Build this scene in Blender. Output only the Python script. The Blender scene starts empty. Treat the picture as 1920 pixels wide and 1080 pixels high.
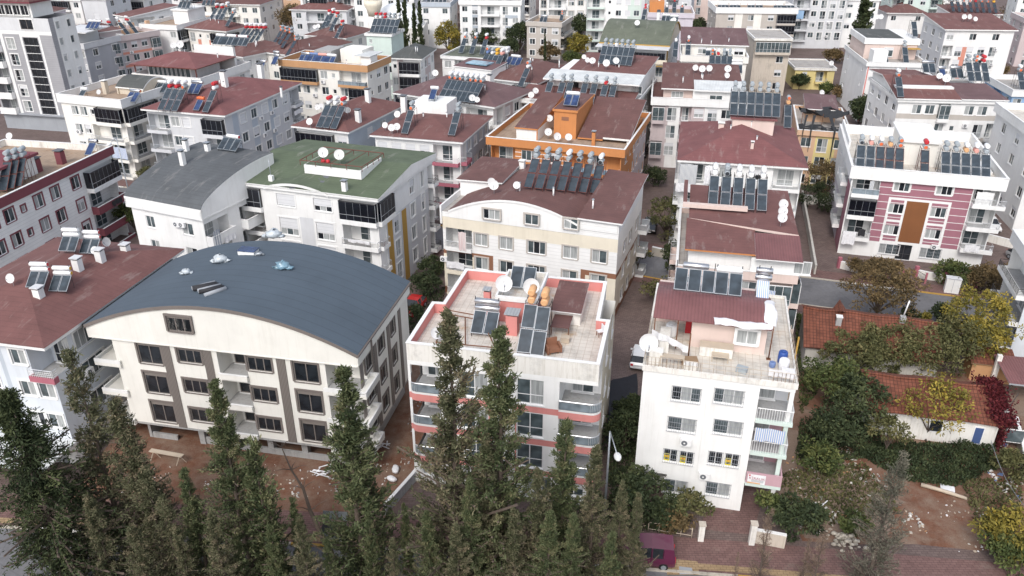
import bpy, math, random
import numpy as np
from mathutils import Vector, Matrix
R = random.Random(11)
sc = bpy.context.scene
col = sc.collection
PI = math.pi
# ---------------------------------------------------------------- camera geometry (drone, 42 m above the street)
CF, CTH, CH = 1500.0, math.radians(26.9), 42.0
cc, cs = math.cos(CTH), math.sin(CTH)
def ray(px, py):
    a = (px-960)/CF; b = (540-py)/CF
    return Vector((a, cc+b*cs, -cs+b*cc))
def at(px, py, z=0.0):
    d = ray(px, py); t = (z-CH)/d.z
    return Vector((d.x*t, d.y*t, z))
cam = bpy.data.objects.new('camera', bpy.data.cameras.new('camera'))
col.objects.link(cam); sc.camera = cam
cam.location = (0, 0, CH); cam.rotation_euler = (PI/2-CTH, 0, 0)
cam.data.sensor_width = 36; cam.data.lens = 36*CF/1920; cam.data.clip_end = 3000
# ---------------------------------------------------------------- materials
MATS = {}
def nt(m):
    m.use_nodes = True
    return m.node_tree, m.node_tree.nodes['Principled BSDF']
def N(t, typ, **kw):
    n = t.nodes.new(typ)
    for k, v in kw.items():
        if k in n.inputs: n.inputs[k].default_value = v
        else: setattr(n, k, v)
    return n
def ramp(t, fac, stops):
    r = t.nodes.new('ShaderNodeValToRGB'); t.links.new(fac, r.inputs[0])
    e = r.color_ramp.elements
    while len(e) < len(stops): e.new(.5)
    for i, (p, c) in enumerate(stops):
        e[i].position = p; e[i].color = (*c, 1) if len(c) == 3 else c
    return r.outputs[0]
def mul(c, k): return tuple(min(1, x*k) for x in c)
def coords(t, sx=1, sy=1, sz=1, obj=True):
    tc = t.nodes.new('ShaderNodeTexCoord'); mp = t.nodes.new('ShaderNodeMapping')
    mp.inputs['Scale'].default_value = (sx, sy, sz)
    if obj: t.links.new(tc.outputs['Object'], mp.inputs[0])
    else:
        g = t.nodes.new('ShaderNodeNewGeometry'); t.links.new(g.outputs['Position'], mp.inputs[0])
    return mp.outputs[0]
def noise(t, vec, scale, detail=4, rough=.6):
    n = N(t, 'ShaderNodeTexNoise'); n.inputs['Scale'].default_value = scale
    n.inputs['Detail'].default_value = detail; n.inputs['Roughness'].default_value = rough
    t.links.new(vec, n.inputs['Vector']); return n.outputs['Fac']
def mixc(t, a, b, fac, mode='MULTIPLY'):
    n = t.nodes.new('ShaderNodeMix'); n.data_type = 'RGBA'; n.blend_type = mode
    if isinstance(fac, (int, float)): n.inputs[0].default_value = fac
    else: t.links.new(fac, n.inputs[0])
    for s, v in ((6, a), (7, b)):
        if isinstance(v, tuple): n.inputs[s].default_value = (*v, 1)
        else: t.links.new(v, n.inputs[s])
    return n.outputs[2]
def bump(t, b, fac, strength=.3, dist=.02):
    n = t.nodes.new('ShaderNodeBump'); n.inputs['Strength'].default_value = strength; n.inputs['Distance'].default_value = dist
    t.links.new(fac, n.inputs['Height']); t.links.new(n.outputs[0], b.inputs['Normal'])
def mk(name, c, kind='stucco', rough=.8, metal=0.0):
    m = bpy.data.materials.new(name); t, b = nt(m); MATS[name] = m
    b.inputs['Roughness'].default_value = rough; b.inputs['Metallic'].default_value = metal
    L = t.links.new
    b.inputs['Base Color'].default_value = (*c, 1)
    if kind == 'stucco':
        v = coords(t); n1 = noise(t, v, .35, 5)
        base = ramp(t, n1, [(.3, mul(c, .9)), (.7, mul(c, 1.03))])
        v2 = coords(t, 2.2, 2.2, .16); n2 = noise(t, v2, 1.2, 4, .7)
        st = ramp(t, n2, [(.28, (.80, .79, .76)), (.5, (1, 1, 1))])
        L(mixc(t, base, st, .36), b.inputs['Base Color'])
        n3 = noise(t, v, 14, 3); bump(t, b, n3, .15, .01)
    elif kind == 'worn':                       # old stained plaster
        v = coords(t); n1 = noise(t, v, .5, 6, .7)
        base = ramp(t, n1, [(.32, mul(c, .72)), (.48, c), (.8, mul(c, 1.05))])
        v2 = coords(t, 3, 3, .2); n2 = noise(t, v2, 1.5, 5, .75)
        st = ramp(t, n2, [(.35, (.66, .63, .57)), (.52, (1, 1, 1))])
        L(mixc(t, base, st, .5), b.inputs['Base Color'])
    elif kind == 'shingle':
        v = coords(t); n1 = noise(t, v, .45, 6, .65); n2 = noise(t, v, 22, 2, .5)
        base = ramp(t, n1, [(.25, mul(c, .78)), (.5, c), (.75, mul(c, 1.22))])
        gr = ramp(t, n2, [(.3, (.75, .75, .75)), (.7, (1.0, 1.0, 1.0))])
        x = mixc(t, base, gr, .7)
        w = N(t, 'ShaderNodeTexWave', wave_type='BANDS', bands_direction='Y'); w.inputs['Scale'].default_value = .62
        w.inputs['Distortion'].default_value = .6; L(v, w.inputs['Vector'])
        ln = ramp(t, w.outputs['Fac'], [(0, (.84, .84, .84)), (.1, (1, 1, 1))])
        x = mixc(t, x, ln, .8)
        n4 = noise(t, coords(t, .5, .12, .12), 2.0, 4, .7)
        pale = ramp(t, n4, [(.57, (0, 0, 0)), (.78, (1, 1, 1))])
        x = mixc(t, x, mul((c[0]*.6+.16, c[1]*.6+.15, c[2]*.6+.14), 1), pale, 'MIX')
        L(x, b.inputs['Base Color']); bump(t, b, n2, .4, .02)
    elif kind == 'membrane':
        v = coords(t); n1 = noise(t, v, .3, 6, .6); n2 = noise(t, v, 26, 2, .5)
        x = ramp(t, n1, [(.25, mul(c, .88)), (.5, c), (.75, mul(c, 1.1))]); x = mixc(t, x, ramp(t, n2, [(.3, (.8, .8, .8)), (.7, (1, 1, 1))]), .6)
        w = N(t, 'ShaderNodeTexWave', wave_type='BANDS', bands_direction='Y'); w.inputs['Scale'].default_value = .31; w.inputs['Distortion'].default_value = .4; L(v, w.inputs['Vector'])
        L(mixc(t, x, ramp(t, w.outputs['Fac'], [(0, (.8, .8, .8)), (.05, (1, 1, 1))]), .8), b.inputs['Base Color']); bump(t, b, n2, .4, .02)
    elif kind == 'tile':                       # clay roof tiles
        v = coords(t); n1 = noise(t, v, 1.1, 5, .7)
        base = ramp(t, n1, [(.25, mul(c, .5)), (.5, c), (.75, mul(c, 1.35))])
        br = N(t, 'ShaderNodeTexBrick', offset=0.0); br.inputs['Scale'].default_value = 1.0
        br.inputs['Brick Width'].default_value = .3; br.inputs['Row Height'].default_value = .38
        br.inputs['Mortar Size'].default_value = .03
        br.inputs['Color1'].default_value = (1, 1, 1, 1); br.inputs['Color2'].default_value = (.7, .66, .6, 1); br.inputs['Mortar'].default_value = (.3, .28, .26, 1)
        L(v, br.inputs['Vector'])
        L(mixc(t, base, br.outputs['Color'], .85), b.inputs['Base Color'])
        bump(t, b, br.outputs['Fac'], -.5, .03)
    elif kind == 'corrug':
        v = coords(t); w = N(t, 'ShaderNodeTexWave', wave_type='BANDS', bands_direction='X'); w.inputs['Scale'].default_value = 1.3
        L(v, w.inputs['Vector']); n1 = noise(t, v, .6, 5)
        x = ramp(t, n1, [(.3, mul(c, .8)), (.7, mul(c, 1.08))])
        ln = ramp(t, w.outputs['Fac'], [(0, (.75, .75, .75)), (.35, (1, 1, 1))])
        L(mixc(t, x, ln, .7), b.inputs['Base Color']); bump(t, b, w.outputs['Fac'], .6, .04)
    elif kind == 'deck':                       # roof terrace tiles with rust and dirt
        v = coords(t); n1 = noise(t, v, .7, 6, .7)
        base = ramp(t, n1, [(.3, mul(c, .66)), (.5, c), (.7, mul(c, 1.08))])
        br = N(t, 'ShaderNodeTexBrick', offset=0.0); br.inputs['Scale'].default_value = 1.0
        br.inputs['Brick Width'].default_value = .5; br.inputs['Row Height'].default_value = .5
        br.inputs['Mortar Size'].default_value = .016
        br.inputs['Color1'].default_value = (1, 1, 1, 1); br.inputs['Color2'].default_value = (.93, .92, .91, 1); br.inputs['Mortar'].default_value = (.68, .6, .54, 1)
        L(v, br.inputs['Vector'])
        x = mixc(t, base, br.outputs['Color'], .9)
        n2 = noise(t, coords(t), .33, 5, .7)
        rust = ramp(t, n2, [(.6, (1, 1, 1)), (.72, (.86, .62, .4))])
        L(mixc(t, x, rust, .8), b.inputs['Base Color'])
    elif kind == 'metal':
        v = coords(t); n1 = noise(t, v, 3, 3)
        L(ramp(t, n1, [(.3, mul(c, .85)), (.7, mul(c, 1.05))]), b.inputs['Base Color'])
    elif kind == 'glass':
        b.inputs['Specular IOR Level'].default_value = .6
        v = coords(t); n1 = noise(t, v, .9, 2)
        L(ramp(t, n1, [(.35, mul(c, .6)), (.65, mul(c, 1.3))]), b.inputs['Base Color'])
    elif kind == 'curtain':
        v = coords(t, 1, 1, .05); n1 = noise(t, v, 9, 2)
        L(ramp(t, n1, [(.35, mul(c, .62)), (.6, c)]), b.inputs['Base Color'])
    elif kind == 'plain':
        v = coords(t); n1 = noise(t, v, 1.3, 3)
        L(ramp(t, n1, [(.3, mul(c, .9)), (.7, mul(c, 1.05))]), b.inputs['Base Color'])
    elif kind == 'cloth':
        v = coords(t, 1, 1, 1); n1 = noise(t, v, 3, 3)
        L(ramp(t, n1, [(.3, mul(c, .8)), (.7, c)]), b.inputs['Base Color'])
    elif kind == 'stripe':
        v = coords(t); w = N(t, 'ShaderNodeTexWave', wave_type='BANDS', bands_direction='X'); w.inputs['Scale'].default_value = 2.2
        L(v, w.inputs['Vector'])
        L(ramp(t, w.outputs['Fac'], [(.45, (.7, .7, .68)), (.55, c)]), b.inputs['Base Color'])
    elif kind == 'ribbed':                     # vertical ribbed cladding
        v = coords(t); w = N(t, 'ShaderNodeTexWave', wave_type='BANDS', bands_direction='X'); w.inputs['Scale'].default_value = 2.6
        L(v, w.inputs['Vector'])
        L(ramp(t, w.outputs['Fac'], [(.2, mul(c, .55)), (.6, c)]), b.inputs['Base Color'])
    elif kind == 'siding':                     # horizontal grooves
        v = coords(t); w = N(t, 'ShaderNodeTexWave', wave_type='BANDS', bands_direction='Z'); w.inputs['Scale'].default_value = .8
        L(v, w.inputs['Vector']); n1 = noise(t, v, .5, 5)
        x = ramp(t, n1, [(.3, mul(c, .9)), (.7, mul(c, 1.04))])
        ln = ramp(t, w.outputs['Fac'], [(0, (.80, .80, .80)), (.05, (1, 1, 1))])
        L(mixc(t, x, ln, 1.0), b.inputs['Base Color'])
    return m
def M(n): return MATS[n]
for n, c in dict(white=(.80, .80, .79), bright=(.84, .84, .83), cream=(.79, .775, .725), creamw=(.82, .80, .75), beige=(.62, .55, .45), band=(.74, .68, .56),
                 lgrey=(.62, .63, .65), grey=(.42, .43, .46), bluegrey=(.46, .51, .57), paleblue=(.64, .68, .73), mgrey=(.32, .34, .37), dgrey=(.13, .14, .16),
                 pink=(.66, .26, .24), rose=(.40, .13, .17), mauve=(.34, .155, .20), pinkgrey=(.55, .47, .47), blush=(.68, .55, .50), lilac=(.60, .56, .62), salmon=(.62, .27, .20), mint=(.60, .70, .65),
                 orange=(.56, .23, .08), tan=(.50, .28, .14), brown=(.26, .12, .07), redbrown=(.22, .085, .03), ochre=(.45, .27, .06), yellow=(.72, .60, .27),
                 maroon=(.20, .055, .07), violet=(.2, .09, .3), sky=(.30, .46, .66), olive=(.35, .31, .20), peach=(.64, .42, .28), taupe=(.18, .155, .142), beigegrey=(.50, .46, .42)).items():
    mk(n, c)
for n, c in dict(r_red=(.172, .078, .072), r_brown=(.147, .072, .066), r_maroon=(.20, .08, .08), r_slate=(.078, .104, .134), r_green=(.105, .135, .085),
                 r_dgrey=(.085, .09, .088), r_grey=(.10, .108, .117), r_moss=(.13, .145, .11), r_mauve=(.15, .088, .092)).items():
    mk(n, c, 'membrane' if n == 'r_slate' else 'shingle', .9)
mk('dustpink', (.52, .33, .37)); mk('clay', (.205, .07, .042), 'tile', .85); mk('sheet_red', (.20, .085, .085), 'corrug', .55); mk('sheet_white', (.66, .68, .68), 'corrug', .5); mk('sheet_grey', (.34, .36, .38), 'corrug', .5)
mk('deck', (.62, .585, .53), 'deck', .8); mk('deckgrey', (.40, .38, .36), 'deck', .85); mk('decktan', (.36, .27, .2), 'deck', .85); mk('concrete', (.36, .36, .36), 'worn', .9)
mk('oldwhite', (.76, .74, .70), 'worn'); mk('oldbeige', (.55, .49, .42), 'worn'); mk('oldwall', (.52, .5, .46), 'worn')
mk('frame', (.80, .80, .80), 'plain', .4); mk('frame_brown', (.21, .185, .17), 'plain', .5); mk('frame_dark', (.05, .05, .055), 'plain', .4); mk('shutter', (.68, .69, .71), 'siding', .6)
mk('gl_dark', (.022, .026, .032), 'glass', .08); mk('gl_mid', (.09, .115, .125), 'glass', .12); mk('gl_cur', (.42, .44, .44), 'curtain', .3); mk('gl_black', (.008, .009, .014), 'glass', .12)
mk('gl_blue', (.07, .16, .22), 'glass', .15); mk('gl_rail', (.20, .24, .27), 'glass', .15); mk('gl_sky', (.20, .33, .42), 'glass', .2)
mk('steel', (.62, .63, .65), 'metal', .28, .9); mk('galv', (.40, .43, .46), 'metal', .45, .6); mk('rail', (.62, .64, .66), 'metal', .35, .6); mk('iron', (.035, .033, .033), 'plain', .6)
mk('rust', (.16, .065, .03), 'plain', .8); mk('ironred', (.15, .045, .035), 'plain', .7); mk('collector', (.036, .05, .064), 'glass', .22); mk('collector_dusty', (.10, .125, .14), 'glass', .3); mk('bluepanel', (.03, .055, .14), 'glass', .18)
mk('dish', (.70, .70, .70), 'plain', .45); mk('dishgrey', (.45, .46, .47), 'plain', .5); mk('tank_white', (.80, .81, .82), 'plain', .35); mk('tank_grey', (.36, .40, .43), 'plain', .45); mk('tank_orange', (.70, .15, .05), 'plain', .45)
mk('tank_red', (.52, .03, .04), 'plain', .45); mk('tank_yellow', (.75, .42, .05), 'plain', .45); mk('tank_dark', (.03, .035, .045), 'plain', .5); mk('tank_pink', (.70, .35, .30), 'plain', .5); mk('tank_blue', (.15, .22, .42), 'plain', .45); mk('tank_peach', (.70, .40, .2), 'plain', .5)
mk('cloth_white', (.82, .82, .84), 'cloth'); mk('cloth_pink', (.62, .42, .42), 'stripe'); mk('cloth_red', (.5, .03, .04), 'cloth'); mk('cloth_blue', (.05, .1, .4), 'cloth'); mk('cloth_dark', (.03, .03, .035), 'cloth'); mk('cloth_stripe', (.30, .33, .38), 'stripe')
mk('cloth_bluestripe', (.25, .36, .62), 'stripe'); mk('cloth_yellow', (.65, .35, .02), 'cloth'); mk('net', (.03, .032, .036), 'cloth', .9); mk('plastic_blue', (.03, .085, .32), 'plain', .4); mk('plastic_wrap', (.55, .60, .64), 'cloth', .3)
mk('door_blue', (.05, .09, .22), 'plain'); mk('wood', (.30, .2, .12), 'plain'); mk('woodpale', (.5, .42, .33), 'plain'); mk('bark', (.10, .075, .06), 'plain', .9); mk('stone', (.45, .41, .35), 'worn', .9); mk('ribbed', (.20, .175, .16), 'ribbed', .7)
mk('striped_mauve', (.34, .15, .19)); mk('sign_yellow', (.80, .68, .02), 'plain'); mk('sign_red', (.6, .03, .04), 'plain'); mk('black', (.01, .01, .01), 'plain', .7); mk('siding_white', (.80, .80, .79), 'siding'); mk('siding_grey', (.34, .34, .36), 'siding')
mk('siding_cream', (.79, .775, .725), 'stucco'); mk('tyre', (.012, .012, .012), 'plain', .9)
for n, c in dict(car_red=(.45, .02, .02), car_black=(.012, .012, .014), car_white=(.75, .75, .75), car_silver=(.36, .37, .38), car_plum=(.10, .012, .045), car_blue=(.05, .12, .3)).items():
    m = mk(n, c, 'plain', .28); m.node_tree.nodes['Principled BSDF'].inputs['Coat Weight'].default_value = .5
mk('lamp_glass', (.75, .75, .75), 'plain', .3)
# ---------------------------------------------------------------- mesh builder and objects
class MB:
    def __init__(s): s.v = []; s.f = []; s.m = []; s.mats = []; s.sm = []
    def mi(s, mat):
        if mat not in s.mats: s.mats.append(mat)
        return s.mats.index(mat)
    def face(s, pts, mat, smooth=False):
        i = len(s.v); s.v += [tuple(p) for p in pts]; s.f.append(tuple(range(i, i+len(pts)))); s.m.append(s.mi(mat)); s.sm.append(smooth)
    def box(s, x0, x1, y0, y1, z0, z1, mat):
        i = len(s.v)
        s.v += [(x0, y0, z0), (x1, y0, z0), (x1, y1, z0), (x0, y1, z0), (x0, y0, z1), (x1, y0, z1), (x1, y1, z1), (x0, y1, z1)]
        k = s.mi(mat)
        for q in ((0, 3, 2, 1), (4, 5, 6, 7), (0, 1, 5, 4), (1, 2, 6, 5), (2, 3, 7, 6), (3, 0, 4, 7)):
            s.f.append(tuple(i+j for j in q)); s.m.append(k); s.sm.append(False)
    def bar(s, a, b, r, mat, n=4):
        a = Vector(a); b = Vector(b); d = (b-a)
        if d.length < 1e-6: return
        d.normalize(); u = d.orthogonal().normalized(); w = d.cross(u)
        s.tube([a, b], [r, r], mat, n, u, w)
    def tube(s, pts, rs, mat, n=8, u=None, w=None, smooth=None):
        pts = [Vector(p) for p in pts]; k = s.mi(mat); i = len(s.v)
        if smooth is None: smooth = n > 5
        for j, p in enumerate(pts):
            d = (pts[min(j+1, len(pts)-1)]-pts[max(j-1, 0)]).normalized()
            if u is None or j > 0 and len(pts) > 2:
                uu = Vector((0, 0, 1)).cross(d)
                uu = uu.normalized() if uu.length > .05 else Vector((1, 0, 0)).cross(d).normalized()
                ww = d.cross(uu)
            else: uu, ww = u, w
            for a in range(n):
                t = 2*PI*(a+.5)/n
                s.v.append(tuple(p+uu*(rs[j]*math.cos(t))+ww*(rs[j]*math.sin(t))))
        for j in range(len(pts)-1):
            for a in range(n):
                s.f.append((i+j*n+a, i+j*n+(a+1) % n, i+(j+1)*n+(a+1) % n, i+(j+1)*n+a)); s.m.append(k); s.sm.append(smooth)
        s.f.append(tuple(i+a for a in reversed(range(n)))); s.m.append(k); s.sm.append(False)
        s.f.append(tuple(i+(len(pts)-1)*n+a for a in range(n))); s.m.append(k); s.sm.append(False)
    def prism(s, poly, z0, z1, mat, top=None, bot=None):
        n = len(poly)
        for i in range(n):
            a, b = poly[i], poly[(i+1) % n]
            s.face([(a[0], a[1], z0), (b[0], b[1], z0), (b[0], b[1], z1), (a[0], a[1], z1)], mat)
        s.face([(p[0], p[1], z1) for p in poly], top or mat)
        s.face([(p[0], p[1], z0) for p in reversed(poly)], bot or mat)
    def ball(s, c, r, mat, nu=10, nv=6, sq=(1, 1, 1)):
        i = len(s.v); k = s.mi(mat)
        for a in range(nv+1):
            ph = PI*a/nv
            for b in range(nu):
                th = 2*PI*b/nu
                s.v.append((c[0]+r*sq[0]*math.sin(ph)*math.cos(th), c[1]+r*sq[1]*math.sin(ph)*math.sin(th), c[2]+r*sq[2]*math.cos(ph)))
        for a in range(nv):
            for b in range(nu):
                s.f.append((i+a*nu+b, i+(a+1)*nu+b, i+(a+1)*nu+(b+1) % nu, i+a*nu+(b+1) % nu)); s.m.append(k); s.sm.append(True)
    def mesh(s, name):
        me = bpy.data.meshes.new(name); me.from_pydata(s.v, [], s.f)
        for m in s.mats: me.materials.append(M(m) if isinstance(m, str) else m)
        if s.f:
            me.polygons.foreach_set('material_index', s.m); me.polygons.foreach_set('use_smooth', s.sm)
        me.update(); return me
    def build(s, name, parent=None, loc=None, rz=0): return ob(name, s.mesh(name), parent, loc, rz)
def ob(name, me, parent=None, loc=None, rz=0):
    o = bpy.data.objects.new(name, me); col.objects.link(o)
    if parent is not None: o.parent = parent
    if loc is not None: o.location = loc
    if rz: o.rotation_euler = (0, 0, rz)
    return o
def tag(o, label, cat, group=None, kind=None):
    o['label'] = label
    if cat: o['category'] = cat
    if group: o['group'] = group
    if kind: o['kind'] = kind
    return o
def empty(name, loc, rz=0):
    o = bpy.data.objects.new(name, None); col.objects.link(o); o.location = loc; o.rotation_euler = (0, 0, rz); o.empty_display_size = .3
    return o
CACHE = {}
def cached(key, fn):
    if key not in CACHE: CACHE[key] = fn()
    return CACHE[key]
def inset(poly, t):
    """offset a counter-clockwise polygon inwards by t (negative: outwards)"""
    n = len(poly); out = []
    for i in range(n):
        p0, p1, p2 = Vector(poly[i-1][:2]), Vector(poly[i][:2]), Vector(poly[(i+1) % n][:2])
        d1 = (p1-p0).normalized(); d2 = (p2-p1).normalized()
        n1 = Vector((-d1.y, d1.x)); n2 = Vector((-d2.y, d2.x))
        b = (n1+n2); k = b.dot(n1)
        out.append(tuple(p1+b*(t/k)) if abs(k) > 1e-3 else tuple(p1+n1*t))
    return out
# ---------------------------------------------------------------- windows, balconies
PANES = ['gl_dark', 'gl_mid', 'gl_mid', 'gl_mid', 'gl_cur', 'gl_cur', 'gl_cur']
def win_meshes(w, h, n, frame, trim, shut, grille, var, lod, rails):
    def fn():
        rr = random.Random(hash((round(w, 2), round(h, 2), n, var)) & 0xffff)
        a = MB(); t = .07; y0, y1 = .07, .15
        a.box(-w/2, w/2, y0, y1, 0, t, frame); a.box(-w/2, w/2, y0, y1, h-t, h, frame)
        xs = [-w/2+i*w/n for i in range(n+1)]
        for i, x in enumerate(xs):
            x0 = x if i == 0 else x-t/2 if i < n else x-t
            a.box(x0, x0+t, y0, y1, t, h-t, frame)
        if h > 1.9 and n > 1 and frame != 'frame_brown': a.box(-w/2+t, w/2-t, y0+.005, y1-.005, h*.36, h*.36+.05, frame)
        a.box(-w/2-.06, w/2+.06, -.08, y0, -.07, -.003, trim or 'frame')            # sill
        if trim:
            k = .16
            a.box(-w/2-k, -w/2, -.05, .05, -.003, h, trim); a.box(w/2, w/2+k, -.05, .05, -.003, h, trim); a.box(-w/2-k, w/2+k, -.06, .05, h, h+k, trim)
        if shut > 0:
            zz = h-shut*h
            a.box(-w/2+t, w/2-t, y0-.03, y0-.004, zz, h, 'shutter' if frame != 'frame_brown' else 'frame_brown')
        if rails:
            for q in range(4): a.bar((-w/2, -.02, .25+q*.2), (w/2, -.02, .25+q*.2), .02, 'rail')
        pn = a if lod else MB()
        for i in range(n):
            m = 'gl_dark' if var == 9 else rr.choice(PANES)
            pn.box(xs[i]+.02, xs[i+1]-.02, .10, .125, .03, h-.03, m)
        g = None
        if grille:
            g = MB(); nb = max(4, int(w/.17))
            for i in range(nb+1): g.bar((-w/2+i*w/nb, -.1, 0), (-w/2+i*w/nb, -.1, h), .009, 'mgrey', 4)
            for z in (0, h*.33, h*.66, h): g.box(-w/2, w/2, -.115, -.09, z-.01, z+.01, 'mgrey')
            for x in (-w/2, w/2):
                for z in (0, h): g.bar((x, -.1, z), (x, .0, z), .012, 'iron')
        return a.mesh('window'), (None if lod else pn.mesh('pane')), (g.mesh('grille') if g else None)
    return cached(('win', round(w, 2), round(h, 2), n, frame, trim, round(shut, 1), grille, var, lod, rails), fn)
def balcony_meshes(w, p, kind, bm, rm, hh, roundx):
    """local: x 0..w along the wall, -p..0 outwards; returns slab+parapet, railing"""
    def fn():
        a = MB(); g = MB()
        if roundx:                                   # rounded outer corner on the right (+) or left (-)
            r = min(p+.55, w*.5); out = []
            for i in range(9):
                th = PI/2*i/8
                out.append((w-r+r*math.sin(th), -p+r-r*math.cos(th)))
            poly = [(0, -p)]+out+[(w, .6), (0, .6)]
            if roundx < 0: poly = [(w-x, y) for x, y in reversed(poly)]
            edge = [(0, 0), (0, -p)]+out+[(w, .6)] if roundx > 0 else [(0, .6)]+[(w-x, y) for x, y in reversed(out)]+[(w, -p), (w, 0)]
            a.prism(poly, -.52, .08, bm, top='concrete')
            inn = [((x-w/2)*.985+w/2, (y-.0)*.97) for x, y in edge]
            for i in range(len(edge)-1):
                q, s2 = edge[i], edge[i+1]; qi, si = inn[i], inn[i+1]
                a.face([(*q, .08), (*s2, .08), (*s2, .26), (*q, .26)], 'white'); a.face([(*qi, .08), (*si, .08), (*si, .26), (*qi, .26)], 'white')
                a.face([(*q, .26), (*s2, .26), (*si, .26), (*qi, .26)], 'white')
                g.bar((*q, 1.0), (*s2, 1.0), .035, 'rail'); g.bar((*q, .26), (*q, 1.0), .02, 'rail')
                g.face([(*q, .3), (*s2, .3), (*s2, .9), (*q, .9)], rm)
            return a.mesh('balcony'), g.mesh('railing')
        a.box(0, w, -p, -.002, -.2, 0, bm)
        T = .1
        if kind == 'solid':
            a.box(0, w, -p, -p+T, 0, hh, bm)
            if p > .3: a.box(0, T, -p+T, -.002, 0, hh, bm); a.box(w-T, w, -p+T, -.002, 0, hh, bm)
            a.box(-.03, w+.03, -p-.03, -p+T+.03, hh, hh+.05, 'white')
            return a.mesh('balcony'), None
        lo = .28 if kind in ('rail', 'glass') else .5
        y = -p+.03
        if kind == 'glazed':
            H = hh
            a.box(0, w, -p, -p+T, 0, .35, bm)
            if p > .3: a.box(0, T, -p+T, -.002, 0, .35, bm); a.box(w-T, w, -p+T, -.002, 0, .35, bm)
            n = max(2, int(w/.75)); fm = 'frame_dark' if rm == 'gl_black' else 'frame'
            g.box(.02, w-.02, y+.02, y+.035, .35, H, rm)
            for i in range(n+1):
                x = i*(w-.06)/n; q_ = rm == 'gl_black' and 0 < i < n; g.box(x, x+(.025 if q_ else .05), y+(.012 if q_ else 0), y+.06, .35, H, 'galv' if rm == 'gl_black' else fm)
            g.box(0, w, y-.005, y+.065, H-.08, H, fm); g.box(0, w, y-.02, y-.008, .95, 1.0, 'rail')
            if p > .3:
                for x in (.02, w-.04): g.box(x, x+.02, y+.07, -.002, .35, H, rm)
            return a.mesh('balcony'), g.mesh('glazing')
        a.box(0, w, -p, -p+T, 0, lo, bm)
        if p > .3: a.box(0, T, -p+T, -.002, 0, lo, bm); a.box(w-T, w, -p+T, -.002, 0, lo, bm)
        if kind == 'glass':
            g.box(.03, w-.03, y+.02, y+.035, lo, hh-.05, rm)
            if p > .3:
                for x in (.03, w-.05): g.box(x, x+.015, y+.05, -.002, lo, hh-.05, rm)
        else:
            nb = int(w/.16)
            for z in (.42, .58, .74): g.bar((.03, y, z), (w-.03, y, z), .014, rm)
            if rm == 'iron' or rm == 'frame':
                for i in range(nb+1): g.bar((.03+i*(w-.06)/nb, y, lo), (.03+i*(w-.06)/nb, y, hh), .013, rm)
        g.bar((.02, y, hh), (w-.02, y, hh), .03, 'rail' if rm != 'iron' else 'iron')
        n = max(1, int(w/1.3))
        for i in range(n+1): g.bar((.04+i*(w-.08)/n, y, lo), (.04+i*(w-.08)/n, y, hh), .022, 'rail' if rm != 'iron' else 'iron')
        if p > .3:
            for x in (.04, w-.04):
                g.bar((x, y, hh), (x, 0, hh), .03, 'rail' if rm != 'iron' else 'iron')
                if kind == 'rail':
                    for z in (.42, .58, .74): g.bar((x, y, z), (x, 0, z), .014, rm)
        return a.mesh('balcony'), g.mesh('railing')
    return cached(('bal', round(w, 2), round(p, 2), kind, bm, rm, round(hh, 2), roundx), fn)
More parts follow.
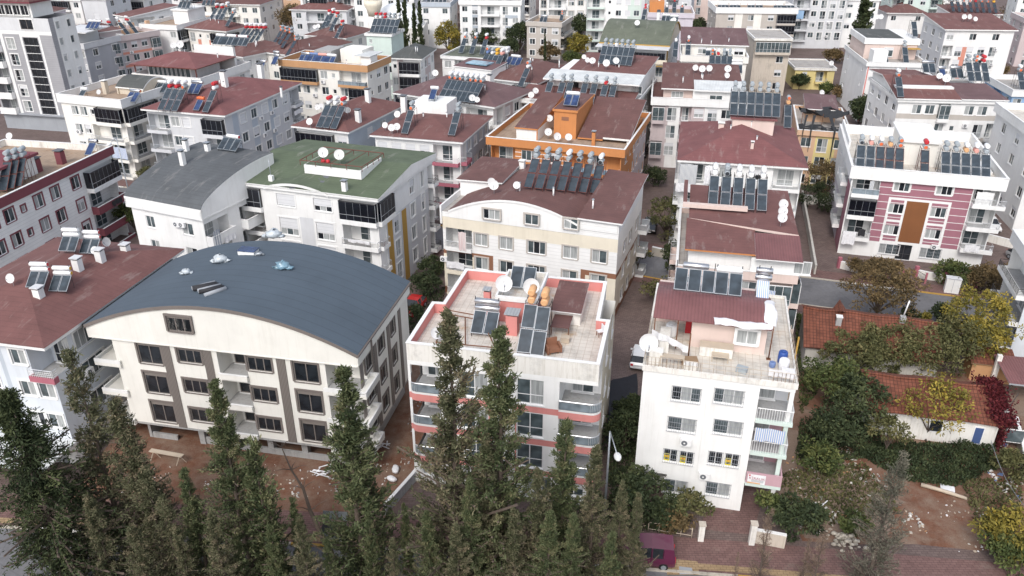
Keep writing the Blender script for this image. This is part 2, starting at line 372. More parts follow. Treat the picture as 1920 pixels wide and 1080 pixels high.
# ---------------------------------------------------------------- buildings
BLD = {}
class Bd:
    def __init__(s, key, label, nick, A, B, D, H, wall='white', lod=0, name='apartment_building', cat='apartment building', group=None, frame='frame', trim=None):
        A, B = Vector(A[:2]), Vector(B[:2]); u = B-A
        s.W = u.length; s.D = D; s.H = H; s.ang = math.atan2(u.y, u.x); s.A = A; s.u = u.normalized(); s.v = Vector((-s.u.y, s.u.x))
        s.root = empty(name, (A.x, A.y, 0), s.ang); tag(s.root, label, cat, group)
        s.nick = nick; s.wall = wall; s.lod = lod; s.frame = frame; s.trim = trim
        s.holes = {k: [] for k in 'frbl'}; s.zones = {k: [] for k in 'frbl'}; s.z0 = 0; s.rz = lambda x, y: H; s.wins = []
        s.rr = random.Random(key); s.skip = ''; BLD[key] = s
    def L(s, k): return s.W if k in 'fb' else s.D
    def tow(s, x, y, z=0): p = s.A+s.u*x+s.v*y; return Vector((p.x, p.y, z))
    def tol(s, p): d = Vector(p[:2])-s.A; return d.dot(s.u), d.dot(s.v)
    def loc(s, px, py, z): return s.tol(at(px, py, z))
    def fz(s, side, px, py, off=0):
        """pixel -> (s, z) on the plane of a side (off metres outwards)"""
        o = {'f': (0, -off), 'r': (s.W+off, 0), 'l': (-off, s.D), 'b': (s.W, s.D+off)}[side]
        d = {'f': s.u, 'r': s.v, 'l': -s.v, 'b': -s.u}[side]
        o = s.A+s.u*o[0]+s.v*o[1]; n = Vector((d.y, -d.x)); r = ray(px, py)
        t = o.dot(n)/(r.x*n.x+r.y*n.y); p = Vector((r.x*t, r.y*t))
        return (p-o).dot(d), CH+r.z*t
    def onroof(s, px, py, dz=0):
        z = s.H
        for _ in range(8):
            x, y = s.loc(px, py, z+dz); z = s.rz(x, y)
        return x, y, z
    def place(s, side, t, z, y=0):
        return {'f': ((t, y, z), 0), 'r': ((s.W-y, t, z), PI/2), 'b': ((s.W-t, s.D-y, z), PI), 'l': ((y, s.D-t, z), -PI/2)}[side]
    def m3(s, side, t, d, z): return {'f': (t, d, z), 'r': (s.W-d, t, z), 'b': (s.W-t, s.D-d, z), 'l': (d, s.D-t, z)}[side]
    def win(s, side, t, z, w=1.5, h=1.35, n=2, depth=0, trim=0, shut=None, grille=False, frame=None, var=None, rails=False, hole=True):
        trim = s.trim if trim == 0 else trim
        if shut is None: shut = s.rr.choice([0, 0, 0, 0, 0, .3, .5, 0]) if h > 1 else 0
        var = s.rr.randrange(5) if var is None else var
        a, p, g = win_meshes(w, h, n, frame or s.frame, trim, shut, grille, var, s.lod, rails)
        l, rz = s.place(side, t, z, depth)
        o = ob('window', a, s.root, l, rz)
        if p: ob('pane', p, o)
        if g: ob('grille', g, o)
        if hole and depth == 0: s.holes[side].append((t-w/2, z, t+w/2, z+h, .2, 'k'))
        return o
    def balc(s, side, t0, z, w, h=2.5, kind='rail', d=1.2, p=.9, bm=None, rm='rail', hh=.95, skip='', door=True, roundx=0, extra=0, back=None):
        """recess in the wall from t0, w wide, with a projecting balcony in front"""
        if d > 0: s.holes[side].append((t0, z, t0+w, z+h, d, skip))
        bm = bm or s.wall
        if kind == 'glazed': hh = h-.02
        a, g = balcony_meshes(w+extra, p, kind, bm, rm, hh, roundx)
        l, rz = s.place(side, t0-(extra if roundx < 0 else 0), z, 0); o = ob('balcony', a, s.root, l, rz)
        if g: ob(g.name.split('.')[0], g, o)
        if door and kind != 'glazed':
            ww = min(2.0, w*.6); s.win(side, t0+w*.5, z+.05, ww, min(2.1, h-.3), 2, depth=max(0, d)-.16, trim=None, shut=0)
        return o
    def pat(s, side, rows, z0, fl=2.85, t0=0, t1=None, bk=None, rm=None, p=.9, d=1.2, bm=None):
        """rows: top floor first; letters: W window, D wide, T french, s small, v shuttered, B rail, S solid, G black glazing, C glass rail, g white glazing"""
        t1 = s.L(side) if t1 is None else t1
        for i, row in enumerate(rows):
            z = z0+(len(rows)-1-i)*fl; cw = (t1-t0)/len(row); j = 0
            while j < len(row):
                c = row[j]; k = j
                while c in 'BSGCg' and k+1 < len(row) and row[k+1] == c: k += 1
                tc = t0+(j+k+1)/2*cw; wd = cw*(k-j+1)
                if c == 'W': s.win(side, tc, z+.9, min(1.5, cw*.72), 1.4, 2)
                elif c == 'D': s.win(side, tc, z+.9, min(2.1, cw*.8), 1.4, 3)
                elif c == 'T': s.win(side, tc, z+.2, min(1.5, cw*.75), 2.1, 2, rails=True)
                elif c == 's': s.win(side, tc, z+1.2, .7, .8, 1, shut=0)
                elif c == 'v': s.win(side, tc, z+.9, min(1.5, cw*.72), 1.4, 2, shut=s.rr.choice([.6, .8, 1]))
                elif c in 'BSGCg':
                    kind = {'B': 'rail', 'S': 'solid', 'G': 'glazed', 'C': 'glass', 'g': 'glazed'}[c]
                    r = rm or {'B': 'rail', 'S': 'rail', 'G': 'gl_black', 'C': 'gl_rail', 'g': 'gl_mid'}[c]
                    e0 = j == 0; e1 = k == len(row)-1
                    a0 = t0+j*cw+(.0 if e0 and t0 == 0 else .12); a1 = t0+(k+1)*cw-.12
                    s.balc(side, a0+.1, z+.02, a1-a0-.1, fl-.35, kind, d if c not in 'Gg' else .3, p, bm, r)
                j = k+1
    def zone(s, side, a0, z0, a1, z1, mat): s.zones[side].append((a0, z0, a1 if a1 is not None else s.L(side), z1, mat))
    def bandz(s, z0, z1, mat, sides='frbl'):
        for k in sides: s.zone(k, 0, z0, None, z1, mat)
    def finish(s, z1=None):
        mb = MB(); z1 = z1 or s.H
        for k in 'frbl':
            if k in s.skip: continue
            Ls = s.L(k); hs = s.holes[k]; zs = s.zones[k]
            S = {0, Ls}; Z = {s.z0, z1}
            for q in hs+zs:
                S |= {min(max(q[0], 0), Ls), min(max(q[2], 0), Ls)}; Z |= {min(max(q[1], s.z0), z1), min(max(q[3], s.z0), z1)}
            S = sorted(S); Z = sorted(Z)
            S = [a for i, a in enumerate(S) if i == 0 or a-S[i-1] > 1e-4]; Z = [a for i, a in enumerate(Z) if i == 0 or a-Z[i-1] > 1e-4]
            for i in range(len(S)-1):
                j = 0
                while j < len(Z)-1:
                    def info(j):
                        c = (S[i]+S[i+1])/2; z = (Z[j]+Z[j+1])/2
                        if any(h[0] < c < h[2] and h[1] < z < h[3] for h in hs): return None
                        m = s.wall
                        for q in zs:
                            if q[0] < c < q[2] and q[1] < z < q[3]: m = q[4]
                        return m
                    m = info(j); j2 = j+1
                    if m is None: j += 1; continue
                    while j2 < len(Z)-1 and info(j2) == m: j2 += 1
                    mb.face([s.m3(k, S[i], 0, Z[j]), s.m3(k, S[i+1], 0, Z[j]), s.m3(k, S[i+1], 0, Z[j2]), s.m3(k, S[i], 0, Z[j2])], m); j = j2
            for hq in hs:
                a, b, c, d, dep, sk = hq[:6]
                c = min(c, Ls); a = max(a, 0)
                q = lambda t, y, z: s.m3(k, t, y, z)
                lm = hq[6] if len(hq) > 6 else s.wall
                if 'l' not in sk: mb.face([q(a, 0, b), q(a, dep, b), q(a, dep, d), q(a, 0, d)], lm)
                if 'r' not in sk: mb.face([q(c, 0, b), q(c, dep, b), q(c, dep, d), q(c, 0, d)], lm)
                if 't' not in sk: mb.face([q(a, 0, d), q(c, 0, d), q(c, dep, d), q(a, dep, d)], lm)
                if 'b' not in sk and b > .03: mb.face([q(a, 0, b), q(c, 0, b), q(c, dep, b), q(a, dep, b)], 'concrete' if dep > .5 else lm)
                if 'k' not in sk: mb.face([q(a, dep, b), q(c, dep, b), q(c, dep, d), q(a, dep, d)], lm)
        s.wallobj = mb.build('wall', s.root)
        return s
    # ---- roofs
    def box(s, name, x0, x1, y0, y1, z0, z1, mat, parent=None):
        m = MB(); m.box(x0, x1, y0, y1, z0, z1, mat); return m.build(name, parent or s.root)
    def parapet(s, poly, z0, z1, t, mo, mi=None, mt='white', deck='deck', dz=None, name='parapet', cope=.06):
        """poly counter-clockwise local outline; ring wall with coping; deck inside at dz"""
        inn = inset(poly, t); m = MB(); n = len(poly)
        for i in range(n):
            j = (i+1) % n; a, b, c, d = poly[i], poly[j], inn[j], inn[i]
            m.face([(*a, z0), (*b, z0), (*b, z1), (*a, z1)], mo); m.face([(*d, z0), (*c, z0), (*c, z1), (*d, z1)], mi or mo)
            m.face([(*a, z1), (*b, z1), (*c, z1), (*d, z1)], mt)
            m.face([(*a, z0), (*b, z0), (*c, z0), (*d, z0)], mo)
        if cope:
            o2 = inset(poly, -cope*.6); i2 = inset(poly, t+cope*.6)
            for i in range(n):
                j = (i+1) % n
                m.face([(*o2[i], z1+.003), (*o2[j], z1+.003), (*o2[j], z1+cope), (*o2[i], z1+cope)], mt); m.face([(*i2[i], z1+.003), (*i2[j], z1+.003), (*i2[j], z1+cope), (*i2[i], z1+cope)], mt)
                m.face([(*o2[i], z1+cope), (*o2[j], z1+cope), (*i2[j], z1+cope), (*i2[i], z1+cope)], mt); m.face([(*o2[i], z1+.003), (*o2[j], z1+.003), (*i2[j], z1+.003), (*i2[i], z1+.003)], mt)
        po = m.build(name, s.root)
        dz = s.H if dz is None else dz
        m = MB(); ii = inset(poly, t*.5); m.prism(ii, dz-.15, dz+.012, deck, bot=s.wall); m.build('roof_deck', s.root)
        s.rz = lambda x, y: dz+.012
        return po
    def flat(s, ph=.9, t=.18, o=.4, drop=.35, mo=None, mi=None, mt='white', deck='deck'):
        poly = [(-o, -o), (s.W+o, -o), (s.W+o, s.D+o), (-o, s.D+o)]
        return s.parapet(poly, s.H-drop, s.H+ph, t, mo or s.wall, mi, mt, deck)
    def hip(s, rise=2.0, over=.6, mat='r_red', fm='white', t=.28, rect=None, ridge=None, H=None):
        x0, x1, y0, y1 = rect or (0, s.W, 0, s.D); H = s.H if H is None else H
        x0 -= over; x1 += over; y0 -= over; y1 += over
        w, d = x1-x0, y1-y0; z = H+t; k = min(w, d)/2
        m = MB(); m.box(x0+.02, x1-.02, y0+.02, y1-.02, H, z-.004, fm); e = m.build('eaves', s.root)
        m = MB(); E = [(x0-.04, y0-.04, z), (x1+.04, y0-.04, z), (x1+.04, y1+.04, z), (x0-.04, y1+.04, z)]
        if w >= d: r0, r1 = (x0+k, (y0+y1)/2, z+rise), (x1-k, (y0+y1)/2, z+rise); F = [(0, 1, r1, r0), (1, 2, r1), (2, 3, r0, r1), (3, 0, r0)]
        else: r0, r1 = ((x0+x1)/2, y0+k, z+rise), ((x0+x1)/2, y1-k, z+rise); F = [(0, 1, r0), (1, 2, r1, r0), (2, 3, r1), (3, 0, r0, r1)]
        for f in F: m.face([E[q] if isinstance(q, int) else q for q in f], mat)
        ro = m.build('roof', s.root)
        def rz(x, y):
            q = min(x-x0, x1-x, y-y0, y1-y)
            return z+rise*max(0, min(1, q/k)) if q > -2 else H
        s.rz = rz; return ro
    def slab(s, pts, t, mat, name='roof', parent=None, under='white'):
        """sloped slab from 3D local outline"""
        m = MB(); n = len(pts)
        m.face(pts, mat); lo = [(p[0], p[1], p[2]-t) for p in pts]; m.face(lo[::-1], under)
        for i in range(n):
            j = (i+1) % n; m.face([lo[i], lo[j], pts[j], pts[i]], under)
        return m.build(name, parent or s.root)
    def vault(s, x0, x1, y0, y1, z, rise, mat, t=.22, n=20, axis='y', fm='white', a0=0.0, a1=1.0, face=True, name='roof', fine=1.0):
        """arched roof shell; curve across x (axis y) or across y (axis x); a0..a1 the part of the arch used"""
        def prof(u):
            q = a0+(a1-a0)*u; return 1-(2*q-1)**2*1.0 if fine == 1.0 else math.sin(PI*q)**fine
        m = MB(); P = []
        zb = min(prof(0), prof(1))
        for i in range(n+1):
            u = i/n; P.append((u, z+rise*(prof(u)-zb)))
        def pt(u, w, zz): return (x0+(x1-x0)*u, y0+(y1-y0)*w, zz) if axis == 'y' else (x0+(x1-x0)*w, y0+(y1-y0)*u, zz)
        for i in range(n):
            (u, a), (v, b) = P[i], P[i+1]
            m.face([pt(u, 0, a), pt(v, 0, b), pt(v, 1, b), pt(u, 1, a)], mat, True)
            m.face([pt(u, 0, a-t), pt(v, 0, b-t), pt(v, 1, b-t), pt(u, 1, a-t)], fm, True)
            for w in (0, 1): m.face([pt(u, w, a-t), pt(v, w, b-t), pt(v, w, b), pt(u, w, a)], fm)
        for u, a in (P[0], P[-1]): m.face([pt(u, 0, a-t), pt(u, 1, a-t), pt(u, 1, a), pt(u, 0, a)], fm)
        ro = m.build(name, s.root)
        def rz(x, y):
            u = (x-x0)/(x1-x0) if axis == 'y' else (y-y0)/(y1-y0)
            return z+rise*(prof(max(0, min(1, u)))-zb)
        s.rz = rz; s.prof = P; return ro
    def gablewall(s, P, x0, x1, y, zb, mat, t=.2, drop=.22, axis='y', holes=()):
        """wall filling below an arch profile P of (u, z)"""
        m = MB()
        for i in range(len(P)-1):
            (u, a), (v, b) = P[i], P[i+1]
            q = (lambda u_, z_, d: (x0+(x1-x0)*u_, y+d, z_)) if axis == 'y' else (lambda u_, z_, d: (y+d, x0+(x1-x0)*u_, z_))
            m.face([q(u, zb, 0), q(v, zb, 0), q(v, b-drop, 0), q(u, a-drop, 0)], mat); m.face([q(u, zb, t), q(v, zb, t), q(v, b-drop, t), q(u, a-drop, t)], mat)
            m.face([q(u, zb, 0), q(v, zb, 0), q(v, zb, t), q(u, zb, t)], mat)
        for u, a in (P[0], P[-1]): m.face([q(u, zb, 0), q(u, zb, t), q(u, a-drop, t), q(u, a-drop, 0)], mat)
        return m.build('gable_wall', s.root)
    def chim(s, px, py, h=1.4, w=.6, mat='white', cap='dgrey', local=None):
        x, y, z = local or s.onroof(px, py)
        m = MB(); m.box(x-w/2, x+w/2, y-w/2, y+w/2, z-.6, z+h, mat); m.box(x-w*.42, x+w*.42, y-w*.42, y+w*.42, z+h, z+h+.14, 'black')
        m.box(x-w*.65, x+w*.65, y-w*.65, y+w*.65, z+h+.14, z+h+.22, cap)
        return m.build('chimney', s.root)
def bpx(pA, pB, pC, H, D=None, ang=None, W=None, side='R'):
    """front-left and front-right roof corners (pixels at height H) and a back corner -> world A, B, depth"""
    A, B = at(*pA, H), at(*pB, H)
    if ang is not None:
        w = W or (B-A).length; a = math.radians(ang)
        if side == 'R': A = B-Vector((math.cos(a), math.sin(a), 0))*w
        else: B = A+Vector((math.cos(a), math.sin(a), 0))*w
    elif W: B = A+(B-A).normalized()*W
    u = (B-A).normalized(); v = Vector((-u.y, u.x, 0))
    if D is None: D = (at(*pC, H)-A).dot(v)
    return A, B, D
# ---------------------------------------------------------------- things that stand on roofs and walls
ITEMS = []
def reg(b, root, kind, desc, cat, group, px): ITEMS.append((b, root, kind, desc, cat, group, px))
def solar_meshes(rows, frame):
    def fn():
        a = MB(); th = math.radians(40 if rows == 2 else 44); c, s_ = math.cos(th), math.sin(th); Lc = 1.85; z0 = .32
        for r in range(rows):
            for (x0, x1, q0, q1, mt, dz) in ((-.48, .48, .02, Lc-.02, frame, 0), (-.44, .44, .06, Lc-.06, 'collector', .03)):
                A, B = r*(Lc+.04)+q0, r*(Lc+.04)+q1
                def P(x, q, d): return (x, q*c-d*s_, z0+q*s_+d*c)
                lo, hi = (-.05, .02) if mt == frame else (.02, .028)
                cs8 = [P(x, q, d) for d in (lo, hi) for x, q in ((x0, A), (x1, A), (x1, B), (x0, B))]
                for f in ((0, 1, 2, 3), (4, 5, 6, 7), (0, 1, 5, 4), (1, 2, 6, 5), (2, 3, 7, 6), (3, 0, 4, 7)): a.face([cs8[i] for i in f], mt)
        Lt = rows*(Lc+.04); yb, zt = Lt*c, z0+Lt*s_
        g = MB(); lm = 'ironred' if frame == 'ironred' else 'iron'
        for x in (-.42, .42):
            g.bar((x, yb, 0), (x, yb, zt+.25), .028, lm); g.bar((x, .1, 0), (x, .1, z0+.05), .028, lm); g.bar((x, .05, z0-.06), (x, yb, zt-.06), .024, lm)
            g.bar((x, yb+.95, 0), (x, yb+.95, zt+.2), .028, lm); g.bar((x, yb, zt*.55), (x, yb*.5, z0+Lt*.5*s_-.07), .02, lm); g.bar((x, yb, .4), (x, yb+.95, zt*.8), .02, lm)
            g.bar((x, yb, zt+.1), (x, yb+.95, zt+.1), .024, lm)
        for z in (.4, zt+.1): g.bar((-.42, yb, z), (.42, yb, z), .022, lm)
        return a.mesh('collector'), g.mesh('stand'), yb, zt
    return cached(('sol', rows, frame), fn)
def tank_mesh(mat, cap, axis, L=1.05, r=.27):
    def fn():
        a = MB()
        d = Vector((0, 1, 0)) if axis == 'y' else Vector((1, 0, 0))
        a.tube([d*0, d*.04, d*(L-.04), d*L], [r*.8, r, r, r*.8], mat, 14); a.tube([d*-.012, d*.003], [r*.74, r*.8], cap, 14)
        if axis == 'x': a.tube([d*(L-.003), d*(L+.012)], [r*.8, r*.74], cap, 14)
        for q in (.3, .7): a.tube([d*(L*q-.02), d*(L*q+.02)], [r*1.02]*2, mat, 14)
        return a.mesh('tank')
    return cached(('tank', mat, cap, axis, L, r), fn)
TCOL = dict(w='tank_white', g='tank_grey', o='tank_orange', r='tank_red', y='tank_yellow', d='tank_dark', p='tank_pink', b='tank_blue', s='steel', e='tank_peach')
TNAME = dict(w='white', g='grey', o='orange', r='red', y='yellow', d='dark', p='pink', b='blue', s='bare metal', e='peach')
def solar_at(b, x, y, z, rows=2, tanks='gw', frame='galv', rot=0, px=0, sc_=1.0):
    """one column of collectors with its stacked tanks; tanks: upper, lower colours"""
    a, g, yb, zt = solar_meshes(rows, frame)
    r = empty('solar_water_heater', b.tow(x, y, z), b.ang+rot); r.scale = (sc_,)*3
    ob('collector', a, r); ob('stand', g, r)
    for i, t in enumerate(reversed(tanks)):
        ob('tank', tank_mesh(TCOL['g'] if t in 'od' else TCOL[t], TCOL[t], 'y'), r, (0, yb-.15+.05*i, zt+.32+i*.6))
    n = len(tanks)
    desc = 'solar water heater with '+(f'{TNAME[tanks[0]]} tank' if n == 1 else f'two {TNAME[tanks[0]]} tanks' if tanks[0] == tanks[1] else f'{TNAME[tanks[0]]} over {TNAME[tanks[1]]} tank') if n else 'tilted solar collector'
    reg(b, r, 'sol', desc, 'solar heater', 'solar water heaters on roofs', px)
    return r
def solar_row(b, p0, p1, tanks, rows=2, frame='galv', rot=0, sc_=1.0):
    """p0, p1: pixels of the bottom centre of the first and last column"""
    n = len(tanks)
    for i, t in enumerate(tanks):
        if t == '': continue
        k = i/max(1, n-1); px, py = p0[0]+(p1[0]-p0[0])*k, p0[1]+(p1[1]-p0[1])*k
        x, y, z = b.onroof(px, py, .3)
        solar_at(b, x, y, z-.02, rows, t, frame, rot, px, sc_)
def flatheater(b, px, py, n=2, tank='s', cap='s', nt_=1, rot=0, mat='collector', sc_=1.0, local=None):
    """side-by-side collectors with tanks lying above them"""
    x, y, z = local or b.onroof(px, py, .3)
    key = ('fh', n, tank, cap, nt_, mat)
    def fn():
        a = MB(); th = math.radians(38); c, s_ = math.cos(th), math.sin(th); w = 1.0*n; Lc = 1.9
        for i in range(n):
            x0 = -w/2+i*1.0
            def P(x, q, d): return (x, q*c-d*s_, .3+q*s_+d*c)
            for (e, lo, hi, mt) in ((.03, -.05, .02, 'galv'), (.08, .02, .028, mat)):
                c8 = [P(q, r_, d) for d in (lo, hi) for q, r_ in ((x0+e, e), (x0+1-e, e), (x0+1-e, Lc-e), (x0+e, Lc-e))]
                for f in ((0, 1, 2, 3), (4, 5, 6, 7), (0, 1, 5, 4), (1, 2, 6, 5), (2, 3, 7, 6), (3, 0, 4, 7)): a.face([c8[i_] for i_ in f], mt)
        g = MB()
        for xx in (-w/2+.1, w/2-.1):
            g.bar((xx, Lc*c, 0), (xx, Lc*c, Lc*s_+.3+.6*nt_), .03, 'iron'); g.bar((xx, .1, 0), (xx, .1, .36), .03, 'iron'); g.bar((xx, .1, .26), (xx, Lc*c, Lc*s_+.24), .025, 'iron'); g.bar((xx, .1, .1), (xx, Lc*c, 1.0), .02, 'iron')
        g.bar((-w/2+.1, Lc*c, .9), (w/2-.1, Lc*c, .9), .02, 'iron')
        return a.mesh('collector'), g.mesh('stand'), Lc*c, Lc*s_
    a, g, yb, zt = cached(key, fn)
    r = empty('solar_water_heater', b.tow(x, y, z), b.ang+rot); r.scale = (sc_,)*3
    ob('collector', a, r); ob('stand', g, r); L = min(1.9, .9*n+.3)
    for i in range(nt_): ob('tank', tank_mesh(TCOL[tank], TCOL[cap], 'x', L, .24), r, (-L/2, yb+.12, zt+.5+i*.55))
    NW = {1: 'single-panel', 2: 'two-panel', 3: 'three-panel', 4: 'four-panel'}[n]
    if nt_ == 0: desc = 'pair of bare solar collectors'
    else: desc = f"{NW} solar heater with "+('stacked ' if nt_ > 1 else '')+(f'{TNAME[tank]} tank' if cap == tank else f'{TNAME[cap]}-capped tank')+('s' if nt_ > 1 else '')
    reg(b, r, 'sol', desc, 'solar heater', 'solar water heaters on roofs', px)
    return r
def dish_meshes(col_):
    def fn():
        a = MB(); n = 18; rings = [(0, .0), (.2, .012), (.38, .05), (.5, .1)]
        for j in range(len(rings)-1):
            (r0, d0), (r1, d1) = rings[j], rings[j+1]
            for i in range(n):
                t0, t1 = 2*PI*i/n, 2*PI*(i+1)/n
                q = lambda r_, d, t: (r_*math.cos(t), -d, r_*math.sin(t))
                pts = [q(r0, d0, t0), q(r1, d1, t0), q(r1, d1, t1), q(r0, d0, t1)]
                if r0 == 0: pts = [pts[0], pts[1], pts[2]]
                a.face(pts, col_, True); a.face([(x, y+.015, z) for x, y, z in reversed(pts)], col_, True)
        f = MB(); f.bar((0, -.02, -.46), (0, -.5, -.12), .02, 'mgrey'); f.tube([(0, -.46, -.14), (0, -.56, -.06)], [.045, .055], 'mgrey', 8)
        m = MB(); m.bar((0, .1, -1.0), (0, .1, .05), .025, 'dishgrey', 6); m.box(-.06, .06, .02, .1, -.1, .1, 'dishgrey')
        return a.mesh('reflector'), f.mesh('feed_arm'), m.mesh('mast')
    return cached(('dish', col_), fn)
def dish_at(b, p, d=1.0, yaw=0.0, tilt=25, px=0, col_='dish', mast=True):
    a, f, m = dish_meshes(col_)
    r = empty('satellite_dish', p, yaw); r.scale = (d,)*3
    t = math.radians(-tilt); z = 1.0 if mast else .55
    o = ob('reflector', a, r, (0, 0, z)); o.rotation_euler = (t, 0, 0); ob('feed_arm', f, o)
    ob('mast', m, r, (0, 0, z))
    reg(b, r, 'dish', ('white' if col_ == 'dish' else 'grey')+' satellite dish', 'satellite dish', 'satellite dishes on roofs', px)
    return r
def dish(b, px, py, d=1.0, yaw=None, col_='dish'):
    """pixel of the dish centre"""
    z = b.H; hz = d*1.0
    for _ in range(8):
        x, y = b.loc(px, py, z+hz); z = b.rz(x, y)
    dish_at(b, b.tow(x, y, z-.02), d*.88, R.uniform(-.3, .35) if yaw is None else yaw, R.uniform(16, 30), px, col_)
def ac_meshes():
    def fn():
        a = MB(); a.box(-.4, .4, -.36, -.06, 0, .56, 'frame'); a.box(-.36, -.3, -.06, 0, -.05, 0, 'galv'); a.box(.3, .36, -.06, 0, -.05, 0, 'galv'); a.box(-.36, .36, -.3, -.02, -.04, -.002, 'galv')
        g = MB(); g.tube([(-.1, -.36, .28), (-.1, -.372, .28)], [.22, .22], 'dgrey', 16); g.tube([(-.1, -.372, .28), (-.1, -.38, .28)], [.07, .07], 'frame', 10)
        return a.mesh('casing'), g.mesh('fan')
    return cached('ac', fn)
def ac(b, side, t, z, px=None):
    l, rz = b.place(side, t, z); a, g = ac_meshes()
    w = b.tow(l[0], l[1], l[2]); r = empty('air_conditioner', w, b.ang+rz); ob('casing', a, r); ob('fan', g, r)
    p = r.location; reg(b, r, 'ac', 'white air conditioner box fixed to the wall', 'air conditioner', 'air conditioners on walls', px or (p.x/p.y*1000+960, 40-z)[0])
def acp(b, side, px, py): t, z = b.fz(side, px, py); ac(b, side, t, z-.28, px)
def dirw(a): a = math.radians(a); return Vector((math.cos(a), math.sin(a)))
def zz(ox, oy, k): return lambda x, y: (ox+x/k, oy+y/k)
# ================= cream block with the slate-blue arched roof (under construction)
def build_cream():
    u = dirw(-11.5); A = Vector((-21.65, 52.2))+u*-10.0
    b = Bd('cream', 'new cream apartment block with slate blue arched roof and brown ribbed strips', 'the slate blue arched roof', A, A+u*20.4, 11.7, 10.2, 'siding_cream', frame='frame_brown', trim='taupe')
    b.z0 = 2.2; Z = zz(160, 440, 2.455)
    S = lambda x, y: b.fz('f', *Z(x, y))[0]
    fl = [7.85, 5.05, 2.25]
    for k, z in enumerate(fl):
        for (x, y) in ((297, 548), (1015, 628)): b.win('f', S(x, y), z+.25, 2.0, 2.0, 2, shut=.18, var=9)
        for (x, y) in ((478, 552), (800, 590)): b.win('f', S(x, y), z+.75, 2.0, 1.3, 3, shut=.12, var=9)
        t0, t1 = S(612, 590), S(742, 595)
        b.balc('f', t0, z, t1-t0, 2.3, 'solid', 1.9, .3, 'cream', hh=.28, door=False)
        b.win('f', t0+.75, z+.02, .95, 2.05, 1, depth=1.75, shut=0, var=9, trim=None); b.win('f', t1-.5, z+1.6, .55, .5, 1, depth=1.75, shut=0, var=9, trim=None)
        c0 = S(1108, 640)
        b.holes['f'].append((c0, z, b.W, z+2.3, 1.7, 'r')); b.holes['r'].append((0, z, 1.7, z+2.3, b.W-c0, 'lrtbk'))
        m = MB(); m.box(c0-.1, b.W+.75, -.55, -.01, z-.3, z-.005, 'cream'); m.box(b.W+.012, b.W+.75, -.01, 2.3, z-.3, z-.005, 'cream')
        m.box(c0-.1, b.W+.75, -.55, -.43, z-.005, z+.3, 'white'); m.box(b.W+.63, b.W+.75, -.43, 2.3, z-.005, z+.3, 'white'); m.box(b.W+.012, b.W+.63, 2.18, 2.3, z-.005, z+.3, 'white')
        m.build('balcony', b.root); b.win('f', c0+.75, z+.02, 1.1, 2.1, 1, depth=1.55, shut=0, var=9, trim=None)
        m = MB(); m.box(-1.9, -.012, .0, 2.6, z-.3, z-.005, 'cream'); m.box(-1.9, .4, -.25, -.01, z-.3, z-.005, 'cream')
        m.box(-1.9, -1.78, 0, 2.6, z-.005, z+.3, 'white'); m.box(-1.9, .4, -.25, -.13, z-.005, z+.3, 'white'); m.box(-1.78, -.012, 2.48, 2.6, z-.005, z+.3, 'white'); m.build('balcony', b.root)
        b.win('l', b.D-1.4, z+.05, 1.6, 2.1, 2, shut=0, var=9)
        for j, (x, y) in enumerate(((330, 705), (385, 613), (437, 535))):
            t = b.fz('r', *zz(560, 420, 2.4545)(x, y))[0]; b.win('r', t, z+.55, 1.5-.25*j, 1.55, 2, shut=.2, var=9)
    for (x, y) in ((378, 560), (571, 600), (908, 640)):
        t = S(x, y); b.box('cladding_strip', t-.36, t+.36, -.06, -.004, 2.2, 10.15, 'ribbed')
    for (x, y) in ((290, 700), (352, 600), (412, 520), (462, 440)):
        t = b.fz('r', *zz(560, 420, 2.4545)(x, y))[0]; b.box('cladding_strip', b.W+.004, b.W+.06, t-.3, t+.3, 2.2, 10.15, 'ribbed')
    b.finish()
    b.box('soffit', -.0, b.W, 0, b.D, 2.0, 2.196, 'concrete'); b.box('attic_floor', -1.85, b.W+.15, -.22, b.D+.2, 10.1-.0, 10.196, 'cream')
    m = MB(); hs = 0
    m.box(.9, 3.2, .8, 1.0, 0, .5, 'concrete'); m.box(.6, 5.2, 2.6, 2.8, .003, 2.0, 'concrete'); m.box(.6, .85, .8, b.D-.5, 0, 2.0, 'concrete'); m.box(b.W-1, b.W-.7, .8, b.D-.3, 0, 2.0, 'concrete')
    for x in (5.3, 8.3, 11.5, 14.5, 18.6): m.box(x, x+.5, .8, 1.3, 0, 2.0, 'concrete')
    m.box(5.8, 8.3, .9, 1.05, 0, .7, 'concrete'); m.box(8.8, b.W-1, .75, .95, 0, .55, 'concrete'); m.box(6, 11.4, 3.4, 3.6, 0, 2.0, 'concrete'); m.box(12, b.W-1, 2.8, 3.0, 0, 2.0, 'mgrey'); m.box(.85, b.W-1, b.D-.7, b.D-.5, 0, 2, 'concrete')
    m.build('basement', b.root)
    x0, x1, y0, y1 = -1.95, b.W+.25, -.3, b.D+.35
    b.vault(x0, x1, y0, y1, 11.25, 2.75, 'r_slate', .3, 28, fm='taupe')
    P = b.prof
    b.gablewall(P, x0+.05, x1-.05, y0+.12, 10.2, 'siding_cream', .2, .3); b.gablewall(P, x0+.05, x1-.05, y1-.32, 10.2, 'siding_cream', .2, .3)
    for nm, xa, xb in (('fascia', x0+.02, x0+.2), ('fascia', x1-.2, x1-.02)): b.box(nm, xa, xb, y0+.32, y1-.32, 10.2, 11.0, 'siding_cream')
    b.box('gutter', x0-.12, x0-.005, y0, y1, 11.0, 11.28, 'black'); b.box('gutter', x1+.005, x1+.1, y0, y1, 11.05, 11.2, 'taupe')
    t, z = b.fz('f', *Z(434, 412), .2); b.win('f', t, z-.65, 2.0, 1.35, 3, depth=y0+.02, shut=.15, var=9, trim='taupe', hole=False)
